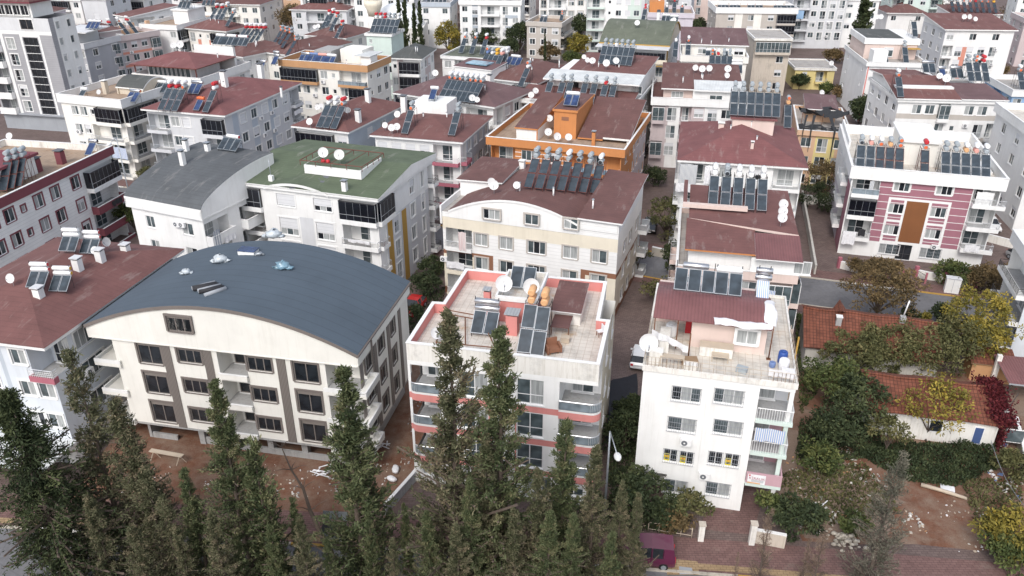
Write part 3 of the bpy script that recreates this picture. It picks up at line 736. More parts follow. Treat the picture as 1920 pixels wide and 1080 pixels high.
    b.box('downpipe', b.W+.26, b.W+.36, y0+2.6, y0+2.72, 7.6, 11.0, 'taupe')
    # things lying on the new roof
    def wrapbag(px, py, r, mat, label):
        x, y, z = b.onroof(px, py); m = MB(); rr = random.Random(int(px))
        m.ball((0, 0, r*.55), r, mat, 9, 6, (1, .8, .6)); m.ball((r*.8, .1, r*.3), r*.5, mat, 7, 5, (1.3, .8, .5)); m.ball((-r*.9, -.1, r*.2), r*.45, mat, 7, 5, (1.4, .7, .4))
        m.v = [(p[0]+rr.uniform(-.09, .09)*r*2, p[1]+rr.uniform(-.09, .09)*r*2, max(.0, p[2]+rr.uniform(-.1, .1)*r*2)) for p in m.v]
        tag(m.build('wrapped_vent', None, b.tow(x, y, z), b.ang), label, 'roof vent', 'plastic wrapped vents on the slate blue arched roof')
    wrapbag(514, 446, .7, 'plastic_wrap', 'clear plastic wrapped vent at the back ridge of the slate blue roof')
    wrapbag(414, 492, .6, 'plastic_wrap', 'crumpled plastic wrapped vent on the slate blue roof above the rolled membrane')
    wrapbag(350, 514, .4, 'plastic_wrap', 'smallest plastic wrapped vent near the left slope of the slate blue roof')
    wrapbag(486, 479, .3, 'galv', 'tiny silver wrapped pipe beside the roof hatch on the slate blue roof')
    wrapbag(531, 504, .6, 'gl_sky', 'blue and white plastic wrapped vent on the right slope of the slate blue roof')
    x, y, z = b.onroof(466, 474); m = MB(); m.box(-.75, .75, -.45, .45, -.1, .3, 'white'); h = m.build('curb', None); r = empty('roof_hatch', b.tow(x, y, z), b.ang); h.parent = r
    m = MB(); m.box(-.8, .8, -.5, .5, .303, .36, 'bluepanel'); m.build('lid', r); tag(r, 'low white roof hatch with dark blue lid on the slate blue arched roof', 'roof hatch')
    x, y, z = b.onroof(388, 541); m = MB()
    for i in range(7): m.tube([(-.9+.3*i-.2*((i*7) % 3-1), -.85, .16+.08*((i*5) % 2)), (-.2+.26*i, .85, .2)], [.17, .17], 'cloth_dark' if i % 3 else 'mgrey', 7)
    tag(m.build('membrane_rolls', None, b.tow(x, y, z-.05), b.ang-.5), 'bundle of dark membrane offcuts lying on the left slope of the slate blue roof', 'membrane rolls')
    return b
build_cream()
# ================= white block with pink terrace
def build_pink():
    Z = zz(740, 490, 4.5); H = 12.6
    px = [Z(95, 690), Z(1728, 875), Z(1815, 500), Z(1727, 490), Z(1790, 175), Z(600, 65), Z(412, 350), Z(318, 345)]
    w = [at(*p, H) for p in px]
    A, B = w[0], w[1]
    b = Bd('pink', 'white apartment block with pink balcony bands and a pink walled tiled roof terrace', 'the pink roof terrace', A, B, 12.3, 11.2, 'bright')
    poly = [b.tol(p) for p in w]
    bw = b.W; x1 = bw-2.4
    for i, z in enumerate((8.35, 5.5, 2.65)):
        b.balc('f', .2, z, 2.2, 2.5, 'glass', 2.6, .15, 'pink', 'gl_rail', skip='l', door=True, roundx=-1, extra=.3); b.holes['l'].append((b.D-2.6, z, b.D, z+2.5, 2.4, 'lrtbk'))
        b.balc('f', bw-2.7, z, 2.7, 2.5, 'glass', 2.8, .15, 'pink', 'gl_rail', skip='r', door=True, roundx=1, extra=.25); b.holes['r'].append((0, z, 2.8, z+2.5, 2.7, 'lrtbk'))
        for t in (bw*.36, bw*.655): b.win('f', t, z+.3, 2.0, 2.1, 2, shut=0)
        b.zone('f', 0, z-.4, bw*.45, z+.12, 'pink'); b.zone('f', bw*.575, z-.4, bw, z+.12, 'pink')
        if i: b.zone('f', bw*.45-.5, z, bw*.45, z+2.85, 'pink'); b.zone('f', bw*.575-.0, z, bw*.575+.5, z+2.85, 'pink')
    b.pat('r', ['WW', 'WW', 'WW'], 2.65, t0=4); b.bandz(0, 11.2, 'band', 'r'); b.bandz(0, .8, 'brown', 'r')
    b.holes['f'].append((bw*.42, 0, bw*.56, 2.3, 1.2, '')); b.pat('f', ['WD'], -.1, t1=bw*.4); b.pat('f', ['DW'], -.1, t0=bw*.6)
    b.finish()
    p = b.parapet(poly, 11.2, H, .22, 'oldwhite', 'pink', 'white', 'deck', 11.75)
    # stair house with its own rim
    zz_ = 11.762
    q = [b.loc(*Z(860, 285), 14.0), b.loc(*Z(1205, 300), 14.0)]
    X0, Y0, X1 = q[0][0], q[0][1], q[1][0]; Y1 = Y0+4.6
    m = MB(); m.box(X0, X1, Y0, Y1, zz_, 13.6, 'pink'); m.build('stair_house', b.root)
    pl = [(X0-.1, Y0-.1), (X1+.1, Y0-.1), (X1+.1, Y1+.1), (X0-.1, Y1+.1)]; inn = inset(pl, .16); m = MB()
    for i in range(4):
        j = (i+1) % 4; m.face([(*pl[i], 13.604), (*pl[j], 13.604), (*pl[j], 14.0), (*pl[i], 14.0)], 'white'); m.face([(*inn[i], 13.604), (*inn[j], 13.604), (*inn[j], 14.0), (*inn[i], 14.0)], 'oldwhite'); m.face([(*pl[i], 14), (*pl[j], 14), (*inn[j], 14), (*inn[i], 14)], 'white')
    m.face([(*p_, 13.62) for p_ in inn], 'deck'); m.build('stair_roof', b.root)
    b.st = (X0, X1, Y0, Y1)
    # chimneys
    for px_, w_, h_ in ((Z(995, 600), .85, 1.6), (Z(785, 430), .5, 1.9)):
        x, y = b.loc(*px_, 11.8); b.chim(0, 0, h_, w_, 'pink', 'sheet_grey', (x, y, 11.8))
    # storage lean-to with torn membrane roof
    x, y = b.loc(*Z(1390, 500), 11.8); m = MB(); x0, x1 = X1+1.2, X1+3.3; m.box(x0, x1, Y0+.6, Y1+.2, zz_, 13.0, 'oldwhite'); m.build('storage_shed', b.root)
    b.slab([(x0-.2, Y0+.2, 13.05), (x1+.1, Y0+.2, 13.0), (x1+.1, Y1+.3, 13.3), (x0-.2, Y1+.3, 13.35)], .08, 'r_brown', 'shed_roof')
    return b
build_pink()
# ================= white block with worn roof terrace
def build_white():
    a = dirw(-13.5); A = Vector((11.407, 47.218))-a*2.2
    b = Bd('white', 'white apartment block with worn roof terrace, barred windows and pink balconies on its right corner', 'the worn white roof terrace', A, A+a*10.3, 13.2, 11.5, 'bright')
    Z = zz(1150, 500, 2.25); F = 8.0
    rows = [((307, 540), (487, 550)), ((288, 668), (483, 680)), None, ((260, 928), (440, 940))]
    for i, r in enumerate(rows):
        if r:
            for q, p in enumerate(r):
                t, z = b.fz('f', *Z(*p)); b.win('f', t, z-.62, 2.05 if i < 2 else 1.8, 1.25, 3 if i == 0 else 2, grille=True, shut=0, trim=None)
        else:
            for p in ((240, 797), (308, 808), (430, 808), (500, 818)):
                t, z = b.fz('f', *Z(*p)); b.win('f', t, z-.6, 1.05, 1.2, 2, grille=True, shut=0, var=9, trim=None)
    for k, z in enumerate((8.55, 5.75, 2.95)):
        b.holes['f'].append((F, z, b.W, z+2.45, 2.6, 'r', 'dustpink' if k else 'lgrey')); b.holes['r'].append((0, z, 4.4, z+2.45, 2.3, 'lrtbk')) if False else b.holes['r'].append((0, z, 2.6, z+2.45, 2.3, 'lrtbk'))
        m = MB(); m.box(F+.02, b.W+.2, -.22, -.01, z-.28, z, 'mint'); m.box(b.W+.01, b.W+.2, -.01, 2.7, z-.28, z, 'mint')
        if k == 2: m.box(F+.02, b.W+.2, -.22, -.1, z, z+.95, 'dustpink'); m.box(b.W+.08, b.W+.2, -.1, 2.7, z, z+.95, 'dustpink')
        o = m.build('balcony', b.root)
        if k < 2:
            g = MB(); n = 14
            for i in range(n+1):
                x = F+.05+i*(b.W+.1-F-.05)/n; g.bar((x, -.16, z), (x, -.16, z+.95), .018, 'frame')
            for i in range(15): g.bar((b.W+.14, -.1+i*.19, z), (b.W+.14, -.1+i*.19, z+.95), .018, 'frame')
            g.bar((F+.05, -.16, z+.95), (b.W+.14, -.16, z+.95), .03, 'frame'); g.bar((b.W+.14, -.16, z+.95), (b.W+.14, 2.7, z+.95), .03, 'frame'); g.build('railing', o)
        b.win('f', F+.8, z+.05, 1.2, 2.1, 1, depth=2.45, trim=None, shut=0)
        b.box('column', b.W-.32, b.W-.02, .02, .32, z, z+2.45, 'mint' if k else 'white')
    b.holes['f'].append((F, 0, b.W, 2.67, 9, 'r')); b.holes['r'].append((0, 0, 9, 2.67, 2.3, 'lrtbk'))
    for y in (.1, 4.4, 8.2): b.box('column', b.W-.35, b.W-.03, y, y+.32, 0, 2.67, 'white')
    b.holes['f'].append((0, 0, 2.4, 2.4, 1.6, 'l')); b.holes['l'].append((b.D-1.6, 0, b.D, 2.4, 2.4, 'lrtbk'))
    b.pat('r', ['WTW', 'WTW', 'WTW'], 2.95, 2.8, t0=3.2); b.pat('l', ['sWs', 'sWs', 'sWs'], 2.95, 2.8, t0=1, t1=10)
    b.finish()
    b.parapet([(-.08, -.08), (b.W+.1, -.08), (b.W+.1, b.D+.1), (-.08, b.D+.1)], 11.3, 11.72, .14, 'oldwhite', 'oldwhite', 'oldwhite', 'deck', 11.5, cope=0)
    b.box('wall_pilaster', 4.55, 4.9, -.09, -.004, 0, 11.28, 'bright')
    # penthouse
    m = MB(); m.box(3.05, 8.3, 3.7, 9.5, 11.512, 13.9, 'blush'); m.box(.3, 3.05, 7.0, 9.5, 11.512, 13.9, 'blush'); ph = m.build('penthouse', b.root)
    o = b.win('f', 6.95, 12.25, 1.5, 1.15, 2, depth=3.58, trim='frame', hole=False, shut=0); o.parent = ph
    n = 12; m = MB()
    for i in range(n):
        f = lambda u: (3.0+6.0*u, 13.98+1.0*math.sin(PI*min(1, u*1.15))*.75)
        (ya, za), (yb, zb) = f(i/n), f((i+1)/n)
        m.face([(.25, ya, za), (8.5, ya, za), (8.5, yb, zb), (.25, yb, zb)], 'sheet_red', True); m.face([(.25, ya, za-.06), (8.5, ya, za-.06), (8.5, yb, zb-.06), (.25, yb, zb-.06)], 'oldwhite')
        for x in (.25, 8.5): m.face([(x, ya, za-.06), (x, yb, zb-.06), (x, yb, zb), (x, ya, za)], 'sheet_red')
    m.face([(.25, 3.0, 13.92), (8.5, 3.0, 13.92), (8.5, 3.0, 13.98), (.25, 3.0, 13.98)], 'sheet_red'); m.build('canopy_roof', b.root)
    for x in (.35, 2.0): b.box('post', x, x+.08, 3.1, 3.18, 11.512, 13.92, 'rust')
    b.box('door_panel', 2.6, 3.04, 5.6, 5.7, 11.512, 13.5, 'cloth_red')
    # railing of terrace
    g = MB()
    for (p, q) in (((.0, 0), (b.W, 0)), ((b.W, 0), (b.W, 7.0)), ((0, 0), (0, 6))):
        L = math.dist(p, q); n = int(L/.75)
        for z in (12.05, 12.45): g.bar((*p, z), (*q, z), .016, 'woodpale')
        for i in range(n+1):
            k = i/n; x, y = p[0]+(q[0]-p[0])*k, p[1]+(q[1]-p[1])*k; g.bar((x, y, 11.6), (x, y, 12.45), .016, 'woodpale')
    for i in range(40):
        if i < 16 or i > 33: g.bar((i*b.W/40, 0, 11.7), (i*b.W/40, 0, 12.45), .012, 'rust')
    g.build('terrace_railing', b.root)
    return b
build_white()
# ================= pale blue block, dark red hipped roof, far left
def build_redhip():
    u = dirw(-12); Bp = Vector((-34.9, 51.2)); A = Bp-u*12.5
    b = Bd('redhip', 'pale blue apartment block with long dark red hipped roof beside the cream block', 'the long dark red hipped roof', A, Bp, 17.2, 11.1, 'paleblue', trim='white')
    x1 = b.W
    for i, z in enumerate((8.3, 5.45, 2.6)):
        b.win('f', x1-2.6, z+.9, 1.3, 1.35, 2, shut=0); b.win('f', x1-6.2, z+.9, 2.3, 1.35, 3); b.win('f', x1-10, z+.9, 2.0, 1.35, 3)
        if i == 0: b.balc('f', x1-1.7, z, 1.7, 2.4, 'rail', 2.2, .5, 'rose', 'frame', skip='r', extra=.5); b.holes['r'].append((0, z, 2.2, z+2.4, 1.7, 'lrtbk'))
        else: b.win('f', x1-.95, z+.9, 1.4, 1.35, 2)
        b.win('r', 4.2, z+.7, 2.6, 1.6, 3 if i else 4, shut=0)
        if i == 0:
            for t in (8.5, 11.0, 14.3, 17): b.win('r', t, z+1.2, 1.9, .9, 3, shut=0, trim=None)
        else:
            for t in (9.5, 14.5): b.win('r', t, z+.9, 1.5, 1.3, 2)
    b.zone('f', x1-4.4, 0, x1-4.0, 11.1, 'bluegrey'); b.bandz(0, 2.2, 'white', 'fr')
    b.finish(); b.hip(1.9, .55, 'r_red')
    for x, y, h in ((190, 490, 1.0), (148, 506, 1.0), (74, 556, .7), (236, 470, .5)): b.chim(x, y, h, .6, 'white', 'lgrey')
    sh = MB(); sh.box(x1-12, x1+.6, -4.2, -.05, 2.5, 2.62, 'sheet_white'); sh.build('canopy', b.root)
    for x in (x1-11.5, x1-6, x1+.3): b.box('canopy_post', x, x+.12, -4.1, -3.98, 0, 2.5, 'galv')
    return b
build_redhip()
# ================= white block with maroon bands
def build_maroon():
    a = dirw(-10.5); v = Vector((-a.y, a.x)); back = Vector((-51.0, 98.4)); Bp = back-v*34
    b = Bd('maroon', 'white siding apartment block with maroon parapet band and maroon window surrounds', 'the maroon banded block', Bp-a*15, Bp, 34, 11.2, 'siding_white', trim='maroon')
    Z = zz(0, 250, 4)
    for i in range(4):
        z = 8.2-2.85*i
        for px_, py_ in ((562, 350), (410, 425), (283, 480), (66, 590), (-60, 650)):
            t = b.fz('r', *Z(px_, py_))[0]; b.win('r', t, z+.9, 1.35, 1.5, 2, shut=None)
        t = b.fz('r', *Z(163, 520))[0]; b.win('r', t, z+1.3, .6, .75, 1, shut=0)
    t0 = b.fz('r', *Z(628, 330))[0]
    for i in range(4):
        z = 8.2-2.85*i; b.balc('r', t0, z, b.D-t0-.15, 2.4, 'glazed' if i == 0 else 'solid', .3 if i == 0 else 1.3, 1.0, 'maroon' if i else 'white', 'gl_black', hh=.8)
    b.finish(); b.parapet([(-.3, -.3), (b.W+.35, -.3), (b.W+.35, b.D+.3), (-.3, b.D+.3)], 11.15, 12.2, .2, 'maroon', 'oldwhite', 'white', 'decktan', 11.4)
    b.box('roof_block', b.W-9, b.W-3.2, b.D-17, b.D-9, 11.412, 13.6, 'white'); b.box('roof_block_top', b.W-9.4, b.W-2.8, b.D-17.4, b.D-8.6, 13.602, 13.9, 'maroon')
    for px_, py_ in (((465, 225)), ((285, 285))):
        x, y = b.loc(*Z(px_, py_), 11.45); b.chim(0, 0, 1.5, .8, 'maroon', 'dgrey', (x, y, 11.45))
    return b
build_maroon()
# ================= small white block, grey arched roof
def build_smallarch():
    u = dirw(-23.5); Bp = Vector((-32.4, 77.9)); A = Bp-u*10.0
    b = Bd('smallarch', 'small white apartment block with grey curved roof and draped corner balconies', 'the small grey curved roof', A, Bp, 11.5, 10.6, 'bright')
    Z = zz(0, 250, 4)
    for i, z in enumerate((7.6, 4.75, 1.9)):
        for x, y, w in (((1110, 580, 1.2)), ((1385, 610, 1.5))):
            t = b.fz('f', *Z(x, y))[0]; b.win('f', t, z+.75, w, 1.35, 2, shut=0)
        b.balc('r', .05, z, 3.6, 2.3, 'rail' if i else 'solid', 1.6, .9, 'white', 'rail'); b.balc('r', 5.5, z, 3.6, 2.3, 'solid', 1.6, 1.0, 'white'); b.balc('r', 9.6, z, 3.4, 2.3, 'solid', 1.4, .8, 'white')
    b.finish()
    o = .35; b.box('fascia', -o, b.W+o, -o, -o+.25, 10.5, 11.7, 'white'); b.box('soffit', -o, b.W+o, -o+.25, b.D+o, 10.602, 10.75, 'white')
    b.vault(-o, b.W+o, -o+.02, b.D+o, 11.72, 2.7, 'r_grey', .25, 30, axis='x', a0=.0, a1=.55, fine=.62)
    P = b.prof; b.gablewall(P, -o, b.D+o, b.W+o-.2, 10.752, 'white', .18, .25, axis='x'); b.gablewall(P, -o, b.D+o, -o+.02, 10.752, 'white', .18, .25, axis='x')
    for x, y, h in ((1400, 130, 1.2), (1375, 235, 1.5), (1560, 130, .8)): b.chim(*Z(x, y), h, .5, 'white', 'galv')
    return b
build_smallarch()
# ================= white block, green roof
def build_green():
    u = dirw(-18.4); A = Vector((-30.6, 84.8)); b = Bd('green', 'white apartment block with faded green roof, black corner glazing and ochre strips', 'the faded green roof', A, A+u*17.2, 14.6, 12.0, 'white', trim='white')
    W = b.W; Z = zz(420, 250, 3.725)
    for i, z in enumerate((9.25, 6.4, 3.55, .7)):
        top = i == 0
        kind = 'glazed' if top else 'rail'
        b.balc('f', .3, z, 2.6, 2.5, kind, .4 if top else 1.6, .4, 'white', 'gl_black' if top else 'frame_brown')
        b.balc('f', W-4.4, z, 4.3, 2.5, kind, .4 if top else 1.8, .5, 'white', 'gl_black' if top else 'frame_brown', extra=.1)
        b.win('f', 6.0, z+.75 if top else z+.2, 2.3, 1.5 if top else 2.1, 3, shut=.9 if top else .6); b.win('f', 10.6, z+.75 if top else z+.2, 2.2, 1.5 if top else 2.1, 3, shut=.6)
        if top: b.balc('r', .1, z, 3.4, 2.5, 'glazed', .3, .4, 'white', 'gl_black')
        else: b.win('r', 4.3, z+.3, 1.3, 2.0, 2, rails=True); b.balc('r', .1, z, 1.6, 2.5, 'rail', 1.2, .4, 'white', 'frame_brown', door=False)
        b.win('r', 8.6, z+.6, 1.2, 1.7, 2); b.win('r', 11.5, z+.4, .8, 2.0, 1); b.balc('r', 13.1, z, 1.4, 2.4, 'rail', .9, .8, 'white', 'iron', door=False)
    b.zone('f', 7.5, 0, 9.2, 9.0, 'lgrey'); b.bandz(0, 9.0, 'lgrey', 'r'); b.zone('r', 2.0, 0, 3.2, 8.8, 'ochre'); b.zone('r', 5.6, 0, 6.8, 8.8, 'ochre')
    b.finish()
    o = .35; z = 12.05
    b.box('fascia', -o, W+o, -o, b.D+o, 12.004, 12.35, 'white')
    b.vault(3.6, 11.6, -o-.05, 4.5, 12.2, .75, 'r_green', .3, 16, name='arched_pediment')
    gr = [(-o-.1, -o-.1, 12.45), (W+o+.1, -o-.1, 12.45), (W+o+.1, b.D*.5, 13.5), (-o-.1, b.D*.5, 13.5)]
    m = MB(); y2 = b.D*.55
    m.face([gr[0], gr[1], (W+o+.1, y2, 13.6), (-o-.1, y2, 13.6)], 'r_green'); m.face([(-o-.1, y2, 13.6), (W+o+.1, y2, 13.6), (W+o+.1, b.D+o, 12.9), (-o-.1, b.D+o, 12.9)], 'r_green')
    for x in (-o-.1, W+o+.1): m.face([(x, -o-.1, 12.352), (x, b.D+o, 12.352), (x, b.D+o, 12.9), (x, y2, 13.6), (x, -o-.1, 12.45)], 'white')
    m.face([(-o-.1, -o-.1, 12.352), (W+o+.1, -o-.1, 12.352), gr[1], gr[0]], 'white'); m.face([(-o-.1, b.D+o, 12.352), (W+o+.1, b.D+o, 12.352), (W+o+.1, b.D+o, 12.9), (-o-.1, b.D+o, 12.9)], 'white'); m.build('roof', b.root)
    b.rz = lambda x, y: 12.45+(y+.45)/(y2+.45)*1.15 if y < y2 else 13.6-(y-y2)*.1
    # raised deck with rust rail frame
    q = [b.loc(*Z(555, 200), 14.3), b.loc(*Z(960, 240), 14.3), b.loc(*Z(1085, 170), 14.3)]
    x0, y0 = q[0]; x1 = q[1][0]; y1 = y0+5.0
    m = MB(); m.box(x0, x1, y0, y1, 13.0, 14.0, 'white'); m.build('lift_house', b.root); b.box('lift_house_roof', x0+.15, x1-.15, y0+.15, y1-.15, 14.003, 14.06, 'r_green')
    g = MB(); ps = [(x0-.3, y0-.2), (x1+.3, y0-.2), (x1+.3, y1), (x0-.3, y1)]
    for i in range(4):
        p, q2 = ps[i], ps[(i+1) % 4]; g.bar((*p, 14.55), (*q2, 14.55), .05, 'ironred'); n = 4
        for k in range(n): g.bar((p[0]+(q2[0]-p[0])*k/n, p[1]+(q2[1]-p[1])*k/n, 14.0), (p[0]+(q2[0]-p[0])*k/n, p[1]+(q2[1]-p[1])*k/n, 14.55), .04, 'ironred')
    for k in (1, 2, 3): g.bar((x0+(x1-x0)*k/4, y0-.2, 14.55), (x0+(x1-x0)*k/4, y1, 14.55), .04, 'ironred')
    g.build('rail_frame', b.root); b.lh = (x0, x1, y0, y1)
    for x, y in ((700, 262), (733, 265)):
        lx, ly, lz = b.onroof(*Z(x, y)); m = MB(); m.tube([(lx, ly, lz-.3), (lx, ly, lz+.9)], [.28, .28], 'galv', 10); m.ball((lx, ly, lz+1.15), .26, 'tank_red', 10, 7); m.build('roof_vent', b.root)
    b.chim(*Z(845, 400), 1.0, .5, 'white', 'galv')
    x, y, z = b.onroof(*Z(332, 330)); m = MB(); m.box(x-.25, x+.25, y-.2, y+.2, z-.2, z+.6, 'white'); m.bar((x, y, z), (x, y, z+2.4), .04, 'galv', 6); m.build('antenna_mast', b.root)
    return b
build_green()
# ================= cream and white block with the shallow arch
def build_creamarch():
    u = dirw(-19.5); Bp = Vector((10.85, 75.1)); A = Bp-u*19.6
    b = Bd('creamarch', 'cream and white apartment block with brown roof over a wide white arched gable', 'the wide brown arched roof', A, Bp, 12.6, 10.0, 'siding_white', trim='beigegrey')
    Z = zz(800, 280, 3.376); W = b.W
    for i in range(4):
        z = 5.75-2.85*i if i < 3 else -2
        if i == 3: break
        for (x, y, w, n) in ((345, 580, 1.5, 2), (503, 605, 1.5, 2), (695, 630, 2.0, 3), (908, 660, 1.6, 2), (1092, 680, 1.6, 2)):
            t = b.fz('f', *Z(x, y))[0]; b.win('f', t, z+.75, w, 1.45, n, shut=0)
        b.balc('f', .35, z, 3.1, 2.4, 'rail', 1.8, .35, 'band' if i else 'white', 'frame')
        for t in (3.5, 6.5, 10): b.win('r', t, z+.75, 1.3, 1.4, 2)
        b.balc('r', 11.2, z, 2.0, 2.4, 'glass', 1, 1.0, 'white')
    b.zone('f', 0, 7.95, W, 9.4, 'band'); b.zone('f', 0, 0, 5.4, 5.0, 'band'); b.zone('f', 0, 5.0, 5.9, 5.5, 'brown'); b.zone('f', 5.4, 0, 5.9, 5.0, 'brown')
    b.zone('f', W-3.3, 0, W, 4.9, 'band'); b.zone('f', W-3.8, 4.9, W, 5.5, 'brown'); b.zone('f', W-3.8, 0, W-3.3, 4.9, 'brown'); b.bandz(0, 10, 'creamw', 'r'); b.bandz(4.9, 5.4, 'brown', 'r'); b.bandz(0, 4.9, 'band', 'r'); b.bandz(0, .9, 'brown', 'fr')
    b.finish()
    b.box('terrace_deck', .02, W-.02, .02, b.D-.02, 9.8, 10.012, 'deckgrey')
    m = MB(); m.box(-.2, .0-.004, -.2, 6.0, 8.6, 10.7, 'white'); m.build('parapet', b.root)
    x0, x1 = 1.0, 15.3
    b.vault(x0-.2, x1+.0, -.15, b.D+.2, 10.25, 2.3, 'r_brown', .25, 24, a0=.03, a1=.93)
    rz0 = b.rz
    b.gablewall(b.prof, x0-.15, x1-.05, -.05, 9.402, 'white', .2, .24); b.gablewall(b.prof, x0-.15, x1-.05, b.D-.1, 10.014, 'white', .2, .24)
    for (x, y, w) in ((415, 412, 1.9), (668, 445, 1.5), (915, 472, 1.5)):
        t, z = b.fz('f', *Z(x, y)); b.win('f', t, z-.5, w, 1.15, 3 if w > 1.6 else 2, depth=-.24, hole=False, trim='beigegrey', shut=0)
    # left rear block and right wing
    m = MB(); m.box(.0, 5.2, 5.2, b.D-.05, 10.014, 11.9, 'white'); m.build('rear_block', b.root); b.slab([(-.4, 4.9, 12.0), (5.2, 4.9, 12.2), (5.2, b.D+.3, 12.5), (-.4, b.D+.3, 12.3)], .15, 'r_brown', 'rear_roof')
    m = MB(); m.box(x1+.05, W, .02, b.D-.02, 9.402+.61, 11.3, 'white'); m.build('right_wing', b.root)
    b.box('roller_blind', x1+.3, W-.15, -.08, .0, 10.05, 11.2, 'siding_white')
    b.slab([(x1+.02, -.4, 11.4), (W+.4, -.4, 11.35), (W+.4, b.D+.4, 12.3), (x1+.02, b.D+.4, 12.4)], .16, 'r_brown', 'wing_roof')
    b.rz = lambda x, y: 11.4+.07*y if x > x1 else 12.1+.02*y if (x < 5 and y > 5) else rz0(x, y)
    b.chim(*Z(605, 120), .8, .6, 'white', 'white')
    return b
build_creamarch()
# ================= orange block
def build_orange():
    u = dirw(-18.5); Bp = Vector((14.2, 100.3)); b = Bd('orange', 'bright orange apartment block with split brown lean-to roofs and an orange stair tower', 'the orange block', Bp-u*18, Bp, 19, 10.4, 'orange', trim=None)
    W = b.W
    b.pat('f', ['CDWCC']*3, 1.8, 2.85, rm='gl_sky', bm='orange'); b.pat('r', ['WsWWsW']*3, 1.8, t0=2); b.bandz(0, 1.6, 'lgrey'); b.zone('r', 9, 0, None, 10.4, 'pinkgrey')
    b.zone('f', 4, 0, W-4, 10.4, 'orange')
    for z in (8.2, 8.8, 9.4): b.zone('f', 3.4, z, W-5, z+.1, 'white')
    b.finish()
    b.parapet([(-.6, -.4), (W+.5, -.4), (W+.5, b.D+.2), (-.6, b.D+.2)], 10.2, 11.3, .18, 'orange', 'orange', 'white', 'decktan', 10.5)
    Z = zz(900, 150, 5.647)
    L = lambda x, y, z: b.loc(*Z(x, y), z)
    # left lean-to, right lean-to, stair tower
    xa = L(380, 500, 12.2)[0]; xb = L(610, 520, 12.2)[0]; y0 = L(380, 500, 12.2)[1]
    m = MB(); m.box(xa, xb, y0+.2, 15.5, 10.512, 12.1, 'white'); m.build('left_wing', b.root); b.slab([(xa-.2, y0, 12.2), (xb, y0, 12.2), (xb, 15.8, 14.0), (xa-.2, 15.8, 14.0)], .2, 'r_brown', 'left_roof', under='orange')
    m = MB()
    for x in (xb-.02, ): m.face([(x, y0+.1, 10.512), (x, 15.6, 10.512), (x, 15.6, 13.8), (x, y0+.1, 12.05)], 'orange'); m.face([(x-.15, y0+.1, 10.512), (x-.15, 15.6, 10.512), (x-.15, 15.6, 13.8), (x-.15, y0+.1, 12.05)], 'orange'); m.face([(x-.15, y0+.1, 10.512), (x, y0+.1, 10.512), (x, y0+.1, 12.05), (x-.15, y0+.1, 12.05)], 'orange')
    m.build('party_wall', b.root)
    sx0, sx1 = L(780, 600, 10.6)[0], L(1010, 625, 10.6)[0]; sy = L(780, 600, 10.6)[1]
    m = MB(); m.box(sx0, sx1, sy, 14.5, 10.512, 14.2, 'orange'); m.box(sx0-.2, sx1+.2, sy-.2, 14.7, 14.203, 14.5, 'orange'); m.box(sx0-.1, sx1+.1, sy-.1, 14.6, 14.503, 14.53, 'r_brown'); m.box((sx0+sx1)/2-.5, (sx0+sx1)/2+.5, sy-.05, sy-.004, 13.0, 13.5, 'brown'); m.build('stair_tower', b.root); b.stower = (sx0, sx1, sy)
    rx0 = sx1+.3; rx1 = L(1580, 500, 12.6)[0]
    b.slab([(rx0, sy-.2, 10.9), (rx0+3.5, sy-.2, 10.9), (rx0+3.5, 15.8, 14.0), (rx0, 15.8, 14.0)], .2, 'r_brown', 'middle_roof', under='orange')
    yb = 4.6; zb = 10.9+(yb-sy+.2)/(16-sy)*3.1+.3
    b.slab([(rx0+3.52, yb, zb), (W+.2, yb, zb), (W+.2, 15.8, 14.0), (rx0+3.52, 15.8, 14.0)], .25, 'r_brown', 'right_roof', under='white')
    m = MB(); m.box(rx0+3.6, W-.1, yb+3.2, 15.5, 10.512, zb+.2, 'orange'); m.build('right_wing', b.root); b.box('post', W-.3, W-.1, yb+.2, yb+.4, 10.512, zb-.26, 'white')
    b.rz = lambda x, y: 14.53 if sx0 < x < sx1 and y > sy else 12.0+(y-y0)*.14 if x < xb else 10.9+(y-sy+.2)/(16-sy)*3.1
    b.chim(*Z(1212, 445), 1.9, .45, 'orange', 'steel')
    for k in (0, 1): b.chim(0, 0, .8, .5, 'orange', 'galv', (sx0+1.1+k*1.0, sy+2.8, 14.53))
    return b
build_orange()
# ================= brown hipped roof block and the terraced pink-beige block in front of it
def build_hip2():
    A, Bq, D = bpx((1278, 300), (1507, 312), (1500, 232), 11.6, ang=-12, D=17, side='R')
    b = Bd('hip2', 'pale apartment block with wide brown hipped roof carrying a raised row of solar collectors', 'the wide brown hipped roof', A, Bq, D, 11.3, 'white')
    b.pat('f', ['BWWB']*4, 0, p=.7); b.pat('l', ['WWBB']*4, 0, p=.6); b.pat('r', ['WWW']*4, 0)
    b.finish(); b.hip(2.6, .5, 'r_maroon')
    Z = zz(1250, 200, 2.7); x, y, z = b.onroof(*Z(435, 110)); b.box('roof_lantern', x-2.6, x+2.6, y, y+2.6, z-.8, z+1.1, 'blush'); b.box('roof_lantern_top', x-2.9, x+2.9, y-.2, y+2.8, z+1.103, z+1.3, 'r_maroon')
    b.chim(*Z(275, 105), .5, .7, 'blush', 'white'); b.chim(*Z(437, 170), .7, .35, 'blush', 'white')
    b.lan = (x, y, z+1.3)
    return b
build_hip2()
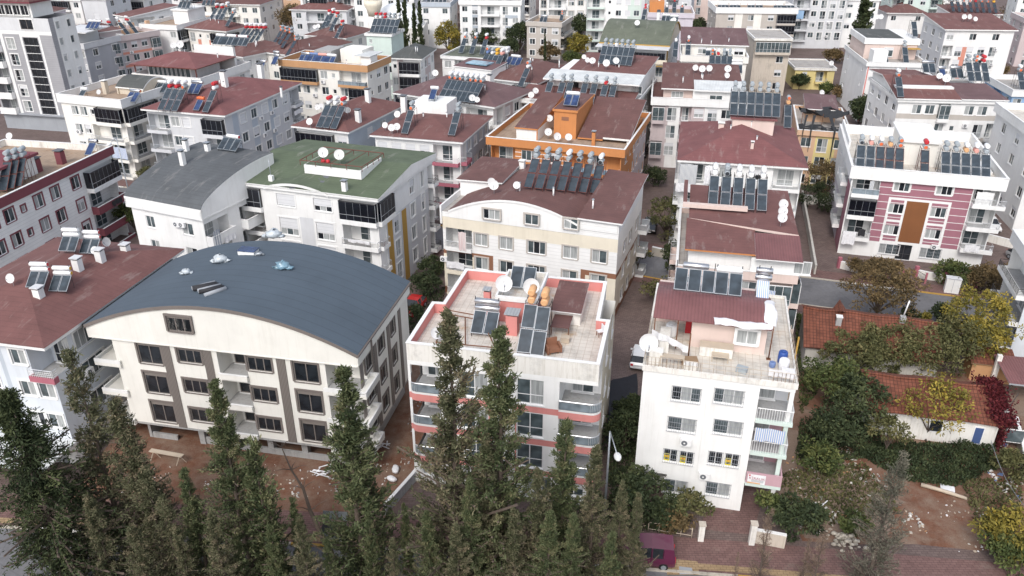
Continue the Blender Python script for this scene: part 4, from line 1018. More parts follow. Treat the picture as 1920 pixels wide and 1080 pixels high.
def build_terr():
    # front wall foot hidden by the white block
    A, Bq, D = bpx((1278, 455), (1497, 480), None, 11.0, ang=-12, D=15.5, side='R')
    b = Bd('terr', 'blush coloured apartment block with stepped dark red terrace roofs behind the worn white block', 'the stepped dark red terraces', A, Bq, D, 8.4, 'blush')
    W = b.W; b.pat('f', ['WBTg']*3, 0, 2.8, rm='gl_mid', bm='blush', p=.6); b.pat('l', ['WBWW']*3, 0, 2.8); b.pat('r', ['gWgWs']*3, 0, 2.8, bm='blush', p=.8)
    b.finish()
    b.parapet([(-.3, -.3), (W+.3, -.3), (W+.3, b.D), (-.3, b.D)], 8.2, 9.1, .18, 'blush', 'blush', 'white', 'deckgrey', 8.5)
    # upper storey: left glazed room and right glazed room with sheet roofs
    m = MB(); m.box(.8, 6.6, .6, 8.5, 8.512, 10.7, 'bright'); m.box(6.6, W-.2, -.1, 8.5, 8.512, 10.5, 'bright'); m.build('upper_storey', b.root)
    b.slab([(.4, -.2, 10.85), (7.0, -.2, 10.85), (7.0, 6.0, 11.6), (.4, 6.0, 11.6)], .15, 'r_red', 'left_roof', under='orange')
    b.slab([(6.9, -.9, 10.75), (W+.4, -.9, 10.75), (W+.4, 3.6, 11.55), (6.9, 3.6, 11.55)], .1, 'sheet_red', 'right_roof')
    for t in (8.3, 10.9): b.win('f', t, 9.2, 2.3, 1.3, 3, depth=-.18, hole=False, shut=0, frame='frame')
    b.box('glazing_band', 6.9, W-.1, -.22, -.13, 8.6, 9.12, 'gl_rail')
    b.slab([(.6, 5.98, 11.62), (W+.3, 3.62, 11.62), (W+.3, b.D, 11.9), (.6, b.D, 11.9)], .25, 'r_red', 'upper_deck', under='blush')
    m = MB(); m.box(.8, W, 8.5, b.D, 8.512, 11.35, 'blush'); m.build('rear_storey', b.root)
    m = MB(); m.box(-.1, 6.4, 8.0, 8.6, 11.95, 12.35, 'blush'); m.box(-.1, .3, 8.6, b.D, 11.95, 12.4, 'r_red'); m.build('kerb_wall', b.root)
    b.rz = lambda x, y: 11.75
    return b
build_terr()
# ================= mauve striped block
def build_stripe():
    Z = zz(1540, 200, 2.571)
    A, Bq, D = bpx(Z(160, 285), Z(888, 345), None, 11.5, D=19)
    b = Bd('stripe', 'white apartment block with mauve striped front, brown centre panel and roof full of solar collectors', 'the mauve striped block', A, Bq, 19, 10.2, 'white')
    W = b.W; S = lambda x, y: b.fz('f', *Z(x, y), 0)
    x0, x1 = S(275, 420)[0], S(722, 440)[0]
    b.zone('f', x0, 2.1, x1, 10.2, 'striped_mauve')
    for i in range(8): b.zone('f', x0, 9.15-i*.93, x1, 9.22-i*.93, 'white')
    fx0, fx1 = S(325, 445)[0], S(628, 470)[0]; fz1 = 8.0; fz0 = 2.05
    px0, px1 = S(405, 600)[0]+.15, S(500, 610)[0]+.2
    c0, c1 = fx0+(fx1-fx0)*.30, fx0+(fx1-fx0)*.655
    for (a0, z0, a1, z1) in ((fx0, fz1-.3, fx1, fz1), (fx0, fz0, fx1, fz0+.3), (fx0, fz0, fx0+.3, fz1), (fx1-.3, fz0, fx1, fz1), (c0-.3, fz0, c0, fz1), (c1, fz0, c1+.3, fz1), (fx0, 4.85, c0, 5.15), (c1, 4.85, fx1, 5.15)):
        b.zone('f', a0, z0, a1, z1, 'white')
    b.zone('f', c0, fz0+.3, c1, fz1-.3, 'redbrown')
    fl = (7.15, 4.35, 1.55)
    for i, z in enumerate((8.05, 5.2, 2.4)):
        w0, w1 = ((S(390, 380)[0], S(595, 400)[0]) if i == 0 else ((fx0+.3+c0-.3)/2, (c1+.3+fx1-.3)/2))
        for w in (w0, w1): b.win('f', w, z+.75, 1.75, 1.25, 3, shut=0, trim='white' if i == 0 else None)
        k = ('rail', 'glazed', 'rail')[i]
        b.balc('f', .15, z, x0-.2, 2.35, 'glass' if i == 0 else 'glazed' if i == 1 else 'rail', 1.5 if i != 1 else .2, .9, 'white', ('gl_rail', 'gl_black', 'frame')[i], door=i != 1)
        b.balc('f', x1+.1, z, W-x1-.2, 2.35, 'rail', 1.5, 1.0, 'white', 'rail', extra=.7)
        b.balc('l', 12, z, 4, 2.35, 'rail', 1.1, .8, 'white', 'rail'); b.win('l', 9.5, z+.8, 1.3, 1.3, 2); b.win('l', 5, z+.8, 1.3, 1.3, 2)
        b.pat('r', ['WBWW'], z)
    for t in (x0+2.6, x1-2.8): b.win('f', t, .55, 2.4, 1.35, 3, grille=True, shut=0)
    b.win('f', (c0+c1)/2-.3, .02, 1.7, 2.0, 2, shut=0, var=9, frame='frame_dark')
    b.zone('l', 14.5, 0, 19, 9, 'striped_mauve'); b.zone('l', 0, 0, 14.5, 5, 'lilac')
    b.finish(); b.parapet([(-.35, -.35), (W+.35, -.35), (W+.35, b.D+.3), (-.35, b.D+.3)], 10.0, 11.5, .22, 'white', 'white', 'white', 'deck', 10.3)
    m = MB(); m.box(6.0, 10.0, 6.3, 14.5, 10.312, 13.2, 'creamw'); m.build('stair_house', b.root); b.box('stair_roof', 5.7, 10.3, 6.0, 14.8, 13.203, 13.5, 'white'); b.rz = lambda x, y: 10.312
    b.box('party_wall', -.1, .15, 8, b.D, 10.312, 12.3, 'white')
    return b
build_stripe()
def G(key, label, nick, A, B, C, H, wall, roof, f, r=None, l=None, ang=None, W=None, D=None, side='R', zones=(), bm=None, lod=0, rm=None, p=.8, name='apartment_building', cat='apartment building', gz=None, pmat=None, trim=None, fl=2.85):
    a, b_, d = bpx(A, B, C, H, D, ang, W, side)
    b = Bd(key, label, nick, a, b_, min(26, max(5, d)), H, wall, lod, name, cat, trim=trim)
    for sd, rows in (('f', f), ('r', r), ('l', l)):
        if rows: b.pat(sd, rows, H-.15-len(rows)*fl, fl, rm=rm, p=p, bm=bm)
    for q in zones: b.zone(*q)
    b.finish()
    if roof:
        k = roof[0]
        if k == 'hip': b.hip(roof[1], roof[3] if len(roof) > 3 else .55, roof[2], roof[4] if len(roof) > 4 else 'white')
        elif k == 'flat': b.flat(roof[1], .18, .3, .3, roof[2], roof[2], 'white', roof[3])
        elif k == 'shed':
            o = .5; z0, z1 = H+.25, H+.25+roof[1]
            b.slab([(-o, -o, z0), (b.W+o, -o, z0), (b.W+o, b.D+o, z1), (-o, b.D+o, z1)], .25, roof[2])
            m = MB()
            for x in (.02, b.W-.02): m.face([(x, 0, H), (x, b.D, H), (x, b.D, z1-.25), (x, 0, H+.02)], wall)
            m.face([(0, b.D-.02, H), (b.W, b.D-.02, H), (b.W, b.D-.02, z1-.25), (0, b.D-.02, z1-.25)], wall); m.build('gable_wall', b.root)
            b.rz = lambda x, y: z0+(z1-z0)*max(0, min(1, (y+o)/(b.D+2*o)))
        elif k == 'barrel':
            b.vault(-.4, b.W+.4, -.5, b.D+.5, H+.2, roof[1], roof[2], .22, 16, axis='x')
            for x in (.05, b.W-.25): b.gablewall(b.prof, -.5, b.D+.5, x, H+.005, roof[3] if len(roof) > 3 else wall, .2, .2, axis='x')
    return b
AB = 'apartment block'
# ---- left side
a = Vector((-82, 147.5)); u = dirw(-12)
b = Bd('tower', 'tall grey clad apartment tower with a full height dark glass strip', 'the grey tower', a-u*15, a, 6.5, 20.5, 'siding_grey', trim='white')
for i in range(6):
    z = 3.2+2.85*i; b.balc('f', .4, z, 3.4, 2.4, 'solid', 1.4, .9, 'white'); b.win('f', 6, z+.3, 1.6, 2.0, 2) if i != 5 else None
    for t in (2.0, 4.9): b.win('r', t, z+1.0, .9, 1.3, 1)
b.zone('f', 4.0, 0, 4.6, 18, 'white'); b.zone('f', 0, 17.6, None, 18.2, 'white'); b.zone('f', 0, 18.2, None, 20.5, 'lgrey'); b.zone('r', 1.2, 0, 10, 20.5, 'white'); b.zone('f', 8.2, 3, 8.6, 17.2, 'white'); b.zone('f', 12.0, 3, 12.4, 17.2, 'white'); b.zone('f', 8.2, 17.2, 12.4, 17.6, 'white')
b.zone('f', 0, 0, None, 3, 'mgrey')
for k in range(10): b.win('f', 10.3, 3.15+1.4*k, 3.0, 1.32, 3, var=9, shut=0, frame='frame_dark', trim=None)
b.win('f', 10.3, 18.5, 2.6, 1.7, 2, var=9, shut=0, frame='frame_brown'); b.win('f', 3, 18.5, 2.6, 1.7, 2, var=9, shut=0)
b.finish(); b.box('ledge', -.5, b.W+.6, -.6, b.D+.2, 2.9, 3.1, 'mgrey'); b.box('ledge', -.2, b.W+.2, -.25, b.D+.2, 17.8, 18.0, 'mgrey') if 0 else None
m = MB(); m.box(0, b.W-3.2, .3, b.D-1, 20.5, 23.0, 'white'); m.build('top_storey', b.root)
for k in range(7): b.win('f', .9+k*1.6, 20.9, 1.5, 1.7, 2, depth=.12, var=9, shut=0, hole=False)
b.hip(2.4, .4, 'r_brown', 'maroon', .3, (-1, b.W-2.8, -.2, b.D-.5), H=23.0)
G('towerb', 'grey apartment block with a thin pale slab canopy roof beside the dark glass tower', 'the grey block beside the tower', (102, 92), (158, 90), None, 10.5, 'grey', ('flat', .9, 'lgrey', 'deckgrey'), ['GGW', 'BWv', 'BWv', 'GWW'], ['WW']*4, D=12, ang=-15, trim='white')
b = BLD['towerb']; b.slab([(-1, 1, 13.6), (b.W+.8, .4, 13.6), (b.W+.8, 8, 13.9), (-1, 8, 13.9)], .2, 'lgrey', 'canopy'); b.box('top_room', .5, b.W*.55, 2, 8, 10.52, 13.35, 'lgrey')
G('pinkstripe', 'pale pink apartment block with rose window bands and a cluttered roof terrace', 'the rose banded block', (200, 79), (297, 64), None, 10.3, 'pinkgrey', ('flat', .9, 'pinkgrey', 'decktan'), ['gWWWg', 'gWWWg', 'gWWWg'], None, ['DsD']*3, D=13, zones=[('f', 3, 7.0, None, 7.5, 'salmon'), ('f', 3, 4.15, None, 4.65, 'salmon'), ('l', 2, 7.9, 11, 9.6, 'salmon'), ('l', 2, 5, 11, 6.8, 'salmon')])
b = BLD['pinkstripe']
for x in (5, 7.5, 10, 14): b.box('terrace_pier', x, x+.9, 6, 6.8, 10.32, 12.6, 'peach')
m = MB(); m.box(-.1, 5, 2, 11, 10.32, 12.2, 'pinkgrey'); m.build('roof_room', b.root); b.slab([(-.5, 1.6, 12.3), (5.4, 1.6, 12.3), (5.4, 11.4, 13.0), (-.5, 11.4, 13.0)], .2, 'r_brown', 'room_roof')
G('beige', 'beige stone clad apartment block with cluttered flat roof and white parapet', 'the beige flat roofed block', (114, 187), (228, 199), None, 11.6, 'creamw', ('flat', 1.0, 'white', 'decktan'), ['.WWsGGG', '.WWBBBB', '.WWBBBB', '.WWBBBB'], ['GGWW', 'BBWW', 'BBWW', 'BBWW'], D=14, ang=-19, trim='white')
b = BLD['beige']; b.vault(5.5, 11, 6, 12, 12.8, 1.3, 'r_dgrey', .2, 14, axis='x'); rzb = lambda x, y: 11.612; b.gablewall(b.prof, 6, 12, 10.7, 11.62, 'beige', .2, .2, 'x'); b.gablewall(b.prof, 6, 12, 5.7, 11.62, 'beige', .2, .2, 'x'); b.box('roof_room', 5.9, 10.7, 6.3, 11.8, 11.62, 12.6, 'beige'); b.rz = rzb
for x, y in ((200, 176),): b.chim(x, y, 2.0, .7, 'beige', 'white')
G('grayred', 'long pale grey apartment block with bright red roof and rounded glazed corner balcony', 'the long red roof', (274, 206), (420, 218), (578, 160), 12.4, 'lgrey', ('hip', 2.0, 'r_maroon'), ['BBWv.GG', 'BBWv.BB', 'BBvW.GG', 'BBvW.BB'], ['.vWvWvB', '.WvWvWB', '.vWWvWB', '.WvWvWB'], zones=[('r', 1.8, 0, 3.2, 12.4, 'bluegrey'), ('r', 6.5, 0, 8, 12.4, 'bluegrey'), ('r', 11.5, 0, 13, 12.4, 'bluegrey')], trim='white')
b = BLD['grayred']; b.chim(422, 160, 2.2, .8); b.chim(490, 143, 2.0, .8); b.chim(528, 175, .9, .3)
G('pav', 'white block topped by an open dark red hipped pavilion roof', 'the red pavilion roof', (256, 148), (377, 158), None, 12.0, 'white', ('flat', 1.0, 'white', 'r_maroon'), ['WWWW', 'WBBW', 'WWWW'], ['WWW']*3, D=14, ang=-17)
b = BLD['pav']; m = MB(); m.box(1.2, b.W-3.2, 2, 10, 12.02, 14.2, 'white'); m.build('pavilion_room', b.root)
for k in range(9): b.win('f', 2+k*(b.W-5)/9, 12.4, 1.2, 1.6, 1, depth=1.88, hole=False, shut=0, var=1)
for x in (-.3, b.W-1.2): b.box('post', x, x+.15, .6, .75, 12.02, 14.4, 'ironred')
b.hip(1.5, .3, 'r_maroon', 'ironred', .15, (-.6, b.W-.8, .4, 11), H=14.3); b.box('rear_wall', b.W*.3, b.W-1, 11.4, 12, 12.02, 16, 'white')
# ---- middle
G('orangeband', 'cream apartment block with tan parapet band and black glazed top balcony', 'the tan parapet block', (526, 120), (688, 132), (738, 115), 12.3, 'creamw', ('flat', .9, 'tan', 'decktan'), ['GGGGWsCCC', 'gWWsWsWGG', 'gWWsWsWBB', 'gWWsWsWBB'], ['sWW']*4, bm='tan', zones=[('f', 0, 12, None, 12.3, 'tan')])
b = BLD['orangeband']; b.box('roof_room', 5.5, 9, 3, 8, 12.32, 14.6, 'concrete'); b.box('roof_room', 10, 14.5, 4.5, 9, 12.32, 14.8, 'creamw'); b.box('sheet_canopy', 14.2, b.W-.2, 2, 7, 14.2, 14.32, 'sheet_white'); b.box('roof_room', 15.3, b.W-.4, 2.4, 5, 12.32, 14.19, 'white')
G('dgrey', 'mauve and white apartment block with dark grey hipped roof and black glazing', 'the dark grey hipped roof', (733, 110), (788, 112), (832, 95), 11.8, 'white', ('hip', 1.6, 'r_dgrey', .5), ['sGGG', 'WGGG', 'WGGG', 'WGGG'], ['vWvW', 'vWvW', 'vWvW', 'vWvW'], zones=[('r', 3, 0, 7, 11.8, 'pinkgrey'), ('f', 1.2, 0, 2.4, 11.8, 'pinkgrey')])
G('mauveroof', 'white apartment block with wide mauve brown roof and seven red and white tanks', 'the wide mauve brown roof', (745, 176), (925, 202), (990, 172), 11.6, 'white', ('hip', 2.2, 'r_mauve'), ['GGTWvBB', 'GGTWWBB', 'GGTWvBB', 'GGTWWBB'], ['BvWv', 'BWvW', 'BvWv', 'BWvW'], zones=[('r', 3.6, 0, 6, 11.6, 'pinkgrey'), ('r', 9, 0, 11, 11.6, 'pinkgrey')])
b = BLD['mauveroof']; b.chim(918, 158, 1.3, .6)
m = MB(); x, y, z = b.onroof(880, 145); m.box(x-3, x+4.5, y, y+5, z-1.5, z+1.6, 'white'); m.build('roof_room', b.root); b.slab([(x-3.2, y-.2, z+1.7), (x+4.7, y-.2, z+1.7), (x+4.7, y+5.2, z+2.2), (x-3.2, y+5.2, z+2.2)], .15, 'r_mauve', 'room_roof'); b.box('skylight', x-1.5, x+2.8, y+1.2, y+3.8, z+2.0, z+2.2, 'gl_sky')
G('brownsolar', 'white block with dark brown roof and a crowd of coloured tanks behind the mauve roof', 'the dark brown roof with coloured tanks', (917, 148), (1005, 158), (1030, 138), 11.4, 'white', ('hip', 1.9, 'r_brown'), ['WWGG', 'WBWW', 'WBWW'], ['WWW']*3, D=14)
G('greyflat', 'low white block with mossy grey flat roof beside the coloured tanks', 'the mossy flat roof', (835, 104), (915, 112), None, 10.6, 'white', ('flat', .25, 'white', 'r_moss'), ['WBWW', 'WBWW', 'WWWW'], ['WW']*3, D=13, ang=-18)
G('red15', 'narrow white and blue grey block with dark red roof, two chimneys and black glazed balcony', 'the narrow dark red roof', (556, 238), (652, 249), (742, 198), 11.4, 'white', ('hip', 1.9, 'r_red'), ['GGGW', 'BBWW', 'GGWW', 'BBWW'], ['.vWW', '.WWv', '.vWW', '.WWv'], zones=[('r', 0, 0, None, 11.4, 'bluegrey')], bm='rose')
b = BLD['red15']; b.chim(691, 196, 1.8, .65); b.chim(672, 224, 1.6, .65)
G('red16', 'white block with red brown roof and rose balcony bands behind the wide arched gable', 'the red brown roof with rose balconies', (703, 255), (863, 268), (922, 222), 11.2, 'white', ('hip', 1.3, 'r_red'), ['vvvvBB', 'vTvWBB', 'vTvWBB', 'vTvWBB'], ['BWvWW']*4, zones=[('r', 1.5, 0, None, 11.2, 'bluegrey')], bm='rose')
b = BLD['red16']; x, y, z = b.onroof(806, 213); m = MB(); m.box(x-2.6, x+2.6, y, y+4.5, z-1.5, z+1.5, 'white'); m.build('lift_house', b.root); b.chim(758, 210, 2.3, .75); b.chim(850, 205, 1.8, .6); b.lh = (x, y, z+1.5)
G('terr26', 'large white block with stepped brown roofs and many solar collectors behind the orange block', 'the white block behind the orange one', (962, 192), (1182, 205), None, 11.0, 'white', ('flat', .2, 'white', 'r_red'), ['BWWWWB']*3, ['WBWW', 'WWWW', 'WBWW'], D=22, ang=-19)
b = BLD['terr26']; W = b.W
m = MB(); m.box(3.5, W-.1, 6.5, b.D-.2, 11.02, 13.6, 'white'); m.build('upper_storey', b.root); b.slab([(3.0, 4.6, 13.7), (W+.3, 4.6, 13.7), (W+.3, 9.5, 14.3), (3.0, 9.5, 14.3)], .2, 'sheet_white', 'pale_roof'); b.slab([(6, 9.5, 14.32), (W+.3, 9.5, 14.32), (W+.3, b.D+.4, 14.9), (6, b.D+.4, 14.9)], .25, 'r_red', 'brown_roof'); b.win('f', 8, 11.4, 1.2, 1.9, 1, depth=6.4, hole=False, var=9); b.win('f', 14, 11.9, 1.8, 1.2, 2, depth=6.4, hole=False); b.win('f', 18, 11.9, 1.8, 1.2, 2, depth=6.4, hole=False); b.rz = lambda x, y: 11.012 if y < 4.6 else 14.4
b.slab([(0, .5, 11.3), (W, .5, 11.3), (W, 6.4, 12.2), (0, 6.4, 12.2)], .2, 'r_red', 'lower_roof'); b.rz = lambda x, y: 11.3+.15*max(0, y) if y < 5.5 else 14.4
G('barrel', 'mustard banded apartment block with mossy green barrel roof', 'the mossy barrel roof', (1122, 88), (1250, 95), (1290, 62), 11.4, 'lgrey', None, ['GGGGG', 'BWWWB', 'BWWWB', 'BWWWB'], ['WWW']*4, bm='ochre', zones=[('f', 0, 0, 4, 11.4, 'paleblue'), ('r', 0, 0, 3, 11.4, 'ochre')])
b = BLD['barrel']; b.vault(-.3, b.W+.3, 2.2, b.D+.3, 12.0, 3.2, 'r_moss', .25, 18, axis='x', fm='ochre'); b.gablewall(b.prof, 2.2, b.D+.3, b.W-.2, 11.405, 'beige', .2, .25, 'x'); b.gablewall(b.prof, 2.2, b.D+.3, .0, 11.405, 'beige', .2, .25, 'x'); b.box('balcony_roof', -.5, b.W+.5, -.8, 2.6, 11.5, 11.75, 'lgrey'); b.box('balcony_band', -.3, b.W+.3, -.8, -.6, 8.4, 9.6, 'band'); b.chim(1232, 62, 1.8, .6)
G('b28', 'white and lilac apartment block with brown lean-to roof beside a white sheet roof', 'the lilac striped block', (1224, 196), (1402, 200), None, 10.6, 'pinkgrey', ('flat', .9, 'white', 'r_brown'), ['gTBvTWB', '.TBTTWB', 'gTBvTWB'], ['WW']*3, ['WWW']*3, D=15, ang=-10, zones=[('f', 2.6, 0, 6.2, 10.6, 'white'), ('f', 8.2, 0, 12, 10.6, 'white')])
b = BLD['b28']; W = b.W; m = MB(); m.box(1.6, 6.2, 2.0, 14, 10.62, 12.6, 'blush'); m.box(6.2, W-1.2, .9, 14, 10.62, 12.6, 'white'); m.build('upper_storey', b.root); b.slab([(1.2, 1.2, 12.7), (6.3, 1.2, 12.7), (6.3, 14.4, 14.2), (1.2, 14.4, 14.2)], .2, 'r_brown', 'left_roof'); b.slab([(6.32, .3, 12.8), (W-.8, .3, 12.8), (W-.8, 5.0, 13.4), (6.32, 5.0, 13.4)], .2, 'sheet_white', 'right_roof'); b.slab([(6.32, 5.02, 13.2), (W-.8, 5.02, 13.2), (W-.8, 14.4, 14.2), (6.32, 14.4, 14.2)], .2, 'r_brown', 'rear_roof'); b.rz = lambda x, y: 12.7+max(0, y-1.2)*.113; b.win('f', 3.8, 11.1, 1.9, 1.0, 3, depth=1.85, hole=False); b.win('f', 9.8, 11.2, 2.0, .8, 2, depth=.75, hole=False)
G('b28b', 'cream block with brown lean-to roof and cluttered terrace behind the white sheet roof', 'the cream terrace block', (1278, 112), (1400, 116), None, 11.0, 'creamw', ('flat', .9, 'creamw', 'deckgrey'), ['WBWW', 'WBWW'], ['WW']*2, D=15, ang=-10)
b = BLD['b28b']; W = b.W; m = MB(); m.box(.1, W-.1, 3.5, 13, 11.02, 13.4, 'creamw'); m.build('upper_storey', b.root); b.slab([(-.4, 3.0, 13.5), (W+.4, 3.0, 13.5), (W+.4, 13.4, 15.2), (-.4, 13.4, 15.2)], .2, 'r_mauve', 'shed_roof'); b.rz = lambda x, y: 13.5+(y-3)*.16 if y > 3 else 11.02; b.win('f', 4, 11.6, 1.8, 1.3, 2, depth=3.35, hole=False); b.win('f', 11, 11.6, 1.8, 1.3, 2, depth=3.35, hole=False)
# ---- right
G('peach', 'peach and yellow striped low apartment block with torn black netting over its flat roof', 'the black netting roof', (1500, 243), (1592, 255), None, 8.2, 'peach', ('flat', .5, 'peach', 'deckgrey'), ['WTW', 'WTW', 'WWW'], ['WW']*3, D=15, ang=-15, zones=[('f', 2.5, 0, 5.5, 8.2, 'yellow')])
b = BLD['peach']; b.box('roof_room', 1.2, b.W-1.5, 7, 14, 8.22, 10.2, 'peach'); b.slab([(.9, 6.6, 10.3), (b.W-1.2, 6.6, 10.3), (b.W-1.2, 14.2, 11.0), (.9, 14.2, 11.0)], .15, 'r_mauve', 'room_roof')
G('b29', 'white apartment block with taupe bands and brown sweeping roof behind the mauve striped block', 'the taupe banded block', (1686, 187), (1884, 192), None, 12.0, 'white', ('flat', .2, 'white', 'deckgrey'), ['.WWg.WW.', '.T.Ws.TB', '.W.W..WB', '.W.W..WB'], None, ['WWWW']*4, D=15, ang=-6, zones=[('f', 0, 9.1, None, 9.9, 'beigegrey'), ('f', 0, 5.6, None, 6.4, 'beigegrey'), ('l', 0, 7, None, 7.6, 'lgrey')])
b = BLD['b29']; W = b.W
b.slab([(-.6, -.5, 12.35), (9.0, -.5, 12.35), (9.0, 8.0, 14.2), (-.6, 8.0, 14.2)], .2, 'r_red', 'front_roof'); b.slab([(9.02, -.5, 12.45), (W+.4, -.5, 12.45), (W+.4, 8.5, 13.0), (9.02, 8.5, 13.0)], .2, 'r_mauve', 'right_roof'); b.slab([(-.6, 8.02, 14.2), (7, 8.02, 14.2), (7, b.D+.3, 13.6), (-.6, b.D+.3, 13.6)], .2, 'r_red', 'rear_roof'); m = MB(); m.box(.1, 8.9, 3, b.D-.2, 12.02, 13.4, 'white'); m.build('attic', b.root); b.rz = lambda x, y: 12.35+.22*max(0, y) if x < 9 else 12.6+.06*y
G('b30', 'white block with dotted pink corner trim and small black side windows', 'the dotted pink trim block', (1624, 117), (1738, 124), None, 11.0, 'white', ('flat', .5, 'white', 'deckgrey'), ['.T.TT.', '.T.TT.', '.v.TT.', '.T.TT.'], ['WW']*4, ['s.s']*4, D=18, ang=-8, zones=[('f', .1, 0, .35, 11, 'pink'), ('f', 7, 0, 7.2, 11, 'pink'), ('f', 14, 0, 14.2, 11, 'pink')], rm='iron')
b = BLD['b30']; W = b.W; m = MB(); m.box(.5, W-.5, 6, 17.5, 11.02, 13.8, 'blush'); m.box(.2, W-.2, 5.8, 17.7, 13.803, 14.9, 'white'); m.build('upper_storey', b.root); b.box('upper_deck', .6, W*.7, 6.3, 17.3, 14.903, 14.95, 'r_dgrey'); b.win('f', 5, 11.5, 1.8, 1.7, 2, depth=5.85, hole=False); b.box('awning', W-3.4, W-.2, 4.4, 5.79, 13.2, 13.3, 'ochre'); b.box('terrace_room', 1, 3.6, 1, 4, 11.02, 13.4, 'white'); b.rz = lambda x, y: 14.95 if y > 6 else 11.02
G('b31', 'white apartment block with salmon stripes, grey side wall and brown roof', 'the salmon striped block', (1765, 51), (1903, 58), None, 12.6, 'white', ('shed', 1.6, 'r_red'), ['W.W.W.', 'BTvTT.', 'BTvTT.', 'BTvTT.'], None, ['WWW']*4, D=13, ang=-4, zones=[('f', 4.0, 0, 5.4, 9, 'salmon'), ('f', 15.4, 0, 17, 9, 'salmon'), ('f', 18, 0, None, 12.6, 'creamw'), ('l', 0, 0, None, 12.6, 'lgrey')], p=.6)
G('yellowhouse', 'small old yellow house with patched flat roof among the taller blocks', 'the small yellow house', (1491, 124), (1566, 130), None, 4.6, 'yellow', ('flat', .25, 'oldwhite', 'deckgrey'), ['.W.BB.'], ['W'], D=10, ang=-6, name='house', cat='house')
G('beige33', 'old beige apartment block with glazed white top floor and rows of curtained windows', 'the old beige block', (1437, 72), (1484, 74), None, 12.0, 'oldbeige', ('flat', .2, 'oldwhite', 'deckgrey'), ['gg', '.W', '.W', '.W'], ['TT']*4, D=12, ang=-5, W=7.5)
G('grey34', 'pale grey apartment block with tall paired windows and blue tarpaulin on a balcony', 'the pale grey block with tall windows', (1485, -8), (1590, -4), None, 13.6, 'lgrey', ('flat', .9, 'lgrey', 'deckgrey'), ['BBWTTT', 'CBWTTT', 'BBWTTT', 'BBWTTT'], ['WW']*4, D=12, ang=-3, trim='white')
G('white35', 'white apartment block with ground floor parking behind the tall cypress', 'the white block behind the cypress', (1592, -6), (1650, 0), None, 13.0, 'white', ('flat', .8, 'white', 'deckgrey'), ['WsW', 'WWW', 'WWW'], ['WW']*3, D=12, ang=-8)
G('blue36', 'pale blue apartment block at the right edge with grey balconies', 'the pale blue edge block', (1893, 170), (1990, 180), None, 10.2, 'sky', ('flat', .8, 'white', 'deckgrey'), ['WBWW']*3, None, ['WBW']*3, D=12, ang=-8)
b = Bd('edgewhite', 'white apartment block at the right edge beside the mauve striped block', 'the white edge block', at(1897, 432, 0), at(1897, 432, 0)+Vector((13, -2.6, 0)), 16, 12.5, 'white')
b.pat('l', ['.W.W.W']*4, .6); b.pat('f', ['WBW']*4, .6); b.finish(); b.flat()
b = Bd('edgeblue', 'white and pale blue apartment block at the right edge beside the street', 'the pale blue block beside the street', at(1890, 668, 0), at(1890, 668, 0)+Vector((11, -3.2, 0)), 7.5, 9.5, 'white')
b.pat('l', ['BB', 'BB', 'BB'], .6, p=.9, rm='iron'); b.pat('f', ['WBW']*3, .6); b.bandz(0, 9.5, 'paleblue', 'f'); b.finish(); b.flat()
# ---- far rows
lo = dict(lod=1)
G('far1', 'white block with red pilaster and black glazed balconies behind the grey tower', 'the red pilaster block', (95, -6), (150, 0), None, 12.8, 'white', ('flat', .8, 'white', 'deckgrey'), ['GGGW', 'BBBW', 'GGGW', 'BBBW'], ['WW']*4, D=12, ang=-12, zones=[('f', 7.4, 0, 8.4, 12.8, 'salmon')], **lo)
G('far2', 'tall blank pale grey gable wall of an apartment block', 'the blank pale gable', (158, -4), (197, -2), None, 15, 'lgrey', ('flat', .7, 'white', 'deckgrey'), ['...', '.v.', '..s', '..W', '...'], ['WW']*5, D=11, ang=-8, **lo)
G('far3', 'slate blue walled apartment block with one small window near the top', 'the slate blue walls', (196, -4), (226, -2), None, 13, 'bluegrey', ('flat', .7, 'lgrey', 'deckgrey'), ['.s', '..', '.W', '..'], ['WW']*4, D=11, ang=-8, **lo)
G('far4', 'orange walled old house behind the rose banded block', 'the orange old house', (194, 30), (226, 36), None, 9.5, 'orange', ('flat', .6, 'peach', 'decktan'), ['W.W', 'W.W'], ['W']*2, D=10, ang=-10, name='house', cat='house', **lo)
G('far5', 'white block with a small red lean-to roof and covered balcony', 'the small red lean-to roof', (217, 29), (243, 33), (300, 16), 11.5, 'white', ('shed', 1.3, 'r_red'), ['W', 'W', 'W'], ['BBTW']*3, **lo)
G('far6', 'pure white block with moulded cornices and arched penthouse doors', 'the white cornice block', (269, 50), (331, 54), None, 11.2, 'bright', ('flat', .8, 'bright', 'decktan'), ['.W.W', '.T.T', '.T.T', '.T.T'], ['GWW', 'BWW', 'BWW', 'BWW'], D=20, ang=-14, **lo)
b = BLD['far6']; b.box('penthouse', 5, b.W-.5, 6, 13, 11.22, 14.4, 'bright'); b.box('penthouse_roof', 4.7, b.W-.2, 5.7, 13.3, 14.403, 14.7, 'white')
G('far7', 'cream block with brick red panels and brown hipped roof', 'the brick panel block', (352, 54), (424, 60), (451, 50), 10.8, 'creamw', ('hip', 1.7, 'r_red'), ['TssGG', 'WssWW', 'WssWW'], ['GW']*3, zones=[('f', 2.6, 7.2, 3.6, 8.6, 'salmon'), ('f', 6, 7.2, 7.2, 8.6, 'salmon')], **lo)
G('far8', 'white block with dark brown hipped roof and open corner balcony', 'the dark brown corner roof', (412, 101), (456, 108), (519, 86), 10.8, 'white', ('hip', 1.5, 'r_brown'), ['BB', 'BB', 'BB'], ['WWsWW']*3, **lo)
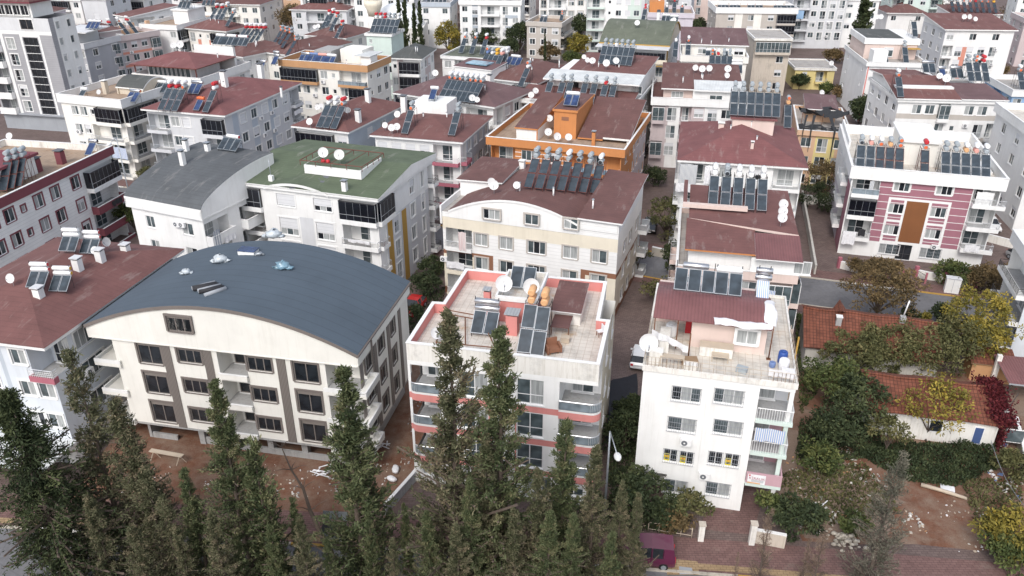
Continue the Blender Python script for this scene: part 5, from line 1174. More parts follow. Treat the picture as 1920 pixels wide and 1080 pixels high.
G('far9', 'cream block with dark brown roof carrying orange tanks', 'the roof with orange tanks', (500, 99), (554, 106), (622, 78), 10.8, 'creamw', ('hip', 1.8, 'r_brown'), ['WW']*3, ['WWsWW']*3, **lo)
G('far10', 'cream block with plum brown hipped roof near the mint stair tower', 'the plum brown hipped roof', (577, 67), (648, 73), (684, 57), 11, 'creamw', ('hip', 1.9, 'r_brown'), ['WWWW']*3, ['WWW']*3, **lo)
G('far11', 'mint green stair tower block topped by a row of solar collectors', 'the mint stair tower', (683, 66), (733, 66), None, 13.4, 'mint', ('flat', .15, 'white', 'deckgrey'), ['s..', '...', 'W.W', 'W.W'], ['..']*4, D=7, ang=-14, **lo)
G('far12', 'long cream block with wide brown roof at the back', 'the long back brown roof', (357, 14), (486, 10), None, 11, 'creamw', ('hip', 2.2, 'r_brown'), ['WWBBWW', 'WWBBWW', 'WWWWWW'], ['WWW']*3, D=16, ang=-8, **lo)
G('far13', 'white block with black glazed balconies stacked at its corner', 'the black glazed corner block', (566, -8), (614, -6), None, 14, 'white', ('flat', .8, 'white', 'deckgrey'), ['WGG']*4, ['WW']*4, D=12, ang=-8, **lo)
G('far14', 'white block with thin red vertical stripe and open balconies', 'the thin red stripe block', (618, -8), (664, -6), None, 14, 'white', ('flat', .8, 'white', 'deckgrey'), ['WBB']*4, ['WW']*4, D=12, ang=-8, zones=[('f', 2.6, 0, 3.2, 14, 'salmon')], **lo)
G('far15', 'plain white block beside the minaret', 'the plain white block by the minaret', (668, -7), (742, -4), None, 14, 'bright', ('flat', .8, 'bluegrey', 'deckgrey'), ['WWsW']*4, ['WW']*4, D=12, ang=-8, **lo)
G('far16', 'white block with blue grey top band behind the cypress group', 'the blue grey top band block', (788, 12), (843, 11), None, 11.5, 'bright', ('flat', .9, 'bluegrey', 'deckgrey'), ['W.W', 'W.W', 'W..', 's.s'], ['WW']*4, D=12, ang=-6, **lo)
G('far17', 'white apartment block with blue grey panels and white corner balconies', 'the blue grey panelled block', (866, 4), (976, 8), None, 12.4, 'bright', ('flat', .9, 'bright', 'deckgrey'), ['WTBBTW']*4, ['WW']*4, D=13, ang=-6, bm='white', zones=[('f', 3.4, 0, 5, 12.4, 'bluegrey'), ('f', 12.5, 8.6, 16, 9.5, 'bluegrey'), ('f', 12.5, 5.6, 16, 6.6, 'bluegrey')], **lo)
G('far18', 'beige stone villa with paired arched windows and flat roof terrace', 'the beige arched window villa', (988, 46), (1052, 49), (1073, 38), 8.6, 'beigegrey', ('flat', .8, 'beigegrey', 'decktan'), ['WWW', 'WWW', 'W.W'], ['BB', 'BB', 'WW'], D=12, name='villa', cat='villa', trim='white', **lo)
G('far19', 'white block with framed window panels behind the beige villa', 'the framed window block', (1012, -6), (1098, -4), None, 13, 'white', ('flat', .8, 'white', 'deckgrey'), ['TBBWW']*4, ['WW']*4, D=12, ang=-4, trim='beigegrey', **lo)
G('far20', 'mint green and white apartment block with mint balconies', 'the mint and white block', (1102, -8), (1204, -6), None, 14.5, 'bright', ('flat', .8, 'mint', 'deckgrey'), ['BBsvvv', 'BBsWvW', 'BBWsvv', 'BBWssv', 'BBWsvv'], ['WW']*5, D=12, ang=-4, bm='mint', zones=[('f', 0, 0, 4.6, 14.5, 'mint'), ('f', 11, 0, None, 14.5, 'mint')], **lo)
G('far21', 'lilac parapet apartment block with orange end wall', 'the lilac parapet block', (1229, 24), (1300, 32), None, 11, 'lilac', ('flat', .9, 'lilac', 'decktan'), ['.vv.', 'WWWW', 'WWWW'], ['WWW']*3, D=14, ang=-8, zones=[('r', 0, 0, 3, 11, 'ochre'), ('r', 3, 0, None, 11, 'grey')], **lo)
BLD['far21'].box('roof_room', .2, 4, 5, 12, 11.02, 14, 'orange')
G('far22', 'beige and taupe apartment block with long white parapet', 'the long white parapet block', (1342, 20), (1494, 24), None, 11, 'beigegrey', ('flat', 1.2, 'white', 'decktan'), ['.W.W.WGG', '.W.W.WGG', '.W.W.WBB'], ['WW']*3, ['sWs']*3, D=14, ang=-4, zones=[('f', 5, 0, 7, 11, 'creamw'), ('f', 10, 0, 12, 11, 'creamw')], **lo)
G('far23', 'cottage with brown gabled roof and white gable walls at the back', 'the brown gabled cottage', (1664, 24), (1735, 26), None, 6, 'white', ('hip', 2.5, 'r_brown', .8), ['W.W'], ['W'], D=11, ang=-6, name='house', cat='house', **lo)
G('far24', 'white block with a crowded row of solar collectors on its brown roof at the back', 'the far right solar roof', (1780, 24), (1876, 28), None, 8.4, 'white', ('shed', 1.0, 'r_brown'), ['WW.W', 'W.WW'], ['WW']*2, D=11, ang=-4, **lo)
# generic blocks at the very back, seen over the others
back = [(-118, 236, 'white', 'r_red', 13), (-150, 228, 'creamw', 'flat', 12), (-176, 250, 'lgrey', 'r_brown', 13), (-96, 262, 'bright', 'flat', 15), (-70, 258, 'peach', 'r_brown', 12), (-48, 262, 'white', 'flat', 14), (-8, 290, 'creamw', 'r_brown', 13),
        (18, 292, 'white', 'flat', 13), (60, 280, 'blush', 'flat', 14), (88, 272, 'lgrey', 'r_red', 13), (118, 262, 'mint', 'flat', 13), (150, 250, 'white', 'r_brown', 12), (-60, 228, 'lgrey', 'r_red', 11), (128, 208, 'pinkgrey', 'flat', 11), (-130, 205, 'lilac', 'r_brown', 13), (-16, 246, 'blush', 'r_red', 11), (40, 262, 'lgrey', 'r_mauve', 13), (-34, 300, 'white', 'r_red', 14), (140, 290, 'white', 'flat', 14), (-120, 285, 'white', 'r_brown', 14), (-160, 290, 'bright', 'flat', 15), (100, 305, 'bright', 'flat', 15)]
WN = dict(white='white', creamw='cream', lgrey='grey', bright='bright white', peach='peach', blush='blush', mint='mint', pinkgrey='dusty pink', lilac='lilac')
RN = dict(r_red='red brown hipped', r_brown='brown hipped', r_mauve='plum hipped', flat='flat')
SPOT = ['beyond the red pilaster block', 'beyond the grey tower', 'farthest behind the grey tower', 'above the white cornice block', 'above the small red lean-to roof', 'above the long back brown roof', 'behind the beige arched window villa', 'above the framed window block', 'above the lilac parapet block', 'above the long white parapet block', 'behind the tall windowed grey block', 'beyond the brown gabled cottage', 'behind the brick panel block', 'beside the far right solar roof', 'left of the red pilaster block', 'behind the blue grey panelled block', 'behind the mint and white block', 'farthest behind the minaret', 'at the far right back', 'at the far left back', 'at the extreme left horizon', 'at the back right of centre']
for i, (x, y, wl, rf, h) in enumerate(back):
    u = dirw(R.uniform(-16, -4)); wd = R.uniform(13, 19); p = Vector((x, y))
    b = Bd(f'bk{i}', f'distant {WN[wl]} apartment block with {RN[rf]} roof {SPOT[i]}', f'block {SPOT[i]}', p, p+u*wd, R.uniform(10, 14), h, wl, 1)
    rows = R.choice([['WBBW'], ['WWBW'], ['BWWB'], ['TWGG']])*4
    b.pat('f', rows, h-.15-4*2.85); b.pat('r' if x < 0 else 'l', ['WW']*4, h-.15-4*2.85); b.finish()
    if rf == 'flat': b.flat(.8, mo=wl, deck='deckgrey')
    else: b.hip(1.9, .5, rf)
# ---------------------------------------------------------------- solar heaters, dishes, air conditioners on the roofs
def place_local(b, px, py, zref, y=None, dy=0):
    x, yy = b.loc(px, py, zref); return x, (yy if y is None else y)+dy
def solar_list(b, pts, tanks, zref=None, y=None, rows=2, frame='galv', zs=None, sc_=1.0, rot=0):
    for (px, py), t in zip(pts, tanks):
        if zref is None: x, yy, z = b.onroof(px, py, .3)
        else: x, yy = b.loc(px, py, zref+.3 if y is None else zref); z = zs if zs is not None else zref; yy = yy if y is None else y
        solar_at(b, x, yy, z-.02, rows, t, frame, rot, px, sc_)
def lin(p0, p1, n): return [(p0[0]+(p1[0]-p0[0])*i/max(1, n-1), p0[1]+(p1[1]-p0[1])*i/max(1, n-1)) for i in range(n)]
X = BLD
solar_list(X['creamarch'], lin((989, 352), (1112, 363), 7), ['gg', 'gg', 'gg', 'wg', 'gd', 'gg', 'wd'], frame='ironred', rows=2)
solar_list(X['terr'], lin((1336, 388), (1428, 395), 5), ['ww', 'gd', 'ww', 'ww', 'ww'], 11.75)
b = X['hip2']; lx, ly, lz = b.lan
for i in range(6): solar_at(b, lx-2.6+i*1.05, ly+.0, lz-.02, 2, 'gg', 'galv', 0, 1360+i*16)
x, y = b.loc(1477, 236, 12.5); solar_at(b, x, y, b.rz(x, y)-.05, 2, 'oe', 'galv', 0, 1477)
b = X['stripe']
for pts, tk, fr in ((lin((1618, 318), (1693, 324), 5), ['gd', 'wp', 'wo', 'ge', 'oo'], 'ironred'), ([(1742, 328)], ['ro'], 'ironred'), (lin((1783, 332), (1862, 340), 5), ['gg', 'gg', 'we', 'wp', 'wg'], 'galv')):
    for (px, py), t in zip(pts, tk):
        x, _ = b.loc(px, py, 11.5); solar_at(b, x, .9, 10.31, 2, t, fr if t not in ('gd', 'wp') else 'galv', 0, px)
b = X['pink']; X0, X1, Y0, Y1 = b.st
for px, py in ((981, 661), (1006, 666)):
    x, y = b.loc(px, py, 12.1); solar_at(b, x, max(.5, y), 11.76, 2, 'ee', 'galv', 0, px)
flatheater(b, 978, 530, 2, nt_=0, local=((X0+X1)/2, Y0+1.7, 13.62))
x, y = b.loc(905, 626, 12.1); flatheater(b, 905, 626, 2, 's', 's', 2, local=(x, y, 11.76))
b = X['white']
for px, py, n, tk, cp in ((1301, 541, 3, 's', 's'), (1365, 548, 2, 'w', 'w')):
    x, y = b.loc(px, py, 15.0); flatheater(b, px, py, n, tk, cp, 1, local=(x, y, 14.45))
x, y = b.loc(1430, 560, 14.6); flatheater(b, 1430, 560, 1, 's', 's', 2, mat='cloth_bluestripe', local=(x, y, 13.92))
b = X['redhip']
for px, py, n, tk, cp in ((64, 538, 2, 'w', 'r'), (107, 545, 2, 'w', 'y'), (124, 470, 2, 'w', 'w'), (163, 474, 2, 'w', 'r')): flatheater(b, px, py, n, tk, cp, 2, rot=.15, sc_=.78)
b = X['maroon']
solar_list(b, [(4, 358), (18, 354), (32, 350)], ['gg', 'gg', 'gg'], 11.42, frame='ironred', rot=.3)
flatheater(b, 164, 291, 1, 's', 'd', 1, mat='bluepanel')
flatheater(X['smallarch'], 424, 281, 3, 'w', 'r', 1, sc_=.9)
b = X['beige']; flatheater(b, 147, 187, 1, 'w', 'w', 1); flatheater(b, 243, 191, 2, 's', 'o', 1, mat='bluepanel'); flatheater(b, 293, 173, 3, 'w', 'w', 1)
b = X['grayred']; solar_list(b, [(300, 206), (313, 207), (326, 208), (384, 210)], ['wr', 'wr', 'wo', 'rw']); flatheater(b, 366, 202, 1, 'o', 'o', 1, mat='bluepanel'); flatheater(b, 361, 177, 2, 's', 's', 1, mat='bluepanel'); flatheater(b, 486, 133, 1, 's', 's', 1, mat='bluepanel'); flatheater(b, 512, 121, 1, 's', 's', 2, mat='bluepanel')
b = X['pav']
for px, n, tk in ((345, 2, 'w'), (372, 3, 'r'), (398, 3, 'r')):
    x, y = b.loc(px, 102, 16.2); flatheater(b, px, 102, n, 'w', tk, 1, local=(x, 11.45, 16.0))
b = X['orangeband']
for px, tk in ((549, 's'), (568, 'b'), (588, 'p'), (608, 'w')): x, y = b.loc(px, 117, 13.2); flatheater(b, px, 117, 2, tk, tk, 1, mat='bluepanel', local=(x, 1.0, 12.32))
b = X['far11']; solar_list(b, lin((694, 64), (738, 65), 6), ['rw', 'rw', 'rr', 'gg', 'gg', 'ww'], 13.5, .4, zs=13.42)
solar_list(X['far10'], lin((605, 55), (627, 58), 4), ['rw', 'wr', 'ro', 'ro'])
solar_list(X['far9'], lin((512, 84), (536, 92), 4), ['oo', 'oo', 'oo', 'oo'], frame='ironred')
solar_list(X['far8'], lin((444, 79), (478, 80), 5), ['wr', 'wr', 'wr', 'wr', 'wr'])
solar_list(X['far7'], lin((394, 42), (424, 44), 4), ['wr', 'wr', 'wo', 'wo'])
b = X['far6']
for px in (312, 321, 330): x, y = b.loc(px, 22, 14.8); solar_at(b, x, 6.2, 14.7, 1, 'g', 'galv', 0, px)
b = X['towerb']
for px in (120, 130, 140): x, y = b.loc(px, 64, 13.9); flatheater(b, px, 64, 1, 'w', 'r', 1, mat='bluepanel', local=(x, 3.0, 13.75))
solar_list(X['mauveroof'], lin((825, 172), (884, 182), 7), ['wo', 'wo', 'wo', 'wg', 'wo', 'wo', 'wo'])
solar_list(X['red15'], [(597, 233), (610, 236), (624, 238)], ['rw', 'ww', 'ro'])
b = X['red16']; solar_list(b, [(758, 250), (846, 253)], ['go', 'gg']); x, y, z = b.lh; flatheater(b, 802, 192, 1, 'w', 'w', 1, mat='bluepanel', local=(x, y+.8, z))
solar_list(X['brownsolar'], lin((900, 132), (935, 138), 5)+[(975, 143)], ['ob', 'gw', 'yy', 'wp', 'ww', 'ow']); flatheater(X['brownsolar'], 960, 122, 3, 'w', 'w', 1, mat='bluepanel')
solar_list(X['terr26'], [(1022, 190), (1045, 191), (1060, 191), (1088, 193), (1106, 194), (1126, 197), (1142, 198)], ['gg', 'gg', 'gg', 'gg', 'gg', 'gr', 'gg'])
solar_list(X['terr26'], lin((1126, 119), (1178, 123), 6), ['gg', 'gg', 'gw', 'gg', 'gg', 'gg'], 14.4)
b = X['b28b']; solar_list(b, lin((1342, 66), (1376, 68), 4), ['oo', 'wr', 'gg', 'gg']); flatheater(b, 1390, 67, 2, 'w', 'w', 2)
for px, t in ((1266, 'w'), (1291, 'wo')): x, y = b.loc(px, 126, 11.3); solar_at(b, x, .6, 11.02, 2, t, 'galv', 0, px)
for px, n in ((1336, 2), (1365, 1)): x, y = b.loc(px, 126, 11.3); flatheater(b, px, 126, n, 'w', 'w', 1, local=(x, .7, 11.02))
b = X['b29']; solar_list(b, [(1697, 146)], ['wo']); solar_list(b, [(1822, 152), (1836, 152), (1851, 153)], ['gg', 'oo', 'rr'])
for px, n, m_ in ((1741, 2, 'collector'), (1769, 1, 'bluepanel'), (1796, 2, 'collector')): flatheater(b, px, 146, n, 's', 's', 1, mat=m_)
b = X['b30']; x, y = b.loc(1642, 30, 15); solar_at(b, x, 6.5, 14.95, 2, '', 'galv', 0, 1642)
solar_list(X['far24'], lin((1788, 22), (1868, 25), 8), ['gg', 'gg', 'ro', 'ro', 'rr', 'ro', 'ro', 'yy'], frame='ironred')
b = X['orange']; sx0, sx1, sy = b.stower; flatheater(b, 1087, 206, 2, 'w', 'w', 1, mat='bluepanel', local=(sx1-1.2, sy+1.0, 14.53))
b = X['barrel']; flatheater(b, 1247, 41, 2, 'w', 'w', 1); flatheater(b, 1262, 43, 2, 'w', 'w', 1); solar_list(b, [(1205, 40)], ['rr'])
b = X['far18']; x, y = b.loc(1050, 40, 8.9); solar_at(b, x, y+1, 8.62, 1, 'oo', 'galv', 0, 1050); flatheater(b, 1017, 41, 2, 's', 's', 1, local=(b.loc(1017, 42, 8.9)[0], 3, 8.62))
solar_list(X['far12'], lin((381, 10), (398, 10), 3), ['', '', ''])
b = X['far22']
for px, n in ((1358, 3), (1380, 3), (1410, 2), (1425, 2), (1462, 3), (1480, 3)): flatheater(b, px, 12, n, 'w', 'w' if px < 1400 else 'r', 1, local=(b.loc(px, 15, 12)[0], 1.0, 11.02))
# dishes: building key, [(px, py, diameter)]
DISH = dict(redhip=[(19, 519, .9), (124, 454, .9), (177, 467, .8), (200, 451, .95)],
    creamarch=[(921, 330, 1.0), (926, 344, 1.2), (969, 345, .9)], orange=[(1031, 184, 1.1), (1029, 198, 1.15), (1046, 203, 1.2), (1068, 193, 1.1)], terr26=[(996, 176, 1.1), (1004, 168, 1.1), (1137, 116, 1.3), (1155, 112, 1.25), (1111, 112, 1.2), (1101, 111, 1.0), (1095, 105, .9)],
    barrel=[(1195, 41, 1.3), (1205, 41, 1.1), (1211, 41, 1.0), (1240, 43, 1.2), (1261, 37, 1.2), (1263, 45, 1.2)], b28b=[(1310, 71, 1.1), (1316, 64, 1.1), (1373, 63, 1.2), (1386, 64, 1.2)], b28=[(1304, 124, 1.1), (1317, 126, 1.25), (1330, 125, 1.2), (1365, 126, 1.3), (1363, 139, 1.1)],
    red15=[(595, 199, .95), (602, 197, .95), (580, 222, 1.1), (651, 201, 1.0)], red16=[(722, 233, .95), (734, 237, 1.1), (744, 235, 1.1), (745, 212, 1.1)], mauveroof=[(816, 144, 1.2), (885, 177, 1.15), (894, 178, 1.0)],
    orangeband=[(622, 90, 1.2), (630, 90, 1.2), (651, 90, 1.2)], far10=[(590, 52, 1.1), (597, 53, 1.1)], beige=[(155, 167, .9), (185, 171, .9)], pav=[(327, 97, 1.2), (340, 96, 1.4)], stripe=[(1717, 236, 1.1), (1731, 237, 1.1)],
    b29=[(1761, 145, 1.1), (1775, 146, 1.4)], b31=[(1809, 26, 1.3), (1819, 26, 1.3), (1830, 30, 1.2)], b30=[(1644, 30, 1.2), (1652, 30, 1.2)], yellowhouse=[(1559, 117, 1.2)], peach=[(1541, 172, 1.1)], maroon=[(17, 253, 1.0)], green=[])
for k, L_ in DISH.items():
    for px, py, d_ in L_: dish(BLD[k], px, py, d_)
b = X['pink']; X0, X1, Y0, Y1 = b.st
for x, y, z, d_, px in ((X0+.5, Y0+.3, 13.6, 1.3, 945), (X1-.5, Y0+.35, 13.6, 1.25, 996)): dish_at(b, b.tow(x, y, z), d_, .1, 22, px)
x, y = b.loc(818, 628, 12.5); dish_at(b, b.tow(x, y, 11.76), .9, .5, 30, 818)
b = X['white']; x, y = b.loc(1210, 659, 12.6); dish_at(b, b.tow(.15, 1.2, 11.52), 1.35, -.1, 18, 1210)
b = X['green']; x0, x1, y0, y1 = b.lh
for px, py in ((606, 286), (636, 290)): x, y = b.loc(px, py, 15.2); dish_at(b, b.tow(x, y, 14.06), 1.15, .05, 22, px)
b = X['terr']
for i, (px, py) in enumerate(((1469, 380), (1468, 393), (1467, 405))): x, y = b.loc(px, py, 12.9); dish_at(b, b.tow(x, y, 11.75), 1.0, .1, 24, px+i*.1)
for k, sd, px, py in (('white', 'f', 1286, 826), ('white', 'f', 1321, 889), ('redhip', 'r', 163, 696), ('redhip', 'f', 8, 731), ('smallarch', 'f', 334, 419), ('smallarch', 'f', 344, 420), ('grayred', 'r', 488, 221), ('grayred', 'r', 508, 211), ('grayred', 'r', 495, 253), ('grayred', 'r', 514, 244),
        ('stripe', 'f', 1752, 462), ('b29', 'f', 1809, 235), ('b31', 'f', 1866, 93), ('b31', 'f', 1858, 120), ('beige', 'f', 212, 226), ('beige', 'f', 150, 246), ('orangeband', 'f', 607, 153), ('orangeband', 'f', 592, 178), ('grey34', 'f', 1552, 43), ('grey34', 'f', 1548, 68), ('creamarch', 'f', 834, 484), ('pinkstripe', 'f', 246, 98)):
    acp(BLD[k], sd, px, py)
for k_ in [k for k in BLD if k.startswith('bk')]+['far1', 'far2', 'far3', 'far13', 'far14', 'far15', 'far16', 'far17', 'far19', 'far20', 'far21', 'white35', 'grey34', 'blue36', 'edgeblue', 'greyflat', 'pinkstripe', 'b30']:
    b = BLD[k_]; q = b.rr.randrange(2, 6); y0 = b.rr.uniform(1.5, b.D*.45) if k_ not in ('b30',) else 1.0
    for i in range(q):
        x = b.W*(.15+.7*(i+.5)/q)
        z = b.rz(x, y0); p_ = b.tow(x, y0)
        solar_at(b, x, y0, z-.03, 1 if b.rr.random() < .4 else 2, b.rr.choice(['ww', 'wr', 'gg', 'wo', 'rr', 'w', 'g']), 'galv', 0, 960+1500*p_.x/p_.y)
for k_ in ('grayred', 'mauveroof', 'red16', 'far7', 'far8', 'far9', 'far10', 'far12', 'dgrey', 'brownsolar', 'hip2', 'orangeband', 'pav', 'terr26', 'b28', 'b28b', 'creamarch'):
    b = BLD[k_]
    for i in range(3):
        x, y = b.W*b.rr.uniform(.12, .88), b.D*b.rr.uniform(.15, .6); z = b.rz(x, y); mm = MB(); h_ = b.rr.uniform(.4, 1.0)
        mm.tube([(x, y, z-.2), (x, y, z+h_)], [.09, .09], 'frame', 8); mm.tube([(x, y, z+h_), (x, y, z+h_+.1)], [.16, .12], 'galv', 8); mm.build('vent_pipe', b.root)
# labels of the roof items: by building, ordered from the left
ORD = ['leftmost', 'second', 'third', 'fourth', 'fifth', 'sixth', 'seventh', 'eighth', 'ninth', 'tenth', 'eleventh', 'twelfth', 'thirteenth', 'fourteenth', 'fifteenth']
from collections import defaultdict
grp = defaultdict(list)
for it in ITEMS: grp[(id(it[0]), it[2])].append(it)
for (bid, kind), its in grp.items():
    by = defaultdict(list)
    for it in its: by[it[3]].append(it)
    for desc, L_ in by.items():
        if its[0][0].nick.startswith('block '): desc = {'sol': desc.replace('solar water heater with ', '').replace('two ', 'twin ')+' solar heater'}.get(kind, desc)
        L_.sort(key=lambda q: q[6])
        for i, it in enumerate(L_):
            pre = {'sol': 'on', 'dish': 'on', 'ac': 'of'}[kind]; n = len(L_)
            where = f' {pre} {it[0].nick}'
            if n == 1: lab = desc+where
            elif i == n-1 and n > 2: lab = f'rightmost {desc}{where}'
            elif i == 0: lab = f'leftmost {desc}{where}'
            elif n == 2: lab = f'rightmost {desc}{where}'
            else: lab = f'{desc}{where}, {ORD[i]} from the left'
            w_ = lab.split()
            if len(w_) > 16: lab = lab.replace('solar water heater with ', 'solar heater, ').replace('fixed to the wall ', '').replace(' from the left', ' from left')
            if len(lab.split()) > 16: print('LONG', lab)
            tag(it[1], lab, it[4], it[5])
b = BLD['green']; rr = random.Random(4); m = MB()
for px, py in ((560, 345), (575, 338), (585, 344), (592, 336), (604, 341), (548, 352), (612, 332)):
    x, y, z = b.onroof(px, py); q = [(x+.55*rr.uniform(.5, 1)*math.cos(k*1.05), y+.4*rr.uniform(.4, 1)*math.sin(k*1.05)) for k in range(6)]
    m.face([(a, c, b.rz(a, c)+.03) for a, c in q], 'dgrey')
m.build('torn_felt', b.root)
# ---------------------------------------------------------------- cloth, clutter and signs
def cloth(name, b, p0, p1, drop, mat, label, cat='laundry', wav=.05, par=None):
    """hanging cloth between two local points, falling `drop` metres"""
    m = MB(); n = 10; p0, p1 = Vector(p0), Vector(p1); e = (p1-p0); nrm = Vector((-e.y, e.x, 0)).normalized()
    for s_ in (0, .02):
        G_ = []
        for i in range(n+1):
            q = p0+e*(i/n); row = []
            for j in range(5): row.append(q+nrm*(wav*math.sin(i*1.9)*(.3+j*.25)+s_)+Vector((0, 0, -drop*j/4-.04*math.sin(i*.9))))
            G_.append(row)
        for i in range(n):
            for j in range(4): m.face([G_[i][j], G_[i+1][j], G_[i+1][j+1], G_[i][j+1]], mat, True)
    o = m.build(name, None, b.tow(0, 0, 0), b.ang); return tag(o, label, cat)
b = X['white']; F = 8.0
cloth('patterned_awning', b, (F+.1, -.3, 7.95), (b.W-.2, -.3, 7.95), 1.1, 'cloth_bluestripe', 'blue and white patterned cloth hung under the top right balcony of the white block', 'awning')
cloth('white_sheet', b, (.25, 2.6, 13.2), (2.9, 1.6, 12.7), .5, 'cloth_white', 'white sheet strung as a sunshade on the left of the worn white roof terrace', 'sheet', .12)
cloth('white_sheet', b, (F+.4, .25, 12.5), (b.W-.2, .15, 12.5), .55, 'cloth_white', 'white cloth draped over the railing at the right corner of the worn terrace', 'sheet')
m = MB(); path = [(4.5+.42*i, 3.25+.1*math.sin(i*.8), 14.02+.03*math.sin(i*1.1)) for i in range(10)]+[(8.35+.04*math.sin(i), 3.5+.55*i, 14.1+.62*math.sin(PI*min(1, i/6.4))*.9) for i in range(6)]
path = [Vector(p) for p in path]; G_ = []
for i, p in enumerate(path):
    t_ = (path[min(i+1, len(path)-1)]-path[max(i-1, 0)]); t_.z = 0; t_.normalize(); n_ = Vector((-t_.y, t_.x, 0)); wd = .42+.07*math.sin(i*1.3); G_.append([p+n_*(wd*math.cos(a))*(1+.08*math.sin(i*2+a*3))+Vector((0, 0, max(0, .24*math.sin(a))+.03*math.sin(i*2.3+a*2))) for a in [PI*q/8 for q in range(9)]])
for i in range(len(G_)-1):
    for q in range(8): m.face([G_[i][q], G_[i+1][q], G_[i+1][q+1], G_[i][q+1]], 'cloth_white', True)
tag(m.build('tarpaulin_roll', None, b.tow(0, 0, 0), b.ang), 'long rolled white tarpaulin along the edge of the red sheet canopy roof', 'tarpaulin')
def boxthing(name, b, x, y, z, sx, sy, sz, mat, label, cat, rot=0, legs=False, mat2=None):
    m = MB()
    if legs:
        m.box(-sx/2, sx/2, -sy/2, sy/2, sz-.06, sz, mat)
        for i in (-1, 1):
            for j in (-1, 1): m.box(i*(sx/2-.05)-.03, i*(sx/2-.05)+.03, j*(sy/2-.05)-.03, j*(sy/2-.05)+.03, 0, sz-.06, mat2 or mat)
    else:
        m.box(-sx/2, sx/2, -sy/2, sy/2, .02, sz, mat); m.box(-sx/2-.03, sx/2+.03, -sy/2-.03, sy/2+.03, sz, sz+.05, mat2 or mat)
        for i in (-1, 1): m.box(i*sx*.4-.05, i*sx*.4+.05, -sy/2, sy/2, 0, .02, mat2 or mat)
    return tag(m.build(name, None, b.tow(x, y, z), b.ang+rot), label, cat)
boxthing('storage_chest', b, 4.9, 2.9, 11.512, 2.3, .8, .8, 'oldwhite', 'long white storage chest with brown cloth against the terrace room wall', 'chest', mat2='woodpale')
boxthing('low_table', b, 5.2, 2.2, 11.512, 1.2, .7, .5, 'woodpale', 'grey wooden low table standing before the white storage chest', 'table', legs=True)
boxthing('cabinet', b, .75, .9, 11.512, .9, .7, 1.0, 'oldwhite', 'white cabinet at the left front corner of the worn terrace', 'cabinet')
boxthing('plank_shelf', b, 1.9, .7, 11.512, 1.7, .5, .8, 'woodpale', 'weathered plank shelf beside the white cabinet on the worn terrace', 'shelf', legs=True)
boxthing('crate', b, 3.2, .5, 11.512, .9, .5, .45, 'oldwhite', 'white crate behind the front railing of the worn terrace', 'crate')
def drum(name, b, x, y, z, r, h, mat, label, cat):
    m = MB(); m.tube([(0, 0, 0), (0, 0, h*.08), (0, 0, h*.5), (0, 0, h*.92), (0, 0, h)], [r*.9, r, r*1.05, r, r*.85], mat, 14); m.tube([(0, 0, h), (0, 0, h+.04)], [r*.5, r*.5], mat, 10)
    return tag(m.build(name, None, b.tow(x, y, z), b.ang), label, cat)
drum('barrel', b, b.W-.8, 2.9, 11.512, .32, .95, 'plastic_blue', 'bright blue plastic barrel at the right side of the worn terrace', 'barrel')
drum('water_drum', b, b.W-.75, 2.1, 11.512, .35, .8, 'cloth_white', 'white water drum beside the bright blue barrel', 'drum'); drum('bucket', b, b.W-1.5, 2.2, 11.512, .22, .4, 'tank_blue', 'pale blue bucket on the right of the worn terrace', 'bucket')
drum('water_tank', b, 1.6, 5.0, 11.512, .42, 1.0, 'tank_white', 'small white water tank under the red canopy', 'water tank')
boxthing('carton', b, b.W-.5, 1.35, 11.512, .8, .5, .35, 'cloth_white', 'white carton with lid near the right railing of the worn terrace', 'carton')
boxthing('parapet_bench', b, 1.2, 3.4, 11.512, .7, 2.2, .9, 'oldwhite', 'whitewashed masonry counter along the left side of the worn terrace', 'counter')
boxthing('dark_pallet', b, 3.1, 1.3, 11.512, 1.1, .8, .3, 'wood', 'dark wooden pallet on the worn terrace left of the low table', 'pallet', rot=.2)
boxthing('plastic_crate', b, 6.7, 1.0, 11.512, .7, .5, .35, 'tank_grey', 'grey plastic crate in the middle of the worn terrace', 'crate', rot=-.3)
for (x, y, z0_, z1_, lab) in ((3.0, 1.9, 11.512, 13.6, 'rusty pole standing beside the dark pallet on the worn terrace'), (8.6, 3.2, 11.512, 14.2, 'rusty pole at the right corner of the terrace room')):
    m = MB(); m.tube([(0, 0, 0), (0, 0, z1_-z0_)], [.05, .04], 'rust', 6); m.box(-.15, .15, -.15, .15, 0, .04, 'rust'); tag(m.build('pole', None, b.tow(x, y, z0_), b.ang), lab, 'pole')
m = MB(); m.tube([(0, 0, 0), (0, 0, 2.0), (0, .1, 6.0), (0, 0, 10.4)], [.07, .07, .07, .07], 'ochre', 8); tag(m.build('gas_pipe', None, b.tow(b.W+1.0, 9.0, 0), b.ang), 'tall yellow pipe rising beside the right wall of the white block', 'pipe')
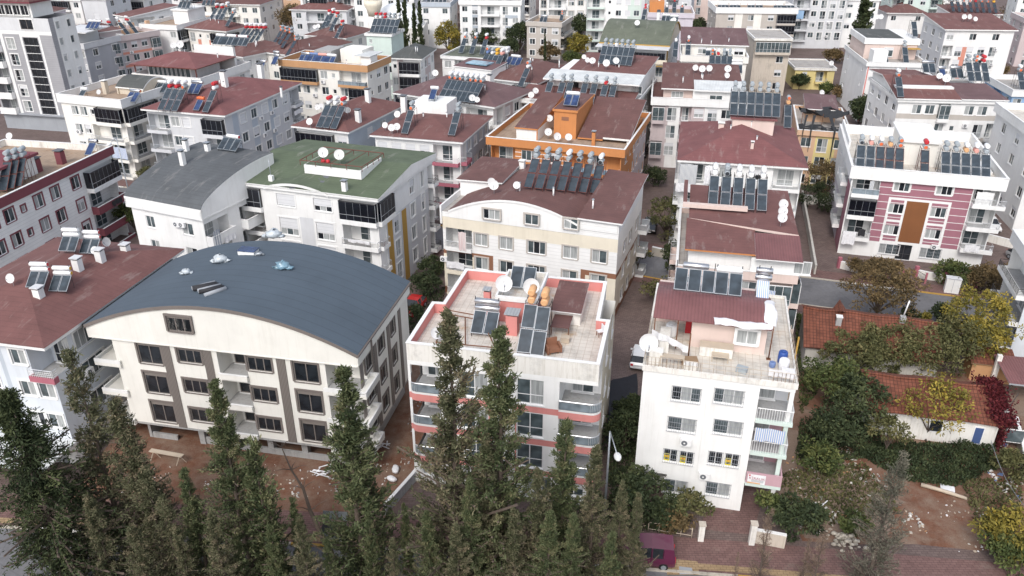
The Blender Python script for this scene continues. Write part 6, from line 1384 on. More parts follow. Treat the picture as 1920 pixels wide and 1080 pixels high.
# rental sign on the first balcony
def text_obj(txt, size, mat, parent, loc, rot=(PI/2, 0, 0), name='lettering'):
    c = bpy.data.curves.new(name, 'FONT'); c.body = txt; c.size = size; c.align_x = 'CENTER'; c.align_y = 'CENTER'; c.extrude = .004; c.materials.append(M(mat))
    q = bpy.data.objects.new('text_source', c); col.objects.link(q); bpy.context.view_layer.update(); me = bpy.data.meshes.new_from_object(q.evaluated_get(bpy.context.evaluated_depsgraph_get())); bpy.data.objects.remove(q); me.name = name
    o = ob(name, me, parent, loc); o.rotation_euler = rot; return o
r = empty('rental_sign', b.tow(F+.75, -.26, 2.95), b.ang); m = MB(); m.box(-.62, .62, -.03, 0, .05, .85, 'cloth_white'); m.box(-.62, .3, -.036, -.031, .05, .16, 'tank_peach'); m.build('board', r)
text_obj('KİRALIK', .3, 'rose', r, (.02, -.04, .52)); m = MB(); m.ball((-.5, -.03, .76), .07, 'sign_red', 8, 5, (1, .2, 1))
for q in range(3): m.box(-.35, .5, -.04, -.031, .22+.07*q, .25+.07*q, 'mgrey')
m.build('emblem', r); tag(r, 'white rental sign reading KİRALIK on the lowest pink balcony', 'sign')
for i, p in enumerate(((240, 797), (308, 808), (500, 818))):
    t, z = b.fz('f', 1150+p[0]/2.25, 500+p[1]/2.25); r = empty('window_notice', b.tow(t, .05, z), b.ang); m = MB(); m.box(-.43, -.06, .0, .015, -.52, .12, 'sign_yellow'); m.build('sheet', r)
    m = MB()
    for q in range(4): m.box(-.39+.03*(q % 2), -.1, -.006, -.001, -.02-.13*q, .05-.13*q, 'black' if q != 1 else 'sign_red')
    m.build('print', r); tag(r, ['yellow notice in the leftmost barred window of the white block', 'yellow notice in the second barred window of the white block', 'yellow notice in the rightmost barred window of the white block'][i], 'notice', 'yellow notices in barred windows')
b = X['stripe']
cloth('white_bedsheet', b, (.1, -1.0, 3.4), (1.6, -1.0, 3.4), 1.7, 'cloth_white', 'spotted white bedsheet hung over the lowest left balcony of the mauve striped block', 'bedsheet')
cloth('dark_laundry', b, (1.8, -1.0, 3.9), (2.6, -1.0, 3.9), .9, 'cloth_dark', 'dark washing on the lowest left balcony of the mauve striped block')
cloth('white_towel', b, (b.W-2.5, -1.1, 3.3), (b.W-.9, -1.1, 3.3), .9, 'cloth_white', 'white sheet over the lowest right balcony of the mauve striped block')
cloth('balcony_curtain', b, (2.0, -.7, 10.0), (2.5, -.7, 10.0), 1.9, 'cloth_stripe', 'gathered striped curtain on the top left balcony of the mauve striped block', 'curtain')
cloth('roller_curtain', b, (b.W-2.7, -.9, 9.9), (b.W-.9, -.9, 9.9), 1.9, 'siding_white', 'pale lowered blind on the top right balcony of the mauve striped block', 'blind')
b = X['hip2']
cloth('striped_drape', b, (-.1, -.8, 11.2), (2.0, -.8, 11.2), 2.6, 'cloth_stripe', 'large striped balcony drape under the wide brown hipped roof', 'drape'); cloth('pale_drape', b, (2.9, -.8, 11.2), (3.8, -.8, 11.2), 2.4, 'cloth_white', 'pale balcony drape right of the striped drape', 'drape'); cloth('hanging_sheet', b, (-.4, -1.0, 8.8), (1.6, -1.0, 8.8), 1.1, 'cloth_white', 'white sheet hung below the striped drape', 'sheet')
b = X['smallarch']
cloth('balcony_drape', b, (b.W+.9, .2, 9.2), (b.W+.9, 1.2, 9.2), 2.0, 'cloth_stripe', 'grey balcony drape at the near corner of the small grey curved roof block', 'drape'); cloth('balcony_laundry', b, (b.W+1.0, 1.6, 8.0), (b.W+1.0, 3.4, 8.0), .7, 'cloth_white', 'white and blue washing on the top balcony of the small white block')
b = X['creamarch']; cloth('pink_curtain', b, (2.0, -.4, 8.0), (2.9, -.4, 8.0), 2.2, 'cloth_pink', 'pink striped curtain on the upper left balcony of the wide arched block', 'curtain'); cloth('balcony_washing', b, (.5, -.45, 4.3), (2.6, -.45, 4.3), .8, 'cloth_white', 'pale washing on the lower left balcony of the wide arched block')
b = X['green']; cloth('pink_towel', b, (b.W+.35, .3, 7.4), (b.W+.35, 1.2, 7.4), .8, 'cloth_pink', 'pink towel over the corner balcony under the faded green roof', 'towel'); cloth('balcony_linen', b, (b.W-3.6, -.5, 7.4), (b.W-1.0, -.5, 7.4), .35, 'cloth_white', 'white and red linen over the balcony rail under the faded green roof')
b = X['maroon']; cloth('dark_clothes', b, (b.W+1.05, b.D-3.2, 6.0), (b.W+1.05, b.D-1.2, 6.0), .7, 'cloth_dark', 'dark clothes drying on the corner balcony of the maroon banded block')
b = X['grayred']; cloth('white_linen', b, (b.W+.9, b.D-3.6, 8.9), (b.W+.9, b.D-.8, 8.9), .7, 'cloth_white', 'white linen on the far corner balcony of the long red roof block')
b = X['terr']; cloth('blue_curtain', b, (b.W-3.6, -.8, 7.6), (b.W-1.6, -.8, 7.6), 1.7, 'cloth_bluestripe', 'blue striped balcony curtain on the blush coloured block', 'curtain')
b = X['redhip']; cloth('balcony_curtain', b, (b.W+.05, 1.6, 10.7), (b.W+.05, 2.2, 10.7), 1.9, 'cloth_stripe', 'gathered grey curtain on the rose corner balcony of the pale blue block', 'curtain')
b = X['beige']; cloth('striped_drape', b, (b.W-3.2, -.85, 5.2), (b.W-.2, -.85, 5.2), 1.8, 'cloth_bluestripe', 'blue striped drape on the third balcony of the beige flat roofed block', 'drape')
b = X['grey34']; cloth('blue_tarpaulin', b, (.5, -.9, 10.3), (3.2, -.9, 10.3), 2.2, 'sky', 'blue tarpaulin hung on a balcony of the pale grey block', 'tarpaulin')
b = X['peach']; m = MB()
rr = random.Random(5)
G_ = [[(x_*.9+rr.uniform(-.25, .25), 4.2+y_*.8+rr.uniform(-.2, .2), 10.1+.5*math.sin(x_*.9+y_)+rr.uniform(-.25, .25)) for y_ in range(5)] for x_ in range(9)]
for i in range(8):
    for j in range(4):
        if (i*3+j) % 7 != 3: m.face([G_[i][j], G_[i+1][j], G_[i+1][j+1], G_[i][j+1]], 'net', True)
for (x0, x1_, w_, zl) in ((2.0, 1.5, .22, 5.4), (4.2, 4.8, .3, 4.6), (.9, .4, .18, 6.8)):
    m.face([(x0, 4, 10.0), (x0+w_*2, 4, 10.0), (x1_+w_, -.4, 8.8), (x1_, -.4, 8.8)], 'net'); m.face([(x1_, -.4, 8.8), (x1_+w_, -.4, 8.8), (x1_+w_*.7, -.45, zl), (x1_+.1, -.45, zl)], 'net')
G_ = [[(x_*.8+rr.uniform(-.2, .2), 1.0+y_*.8+rr.uniform(-.2, .2), 8.3+.35*abs(math.sin(x_*1.3+y_))+rr.uniform(0, .2)) for y_ in range(4)] for x_ in range(9)]
for i in range(8):
    for j in range(3):
        if (i*5+j*2) % 4 != 1: m.face([G_[i][j], G_[i+1][j], G_[i+1][j+1], G_[i][j+1]], 'net', True)
tag(m.build('torn_netting', None, b.tow(0, 0, 0), b.ang), 'torn black shade netting collapsed over the peach block and hanging down its front', 'netting')
for k, x in enumerate((.4, 3.4, 6.4)): b.box('net_post', x, x+.07, 3.9, 3.97, 8.25, 10.3, 'rust')
# clutter on the pink terrace
b = X['pink']; x, y = b.loc(1037, 655, 12.0)
r = empty('armchair', b.tow(x, y, 11.765), b.ang+.5); m = MB(); m.box(-.4, .4, -.4, .4, .2, .45, 'brown'); m.build('seat', r); m = MB(); m.box(-.4, .4, .3, .45, .455, 1.0, 'brown'); m.build('backrest', r)
for s_ in (-1, 1): m = MB(); m.box(min(s_*.42, s_*.56), max(s_*.42, s_*.56), -.4, .4, .1, .65, 'brown'); m.build('armrest', r)
for i in (-1, 1):
    for j in (-1, 1): m = MB(); m.box(i*.3-.03, i*.3+.03, j*.3-.03, j*.3+.03, 0, .195, 'wood'); m.build('leg', r)
tag(r, 'worn brown armchair on the pink roof terrace beside the twin collectors', 'armchair')
x, y = b.loc(1060, 636, 12.0); boxthing('concrete_block', b, x, y, 11.765, .6, .45, .4, 'woodpale', 'tan block lying on the tiled pink roof terrace', 'block')
x, y = b.loc(1125, 625, 12.0); r = empty('garden_chair', b.tow(x, y, 11.765), b.ang-1); m = MB(); m.box(-.22, .22, -.22, .22, .42, .47, 'cloth_white'); m.build('seat', r); m = MB(); m.box(-.22, .22, .2, .25, .475, .95, 'cloth_white'); m.build('backrest', r)
for i in (-1, 1):
    for j in (-1, 1): m = MB(); m.box(i*.18-.02, i*.18+.02, j*.18-.02, j*.18+.02, 0, .415, 'rust'); m.build('leg', r)
tag(r, 'white garden chair against the right wall of the pink roof terrace', 'chair')
x, y = b.loc(1050, 600, 12.0); boxthing('tarp_table', b, x+.3, y-1.0, 11.765, 1.4, 2.2, .8, 'r_brown', 'low stand covered in brown roofing felt beside the twin collectors', 'stand', legs=True, mat2='rust')
g = MB(); pts = [b.loc(*p, 12.0) for p in ((840, 592), (905, 604), (928, 655), (818, 645))]
for i in range(4):
    p, q = pts[i], pts[(i+1) % 4]; g.bar((*p, 12.15), (*q, 12.15), .05, 'rust'); g.bar((*p, 11.765), (*p, 12.15), .05, 'rust')
g.bar((*pts[1], 12.5), (*pts[0], 12.5), .05, 'rust'); m_ = [(pts[0][k]+pts[1][k])/2 for k in (0, 1)]; q_ = [(pts[2][k]+pts[3][k])/2 for k in (0, 1)]; g.bar((*m_, 12.15), (*q_, 12.15), .05, 'rust')
for p in pts[:2]: g.bar((*p, 12.15), (*p, 12.5), .05, 'rust')
tag(g.build('rusty_frame', None, b.tow(0, 0, 0), b.ang), 'rusty steel pergola frame lying on the left of the pink roof terrace', 'frame')
# ---------------------------------------------------------------- vegetation
def leafmat(name, stops, rough=.75):
    m = bpy.data.materials.new(name); t, b = nt(m); MATS[name] = m
    a = t.nodes.new('ShaderNodeAttribute'); a.attribute_name = 'tint'
    t.links.new(ramp(t, a.outputs['Fac'], stops), b.inputs['Base Color']); b.inputs['Roughness'].default_value = rough
    b.inputs['Specular IOR Level'].default_value = .25
leafmat('lf_cypress', [(0, (.033, .039, .018)), (.35, (.075, .081, .042)), (.7, (.124, .125, .07)), (1, (.20, .165, .105))])
leafmat('lf_cypress2', [(0, (.034, .05, .022)), (.4, (.075, .094, .043)), (.8, (.122, .138, .066)), (1, (.18, .17, .09))])
leafmat('lf_grey', [(0, (.06, .062, .045)), (.5, (.125, .122, .092)), (1, (.20, .18, .14))])
leafmat('lf_dry', [(0, (.10, .07, .05)), (.5, (.19, .135, .10)), (1, (.28, .21, .16))])
leafmat('lf_dark', [(0, (.018, .027, .012)), (.5, (.04, .056, .025)), (1, (.085, .10, .042))])
leafmat('lf_green', [(0, (.028, .042, .014)), (.5, (.07, .092, .03)), (1, (.14, .15, .05))])
leafmat('lf_olive', [(0, (.042, .046, .018)), (.5, (.098, .10, .04)), (1, (.18, .16, .07))])
leafmat('lf_yellow', [(0, (.09, .085, .02)), (.5, (.20, .17, .035)), (1, (.36, .27, .05))])
leafmat('lf_brown', [(0, (.05, .04, .022)), (.5, (.125, .09, .042)), (1, (.22, .15, .07))])
leafmat('lf_red', [(0, (.03, .007, .01)), (.5, (.085, .011, .016)), (1, (.16, .03, .03))])
def leaves_mesh(name, P, A, ln, wd, tint, mat, seed=0):
    rg = np.random.default_rng(seed); n = len(P)
    A = A/np.maximum(1e-6, np.linalg.norm(A, axis=1, keepdims=True))
    r = rg.normal(size=(n, 3)); B = np.cross(A, r); B /= np.maximum(1e-6, np.linalg.norm(B, axis=1, keepdims=True))
    ln = np.broadcast_to(ln, (n,))[:, None]; wd = np.broadcast_to(wd, (n,))[:, None]
    V = np.stack([P-B*wd*.25, P+B*wd*.25, P+A*ln*.6+B*wd*.5, P+A*ln, P+A*ln*.6-B*wd*.5], axis=1).reshape(-1, 3)
    me = bpy.data.meshes.new(name); me.vertices.add(n*5); me.vertices.foreach_set('co', V.astype(np.float32).ravel())
    me.loops.add(n*5); me.loops.foreach_set('vertex_index', np.arange(n*5, dtype=np.int32))
    me.polygons.add(n); me.polygons.foreach_set('loop_start', np.arange(0, n*5, 5, dtype=np.int32)); me.polygons.foreach_set('loop_total', np.full(n, 5, dtype=np.int32))
    me.materials.append(M(mat)); at_ = me.attributes.new('tint', 'FLOAT', 'FACE'); at_.data.foreach_set('value', np.clip(tint, 0, 1).astype(np.float32))
    me.update(); me.validate(); return me
def conifer_mesh(seed, h, R_, nb=190, rise=1.1, per=10, lpc=9, mat='lf_cypress', leaf=(.30, .085), shape=.75, bare=.03, spread=.2, gap=.0):
    """columnar or open conifer: ascending branches carrying leaf tufts; returns crown mesh, trunk mesh"""
    rg = np.random.default_rng(seed); P, A, T = [], [], []; m = MB()
    lump = [(rg.uniform(0, 2*PI), rg.uniform(0, 1), rg.uniform(.5, 1.25)) for _ in range(14)]
    for i in range(nb):
        t = (i+rg.random())/nb; t = t**.9                         # 0 tip .. 1 foot
        z = h*(1-t*(1-bare)); ang = rg.uniform(0, 2*PI)
        pr = R_*(t**shape)*(1 if t < .8 else 1-(t-.8)*1.2)
        k = 1.0
        for a0, t0, s_ in lump:
            d_ = abs((ang-a0+PI) % (2*PI)-PI)/1.1; e_ = abs(t-t0)/.09
            if d_ < 1 and e_ < 1: k *= 1+(s_-1)*(1-d_)*(1-e_)*1.4
        if rg.random() < gap: continue
        L = pr*k*rg.uniform(.45, 1.15)*(1.45 if rg.random() < .13 else 1)+.12; r0 = rise*rg.uniform(.55, 1.25); bt = rg.normal(.45, .21); deadb = rg.random() < .1
        d = np.array([math.cos(ang), math.sin(ang), r0]); d[:2] *= 1; z0 = z-r0*L
        if L > .8: m.bar((0, 0, max(.2, z0)), tuple(np.array([0, 0, max(.2, z0)])+d*L*1.05), .022+.016*L, 'bark', 4)
        for j in range(per):
            q = (j+1)/per; q = q**.75
            c = np.array([0, 0, max(.2, z0)])+d*L*q+rg.normal(0, spread*.55, 3)*(.35+.5*min(1, L))
            nl = lpc if q > .3 else max(2, lpc//2)
            if deadb: nl = 1
            off = rg.normal(0, spread*.6, (nl, 3)); P.append(c+off)
            A.append(np.array([math.cos(ang)*.6, math.sin(ang)*.6, max(-.3, r0*.8)])+rg.normal(0, .55, (nl, 3))); T.append(rg.normal(bt, .16, nl)+.12*q)
    P, A, T = np.concatenate(P), np.concatenate(A), np.concatenate(T)
    cm = leaves_mesh('crown', P, A, rg.uniform(.7, 1.3, len(P))*leaf[0], leaf[1], T, mat, seed)
    n = 7; m.tube([(0.06*math.sin(k*1.7), .06*math.cos(k*2.1), h*.985*k/n) for k in range(n+1)], [max(.02, .02+.24*h/20*(1-k/n)) for k in range(n+1)], 'bark', 8)
    return cm, m.mesh('trunk')
TREEN = [0]
def tree_at(x, y, meshes, label, cat='tree', name='cypress_tree', s=1.0, rot=0.0, group=None, sz=None, tilt=0):
    r = empty(name, (x, y, 0), rot); r.scale = (s, s, sz or s); r.rotation_euler = (tilt, tilt*.5, rot)
    ob('crown', meshes[0], r); ob('trunk', meshes[1], r); return tag(r, label, cat, group)
def broad_mesh(seed, h, rx, rz, ncl=46, lpc=80, mat='lf_green', leaf=(.26, .13), cr=.62, base=.35, hole=.15):
    rg = np.random.default_rng(seed); P, A, T = [], [], []; m = MB(); zc = h-rz
    for i in range(ncl):
        v = rg.normal(size=3); v /= np.linalg.norm(v); v[2] = abs(v[2])*1.0 if rg.random() < .72 else v[2]
        k = rg.uniform(.45, 1.0)**.6*(1+rg.normal(0, .12)); c = np.array([v[0]*rx*k, v[1]*rx*k, zc+v[2]*rz*k]); c[2] = max(c[2], h*.16)
        if rg.random() < hole: continue
        rr = cr*rg.uniform(.6, 1.35)*(rx/2.6)**.5; n = int(lpc*rg.uniform(.6, 1.3)); u = rg.normal(size=(n, 3)); u /= np.linalg.norm(u, axis=1, keepdims=True)
        o = u*rr*rg.uniform(.5, 1.05, (n, 1))*np.array([1, 1, .75]); P.append(c+o); A.append(u+rg.normal(0, .6, (n, 3))+np.array([0, 0, -.15])); T.append(rg.normal(rg.normal(.5, .19), .16, n))
        if i % 3 == 0: m.tube([(0, 0, h*.18), tuple(c*np.array([.4, .4, 0])+np.array([0, 0, h*.18+(c[2]-h*.18)*.5])), tuple(c)], [.09*h/6, .05*h/6, .015], 'bark', 5)
    P, A, T = np.concatenate(P), np.concatenate(A), np.concatenate(T)
    cm = leaves_mesh('crown', P, A, rg.uniform(.7, 1.3, len(P))*leaf[0], leaf[1], T, mat, seed)
    m.tube([(0, 0, 0), (.05, .03, h*.12), (-.03, .05, h*.25), (0, 0, h*.45)], [.16*h/6, .13*h/6, .11*h/6, .05*h/6], 'bark', 8)
    return cm, m.mesh('trunk')
def xz_at(px, py, y):
    d = ray(px, py); t = y/d.y; return d.x*t, CH+d.z*t
# --- the row of tall cypresses along the near side of the front street
CY = [conifer_mesh(11, 20, 4.0, 270, .8, 13, 11, 'lf_cypress', gap=.13, shape=1.0, spread=.17, leaf=(.23, .075)), conifer_mesh(12, 20, 3.7, 260, .85, 13, 11, 'lf_cypress2', gap=.14, shape=.95, spread=.17, leaf=(.23, .075)), conifer_mesh(13, 20, 2.9, 220, 1.0, 12, 11, 'lf_cypress2', gap=.18, shape=.85, spread=.2), conifer_mesh(14, 16, 1.35, 150, 1.5, 9, 10, 'lf_cypress2', shape=.6, gap=.1)]
CYL = [  # tip px, tip py, y, mesh, width factor, label
    (842, 588, 38.5, 0, 1.05, 'tallest olive cypress in front of the left half of the pink banded block'), (936, 618, 38.0, 1, 1.05, 'tall cypress with ragged side sprays before the middle of the pink banded block'),
    (1062, 790, 38.5, 2, 1.1, 'shorter cypress before the right half of the pink banded block'), (1118, 838, 37.5, 0, 1.0, 'bushy cypress covering the foot of the street lamp'), (1168, 905, 37.0, 0, .85, 'wide cypress in front of the plum van'),
    (640, 690, 39.0, 2, 1.25, 'cypress standing between the cream block and the brick lane'), (400, 716, 38.0, 1, .95, 'dense cypress before the left middle of the cream block'), (472, 830, 38.0, 3, 1.3, 'slender cypress right beside the dense one before the cream block'),
    (548, 935, 39.0, 3, 1.0, 'small thin cypress near the leaning bare trunk'), (757, 945, 39.5, 3, .9, 'small pencil cypress on the brick lane kerb'), (1010, 880, 36.5, 0, 1.0, 'low broad cypress between the two tallest cypresses and the street lamp'),
    (880, 900, 36.0, 1, 1.0, 'cypress low in front of the two tallest cypresses'), (690, 960, 37.0, 2, .8, 'cypress low in front of the brick lane'), (440, 1000, 36.5, 1, .9, 'low cypress at the bottom edge before the cream block'),
    (800, 960, 36.5, 1, 1.15, 'broad cypress low at the left of the brick lane mouth'), (965, 955, 35.5, 0, 1.1, 'low cypress at the bottom edge under the two tallest cypresses'), (1075, 965, 35.5, 1, 1.1, 'low cypress at the bottom edge under the street lamp'), (1150, 1000, 35.5, 2, 1.2, 'low cypress at the bottom edge left of the plum van'), (505, 985, 36.5, 2, 1.0, 'cypress at the bottom edge left of the leaning bare trunk'), (610, 1010, 36, 2, .9, 'cypress at the bottom edge right of the leaning bare trunk'),
    (1198, 925, 36.5, 0, .8, 'cypress at the right end of the row over the front of the plum van'),
    (560, 965, 35.5, 0, 1.0, 'bushy cypress at the bottom edge under the leaning bare trunk'), (735, 1010, 35.5, 0, .9, 'bushy cypress at the bottom edge before the brick lane mouth'), (395, 960, 35.5, 0, 1.1, 'bushy cypress at the bottom edge below the dense cypress'), (855, 985, 35, 0, 1.2, 'lowest broad cypress below the tallest olive cypress'), (1030, 960, 35.2, 1, 1.2, 'low broad cypress right of the two tallest cypresses'), (910, 815, 37.2, 0, .9, 'broad cypress filling the gap between the two tallest cypresses'),
    (345, 880, 38.5, 2, 1.1, 'thin topped cypress left of the dense one before the cream block')]
for i, (px, py, y, k, wf, lab) in enumerate(CYL):
    x, z = xz_at(px, py, y); h0 = 16 if k == 3 else 20; s = z/h0
    tree_at(x, y, CY[k], lab, 'cypress', 'cypress_tree', max(s*wf, .2), i*1.3, 'cypresses along the front street', s)
OP = conifer_mesh(21, 18, 3.0, 150, .55, 9, 9, 'lf_cypress', spread=.26, gap=.25, shape=.8); OP2 = conifer_mesh(22, 18, 3.4, 190, .35, 10, 9, 'lf_cypress', spread=.26, gap=.15, shape=.8)
PN = conifer_mesh(23, 18, 5.6, 260, .1, 14, 11, 'lf_dark', spread=.26, leaf=(.29, .085), shape=.85, gap=.03)
for i, (px, py, y, k, wf, lab) in enumerate(((130, 655, 41, OP, 1.0, 'open branched conifer before the corner of the pale blue block'), (214, 748, 40, OP2, 1.0, 'open conifer in front of the left end of the cream block'), (268, 880, 39, OP2, 1.1, 'broad olive conifer left of the dense cypress'), (165, 930, 37.5, OP2, 1.0, 'low broad conifer at the bottom left'), (245, 985, 36.5, OP2, 1.1, 'wide low conifer at the bottom edge beside the dark pine'), (300, 930, 38, OP, 1.2, 'open conifer between the broad olive conifer and the thin topped cypress'), (330, 985, 37, OP2, .9, 'low open conifer near the bottom edge left of the dense cypress'))):
    x, z = xz_at(px, py, y); tree_at(x, y, k, lab, 'conifer', 'conifer_tree', z/18*wf, i*2.1, 'open conifers before the cream block', z/18)
x, z = xz_at(12, 735, 38); tree_at(x, 38, PN, 'large dark pine with drooping branches in the lower left corner', 'pine', 'pine_tree', z/18*1.0, .6, None, z/18)
GR = conifer_mesh(31, 15, 2.6, 170, .7, 9, 8, 'lf_grey', spread=.24, gap=.25, leaf=(.26, .06)); DR = conifer_mesh(32, 13, 1.9, 110, .8, 8, 7, 'lf_dry', spread=.24, gap=.3, leaf=(.24, .05))
x, z = xz_at(1692, 852, 38.5); tree_at(x, 38.5, GR, 'sparse grey green conifer in front of the red soil lot', 'conifer', 'conifer_tree', z/15, 0, None, z/15)
for i, (px, py, y, wf, lab) in enumerate(((1447, 955, 38.8, .8, 'dry brown conifer before the gate pillar'), (1550, 985, 38.5, 1.0, 'dry brown conifer left of the sparse grey green one'), (1385, 1035, 38.2, .6, 'small leafless dry sapling on the brick pavement'), (1520, 1010, 39, .8, 'dry conifer nearest to the stone heap'))):
    x, z = xz_at(px, py, y); tree_at(x, y, DR, lab, 'conifer', 'conifer_tree', z/13*wf, i*1.9, 'dry conifers before the vacant lot', z/13)
# leaning bare trunk
m = MB(); a = Vector((*xz_at(632, 1065, 39.5),)); p0 = Vector((a.x, 39.5, max(0, a.y))); q = xz_at(530, 840, 41.0); p1 = Vector((q[0], 41.0, q[1])); dv = p1-p0
pts = [p0+dv*k/6+Vector((.12*math.sin(k*2), 0, .1*math.cos(k*3))) for k in range(7)]; m.tube([Vector((p0.x+.3, 39.3, 0))]+pts, [.2, .19, .17, .15, .12, .09, .06, .03], 'bark', 8)
for k in range(2, 7):
    for s_ in (-1, 1, .4): e = pts[k]+Vector((s_*R.uniform(.5, 1.3), R.uniform(-.4, .4), R.uniform(.2, .9))); m.tube([pts[k], (pts[k]+e)/2+Vector((0, 0, .1)), e], [.04, .025, .01], 'bark', 5)
tag(m.build('bare_tree'), 'leaning leafless trunk crossing in front of the cream block yard', 'tree')
# --- broadleaf trees, shrubs
BM = {}
def broad(px, py, h, rx, rz, kind, label, ncl=46, lpc=80, cat='tree', name='leafy_tree', cr=.62, leaf=(.26, .13), hole=.15, group=None, dy=0):
    p = at(px, py, 0); key = (kind, round(rx/rz, 1), ncl > 30, cat)
    TREEN[0] += 1; me = broad_mesh(100+TREEN[0], h, rx, rz, ncl, lpc, kind, leaf, cr, hole=hole)
    return tree_at(p.x, p.y+dy, me, label, cat, name, 1, R.uniform(0, 6), group)
broad(1640, 603, 6.0, 3.7, 2.4, 'lf_brown', 'rust brown autumn tree beside the street in front of the mauve striped block', 70, 95, hole=.2)
broad(1590, 720, 5.0, 3.0, 2.4, 'lf_olive', 'olive green tree over the left end of the tiled cottages', 60, 95); broad(1655, 700, 4.9, 2.8, 2.2, 'lf_olive', 'round olive tree between the two tiled cottages', 60, 95)
broad(1725, 705, 4.9, 2.9, 2.2, 'lf_olive', 'dull green tree in the middle between the tiled cottages', 60, 90); broad(1785, 690, 5.3, 2.9, 2.3, 'lf_olive', 'green tree left of the yellow tree behind the second cottage', 60, 90)
broad(1700, 678, 3.9, 2.3, 1.7, 'lf_olive', 'olive crown directly over the right half of the long cottage', 60, 95); broad(1630, 678, 3.9, 2.0, 1.6, 'lf_green', 'green crown at the middle of the long cottage front', 50, 90); broad(1812, 668, 6.8, 3.1, 2.6, 'lf_yellow', 'bright yellow green tree beside the street', 60, 95); broad(1835, 690, 4.6, 1.9, 1.8, 'lf_yellow', 'smaller yellow tree at the right of the bright one', 36, 90)
broad(1555, 760, 4.6, 2.5, 1.9, 'lf_green', 'dark green tree beside the worn white block', 55, 85); broad(1600, 800, 4.8, 2.4, 1.9, 'lf_dark', 'deep green tree at the left wall of the second cottage', 50, 85); broad(1560, 840, 3.4, 1.9, 1.5, 'lf_dark', 'dark bushy tree low beside the worn white block', 40, 80)
broad(1735, 825, 5.0, 2.8, 1.9, 'lf_yellow', 'thin yellow leaved tree in front of the second cottage', 50, 60, hole=.35); broad(1660, 850, 3.2, 1.5, 1.3, 'lf_olive', 'small yellowing tree before the cottage doorway', 30, 60, hole=.3)
broad(1530, 880, 2.4, 1.6, 1.2, 'lf_green', 'light green fig bush at the left of the vacant lot', 34, 70, 'bush', 'leafy_bush'); broad(1890, 1035, 3.0, 1.9, 1.4, 'lf_yellow', 'yellow green bush at the lower right corner', 40, 90, 'bush', 'leafy_bush'); broad(1885, 1055, 2.2, 1.5, 1.1, 'lf_green', 'green bush at the foot of the yellow green one', 30, 80, 'bush', 'leafy_bush')
broad(1597, 1000, 1.7, .9, .9, 'lf_green', 'small bright green shrub on the rubble', 20, 70, 'bush', 'leafy_bush'); broad(1490, 1000, 3.0, 1.6, 1.5, 'lf_dark', 'dark green bush behind the white wall at the gate', 36, 80, 'bush', 'leafy_bush'); broad(1440, 975, 2.4, .9, 1.0, 'lf_green', 'leafy shrub beside the carport opening of the white block', 22, 70, 'bush', 'leafy_bush')
broad(1905, 900, 2.6, 1.5, 1.2, 'lf_olive', 'olive bush at the right edge beside the rubble', 30, 80, 'bush', 'leafy_bush')
broad(1290, 985, 2.6, 1.5, 1.2, 'lf_olive', 'flowering shrub with bare stems before the white block', 36, 60, 'bush', 'leafy_bush', hole=.3); broad(1240, 985, 2.2, 1.2, 1.0, 'lf_dark', 'dark shrub before the lower left windows of the white block', 28, 70, 'bush', 'leafy_bush'); broad(1262, 1000, 1.8, 1.0, .8, 'lf_brown', 'dry brown shrub behind the front fence', 22, 60, 'bush', 'leafy_bush')
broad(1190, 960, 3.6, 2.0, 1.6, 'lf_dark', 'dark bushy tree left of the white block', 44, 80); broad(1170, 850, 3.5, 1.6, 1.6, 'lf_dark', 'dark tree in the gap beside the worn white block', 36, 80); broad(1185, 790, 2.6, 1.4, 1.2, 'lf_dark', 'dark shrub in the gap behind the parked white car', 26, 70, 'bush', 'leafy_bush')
broad(1246, 450, 6.0, 2.5, 2.6, 'lf_olive', 'olive tree beside the parked black car in the lane', 44, 90); broad(1262, 520, 4.4, 1.3, 1.9, 'lf_dark', 'dark dense tree at the left wall of the blush block', 30, 90); broad(1232, 570, 3.2, 1.7, 1.1, 'lf_olive', 'thin leaved tree in the lane left of the red canopy roof', 30, 50, hole=.4); broad(1195, 510, 3.4, 1.3, 1.2, 'lf_olive', 'sparse tree at the rear corner of the wide arched block', 24, 45, hole=.4); broad(1225, 350, 3.0, 2.0, 1.2, 'lf_dark', 'dark shrubbery behind the lane wall', 30, 80, 'bush', 'leafy_bush')
broad(1545, 376, 6.0, 3.1, 2.6, 'lf_brown', 'brown leaved tree before the peach block', 55, 90); broad(1532, 392, 3.6, 3.0, 1.7, 'lf_dark', 'dark hedge like tree below the brown one', 44, 90); broad(1882, 330, 6.0, 2.4, 2.4, 'lf_dark', 'dark olive tree behind the right corner of the mauve striped block', 44, 90)
broad(1620, 520, 2.2, 1.7, .9, 'lf_brown', 'brown vine thicket before the left end of the mauve striped block', 34, 80, 'bush', 'leafy_bush'); broad(1655, 522, 2.4, 1.7, .8, 'lf_brown', 'brown pergola vine before the entrance of the mauve striped block', 34, 70, 'bush', 'leafy_bush'); broad(1785, 535, 2.6, 2.1, 1.2, 'lf_green', 'green hedge bush before the right half of the mauve striped block', 44, 90, 'bush', 'leafy_bush'); broad(1840, 545, 2.8, 2.3, 1.3, 'lf_brown', 'brown bush over the driveway gate right of the green hedge', 48, 90, 'bush', 'leafy_bush'); broad(1880, 535, 2.4, 1.5, 1.1, 'lf_brown', 'brown bush beside the driveway pillar', 30, 80, 'bush', 'leafy_bush')
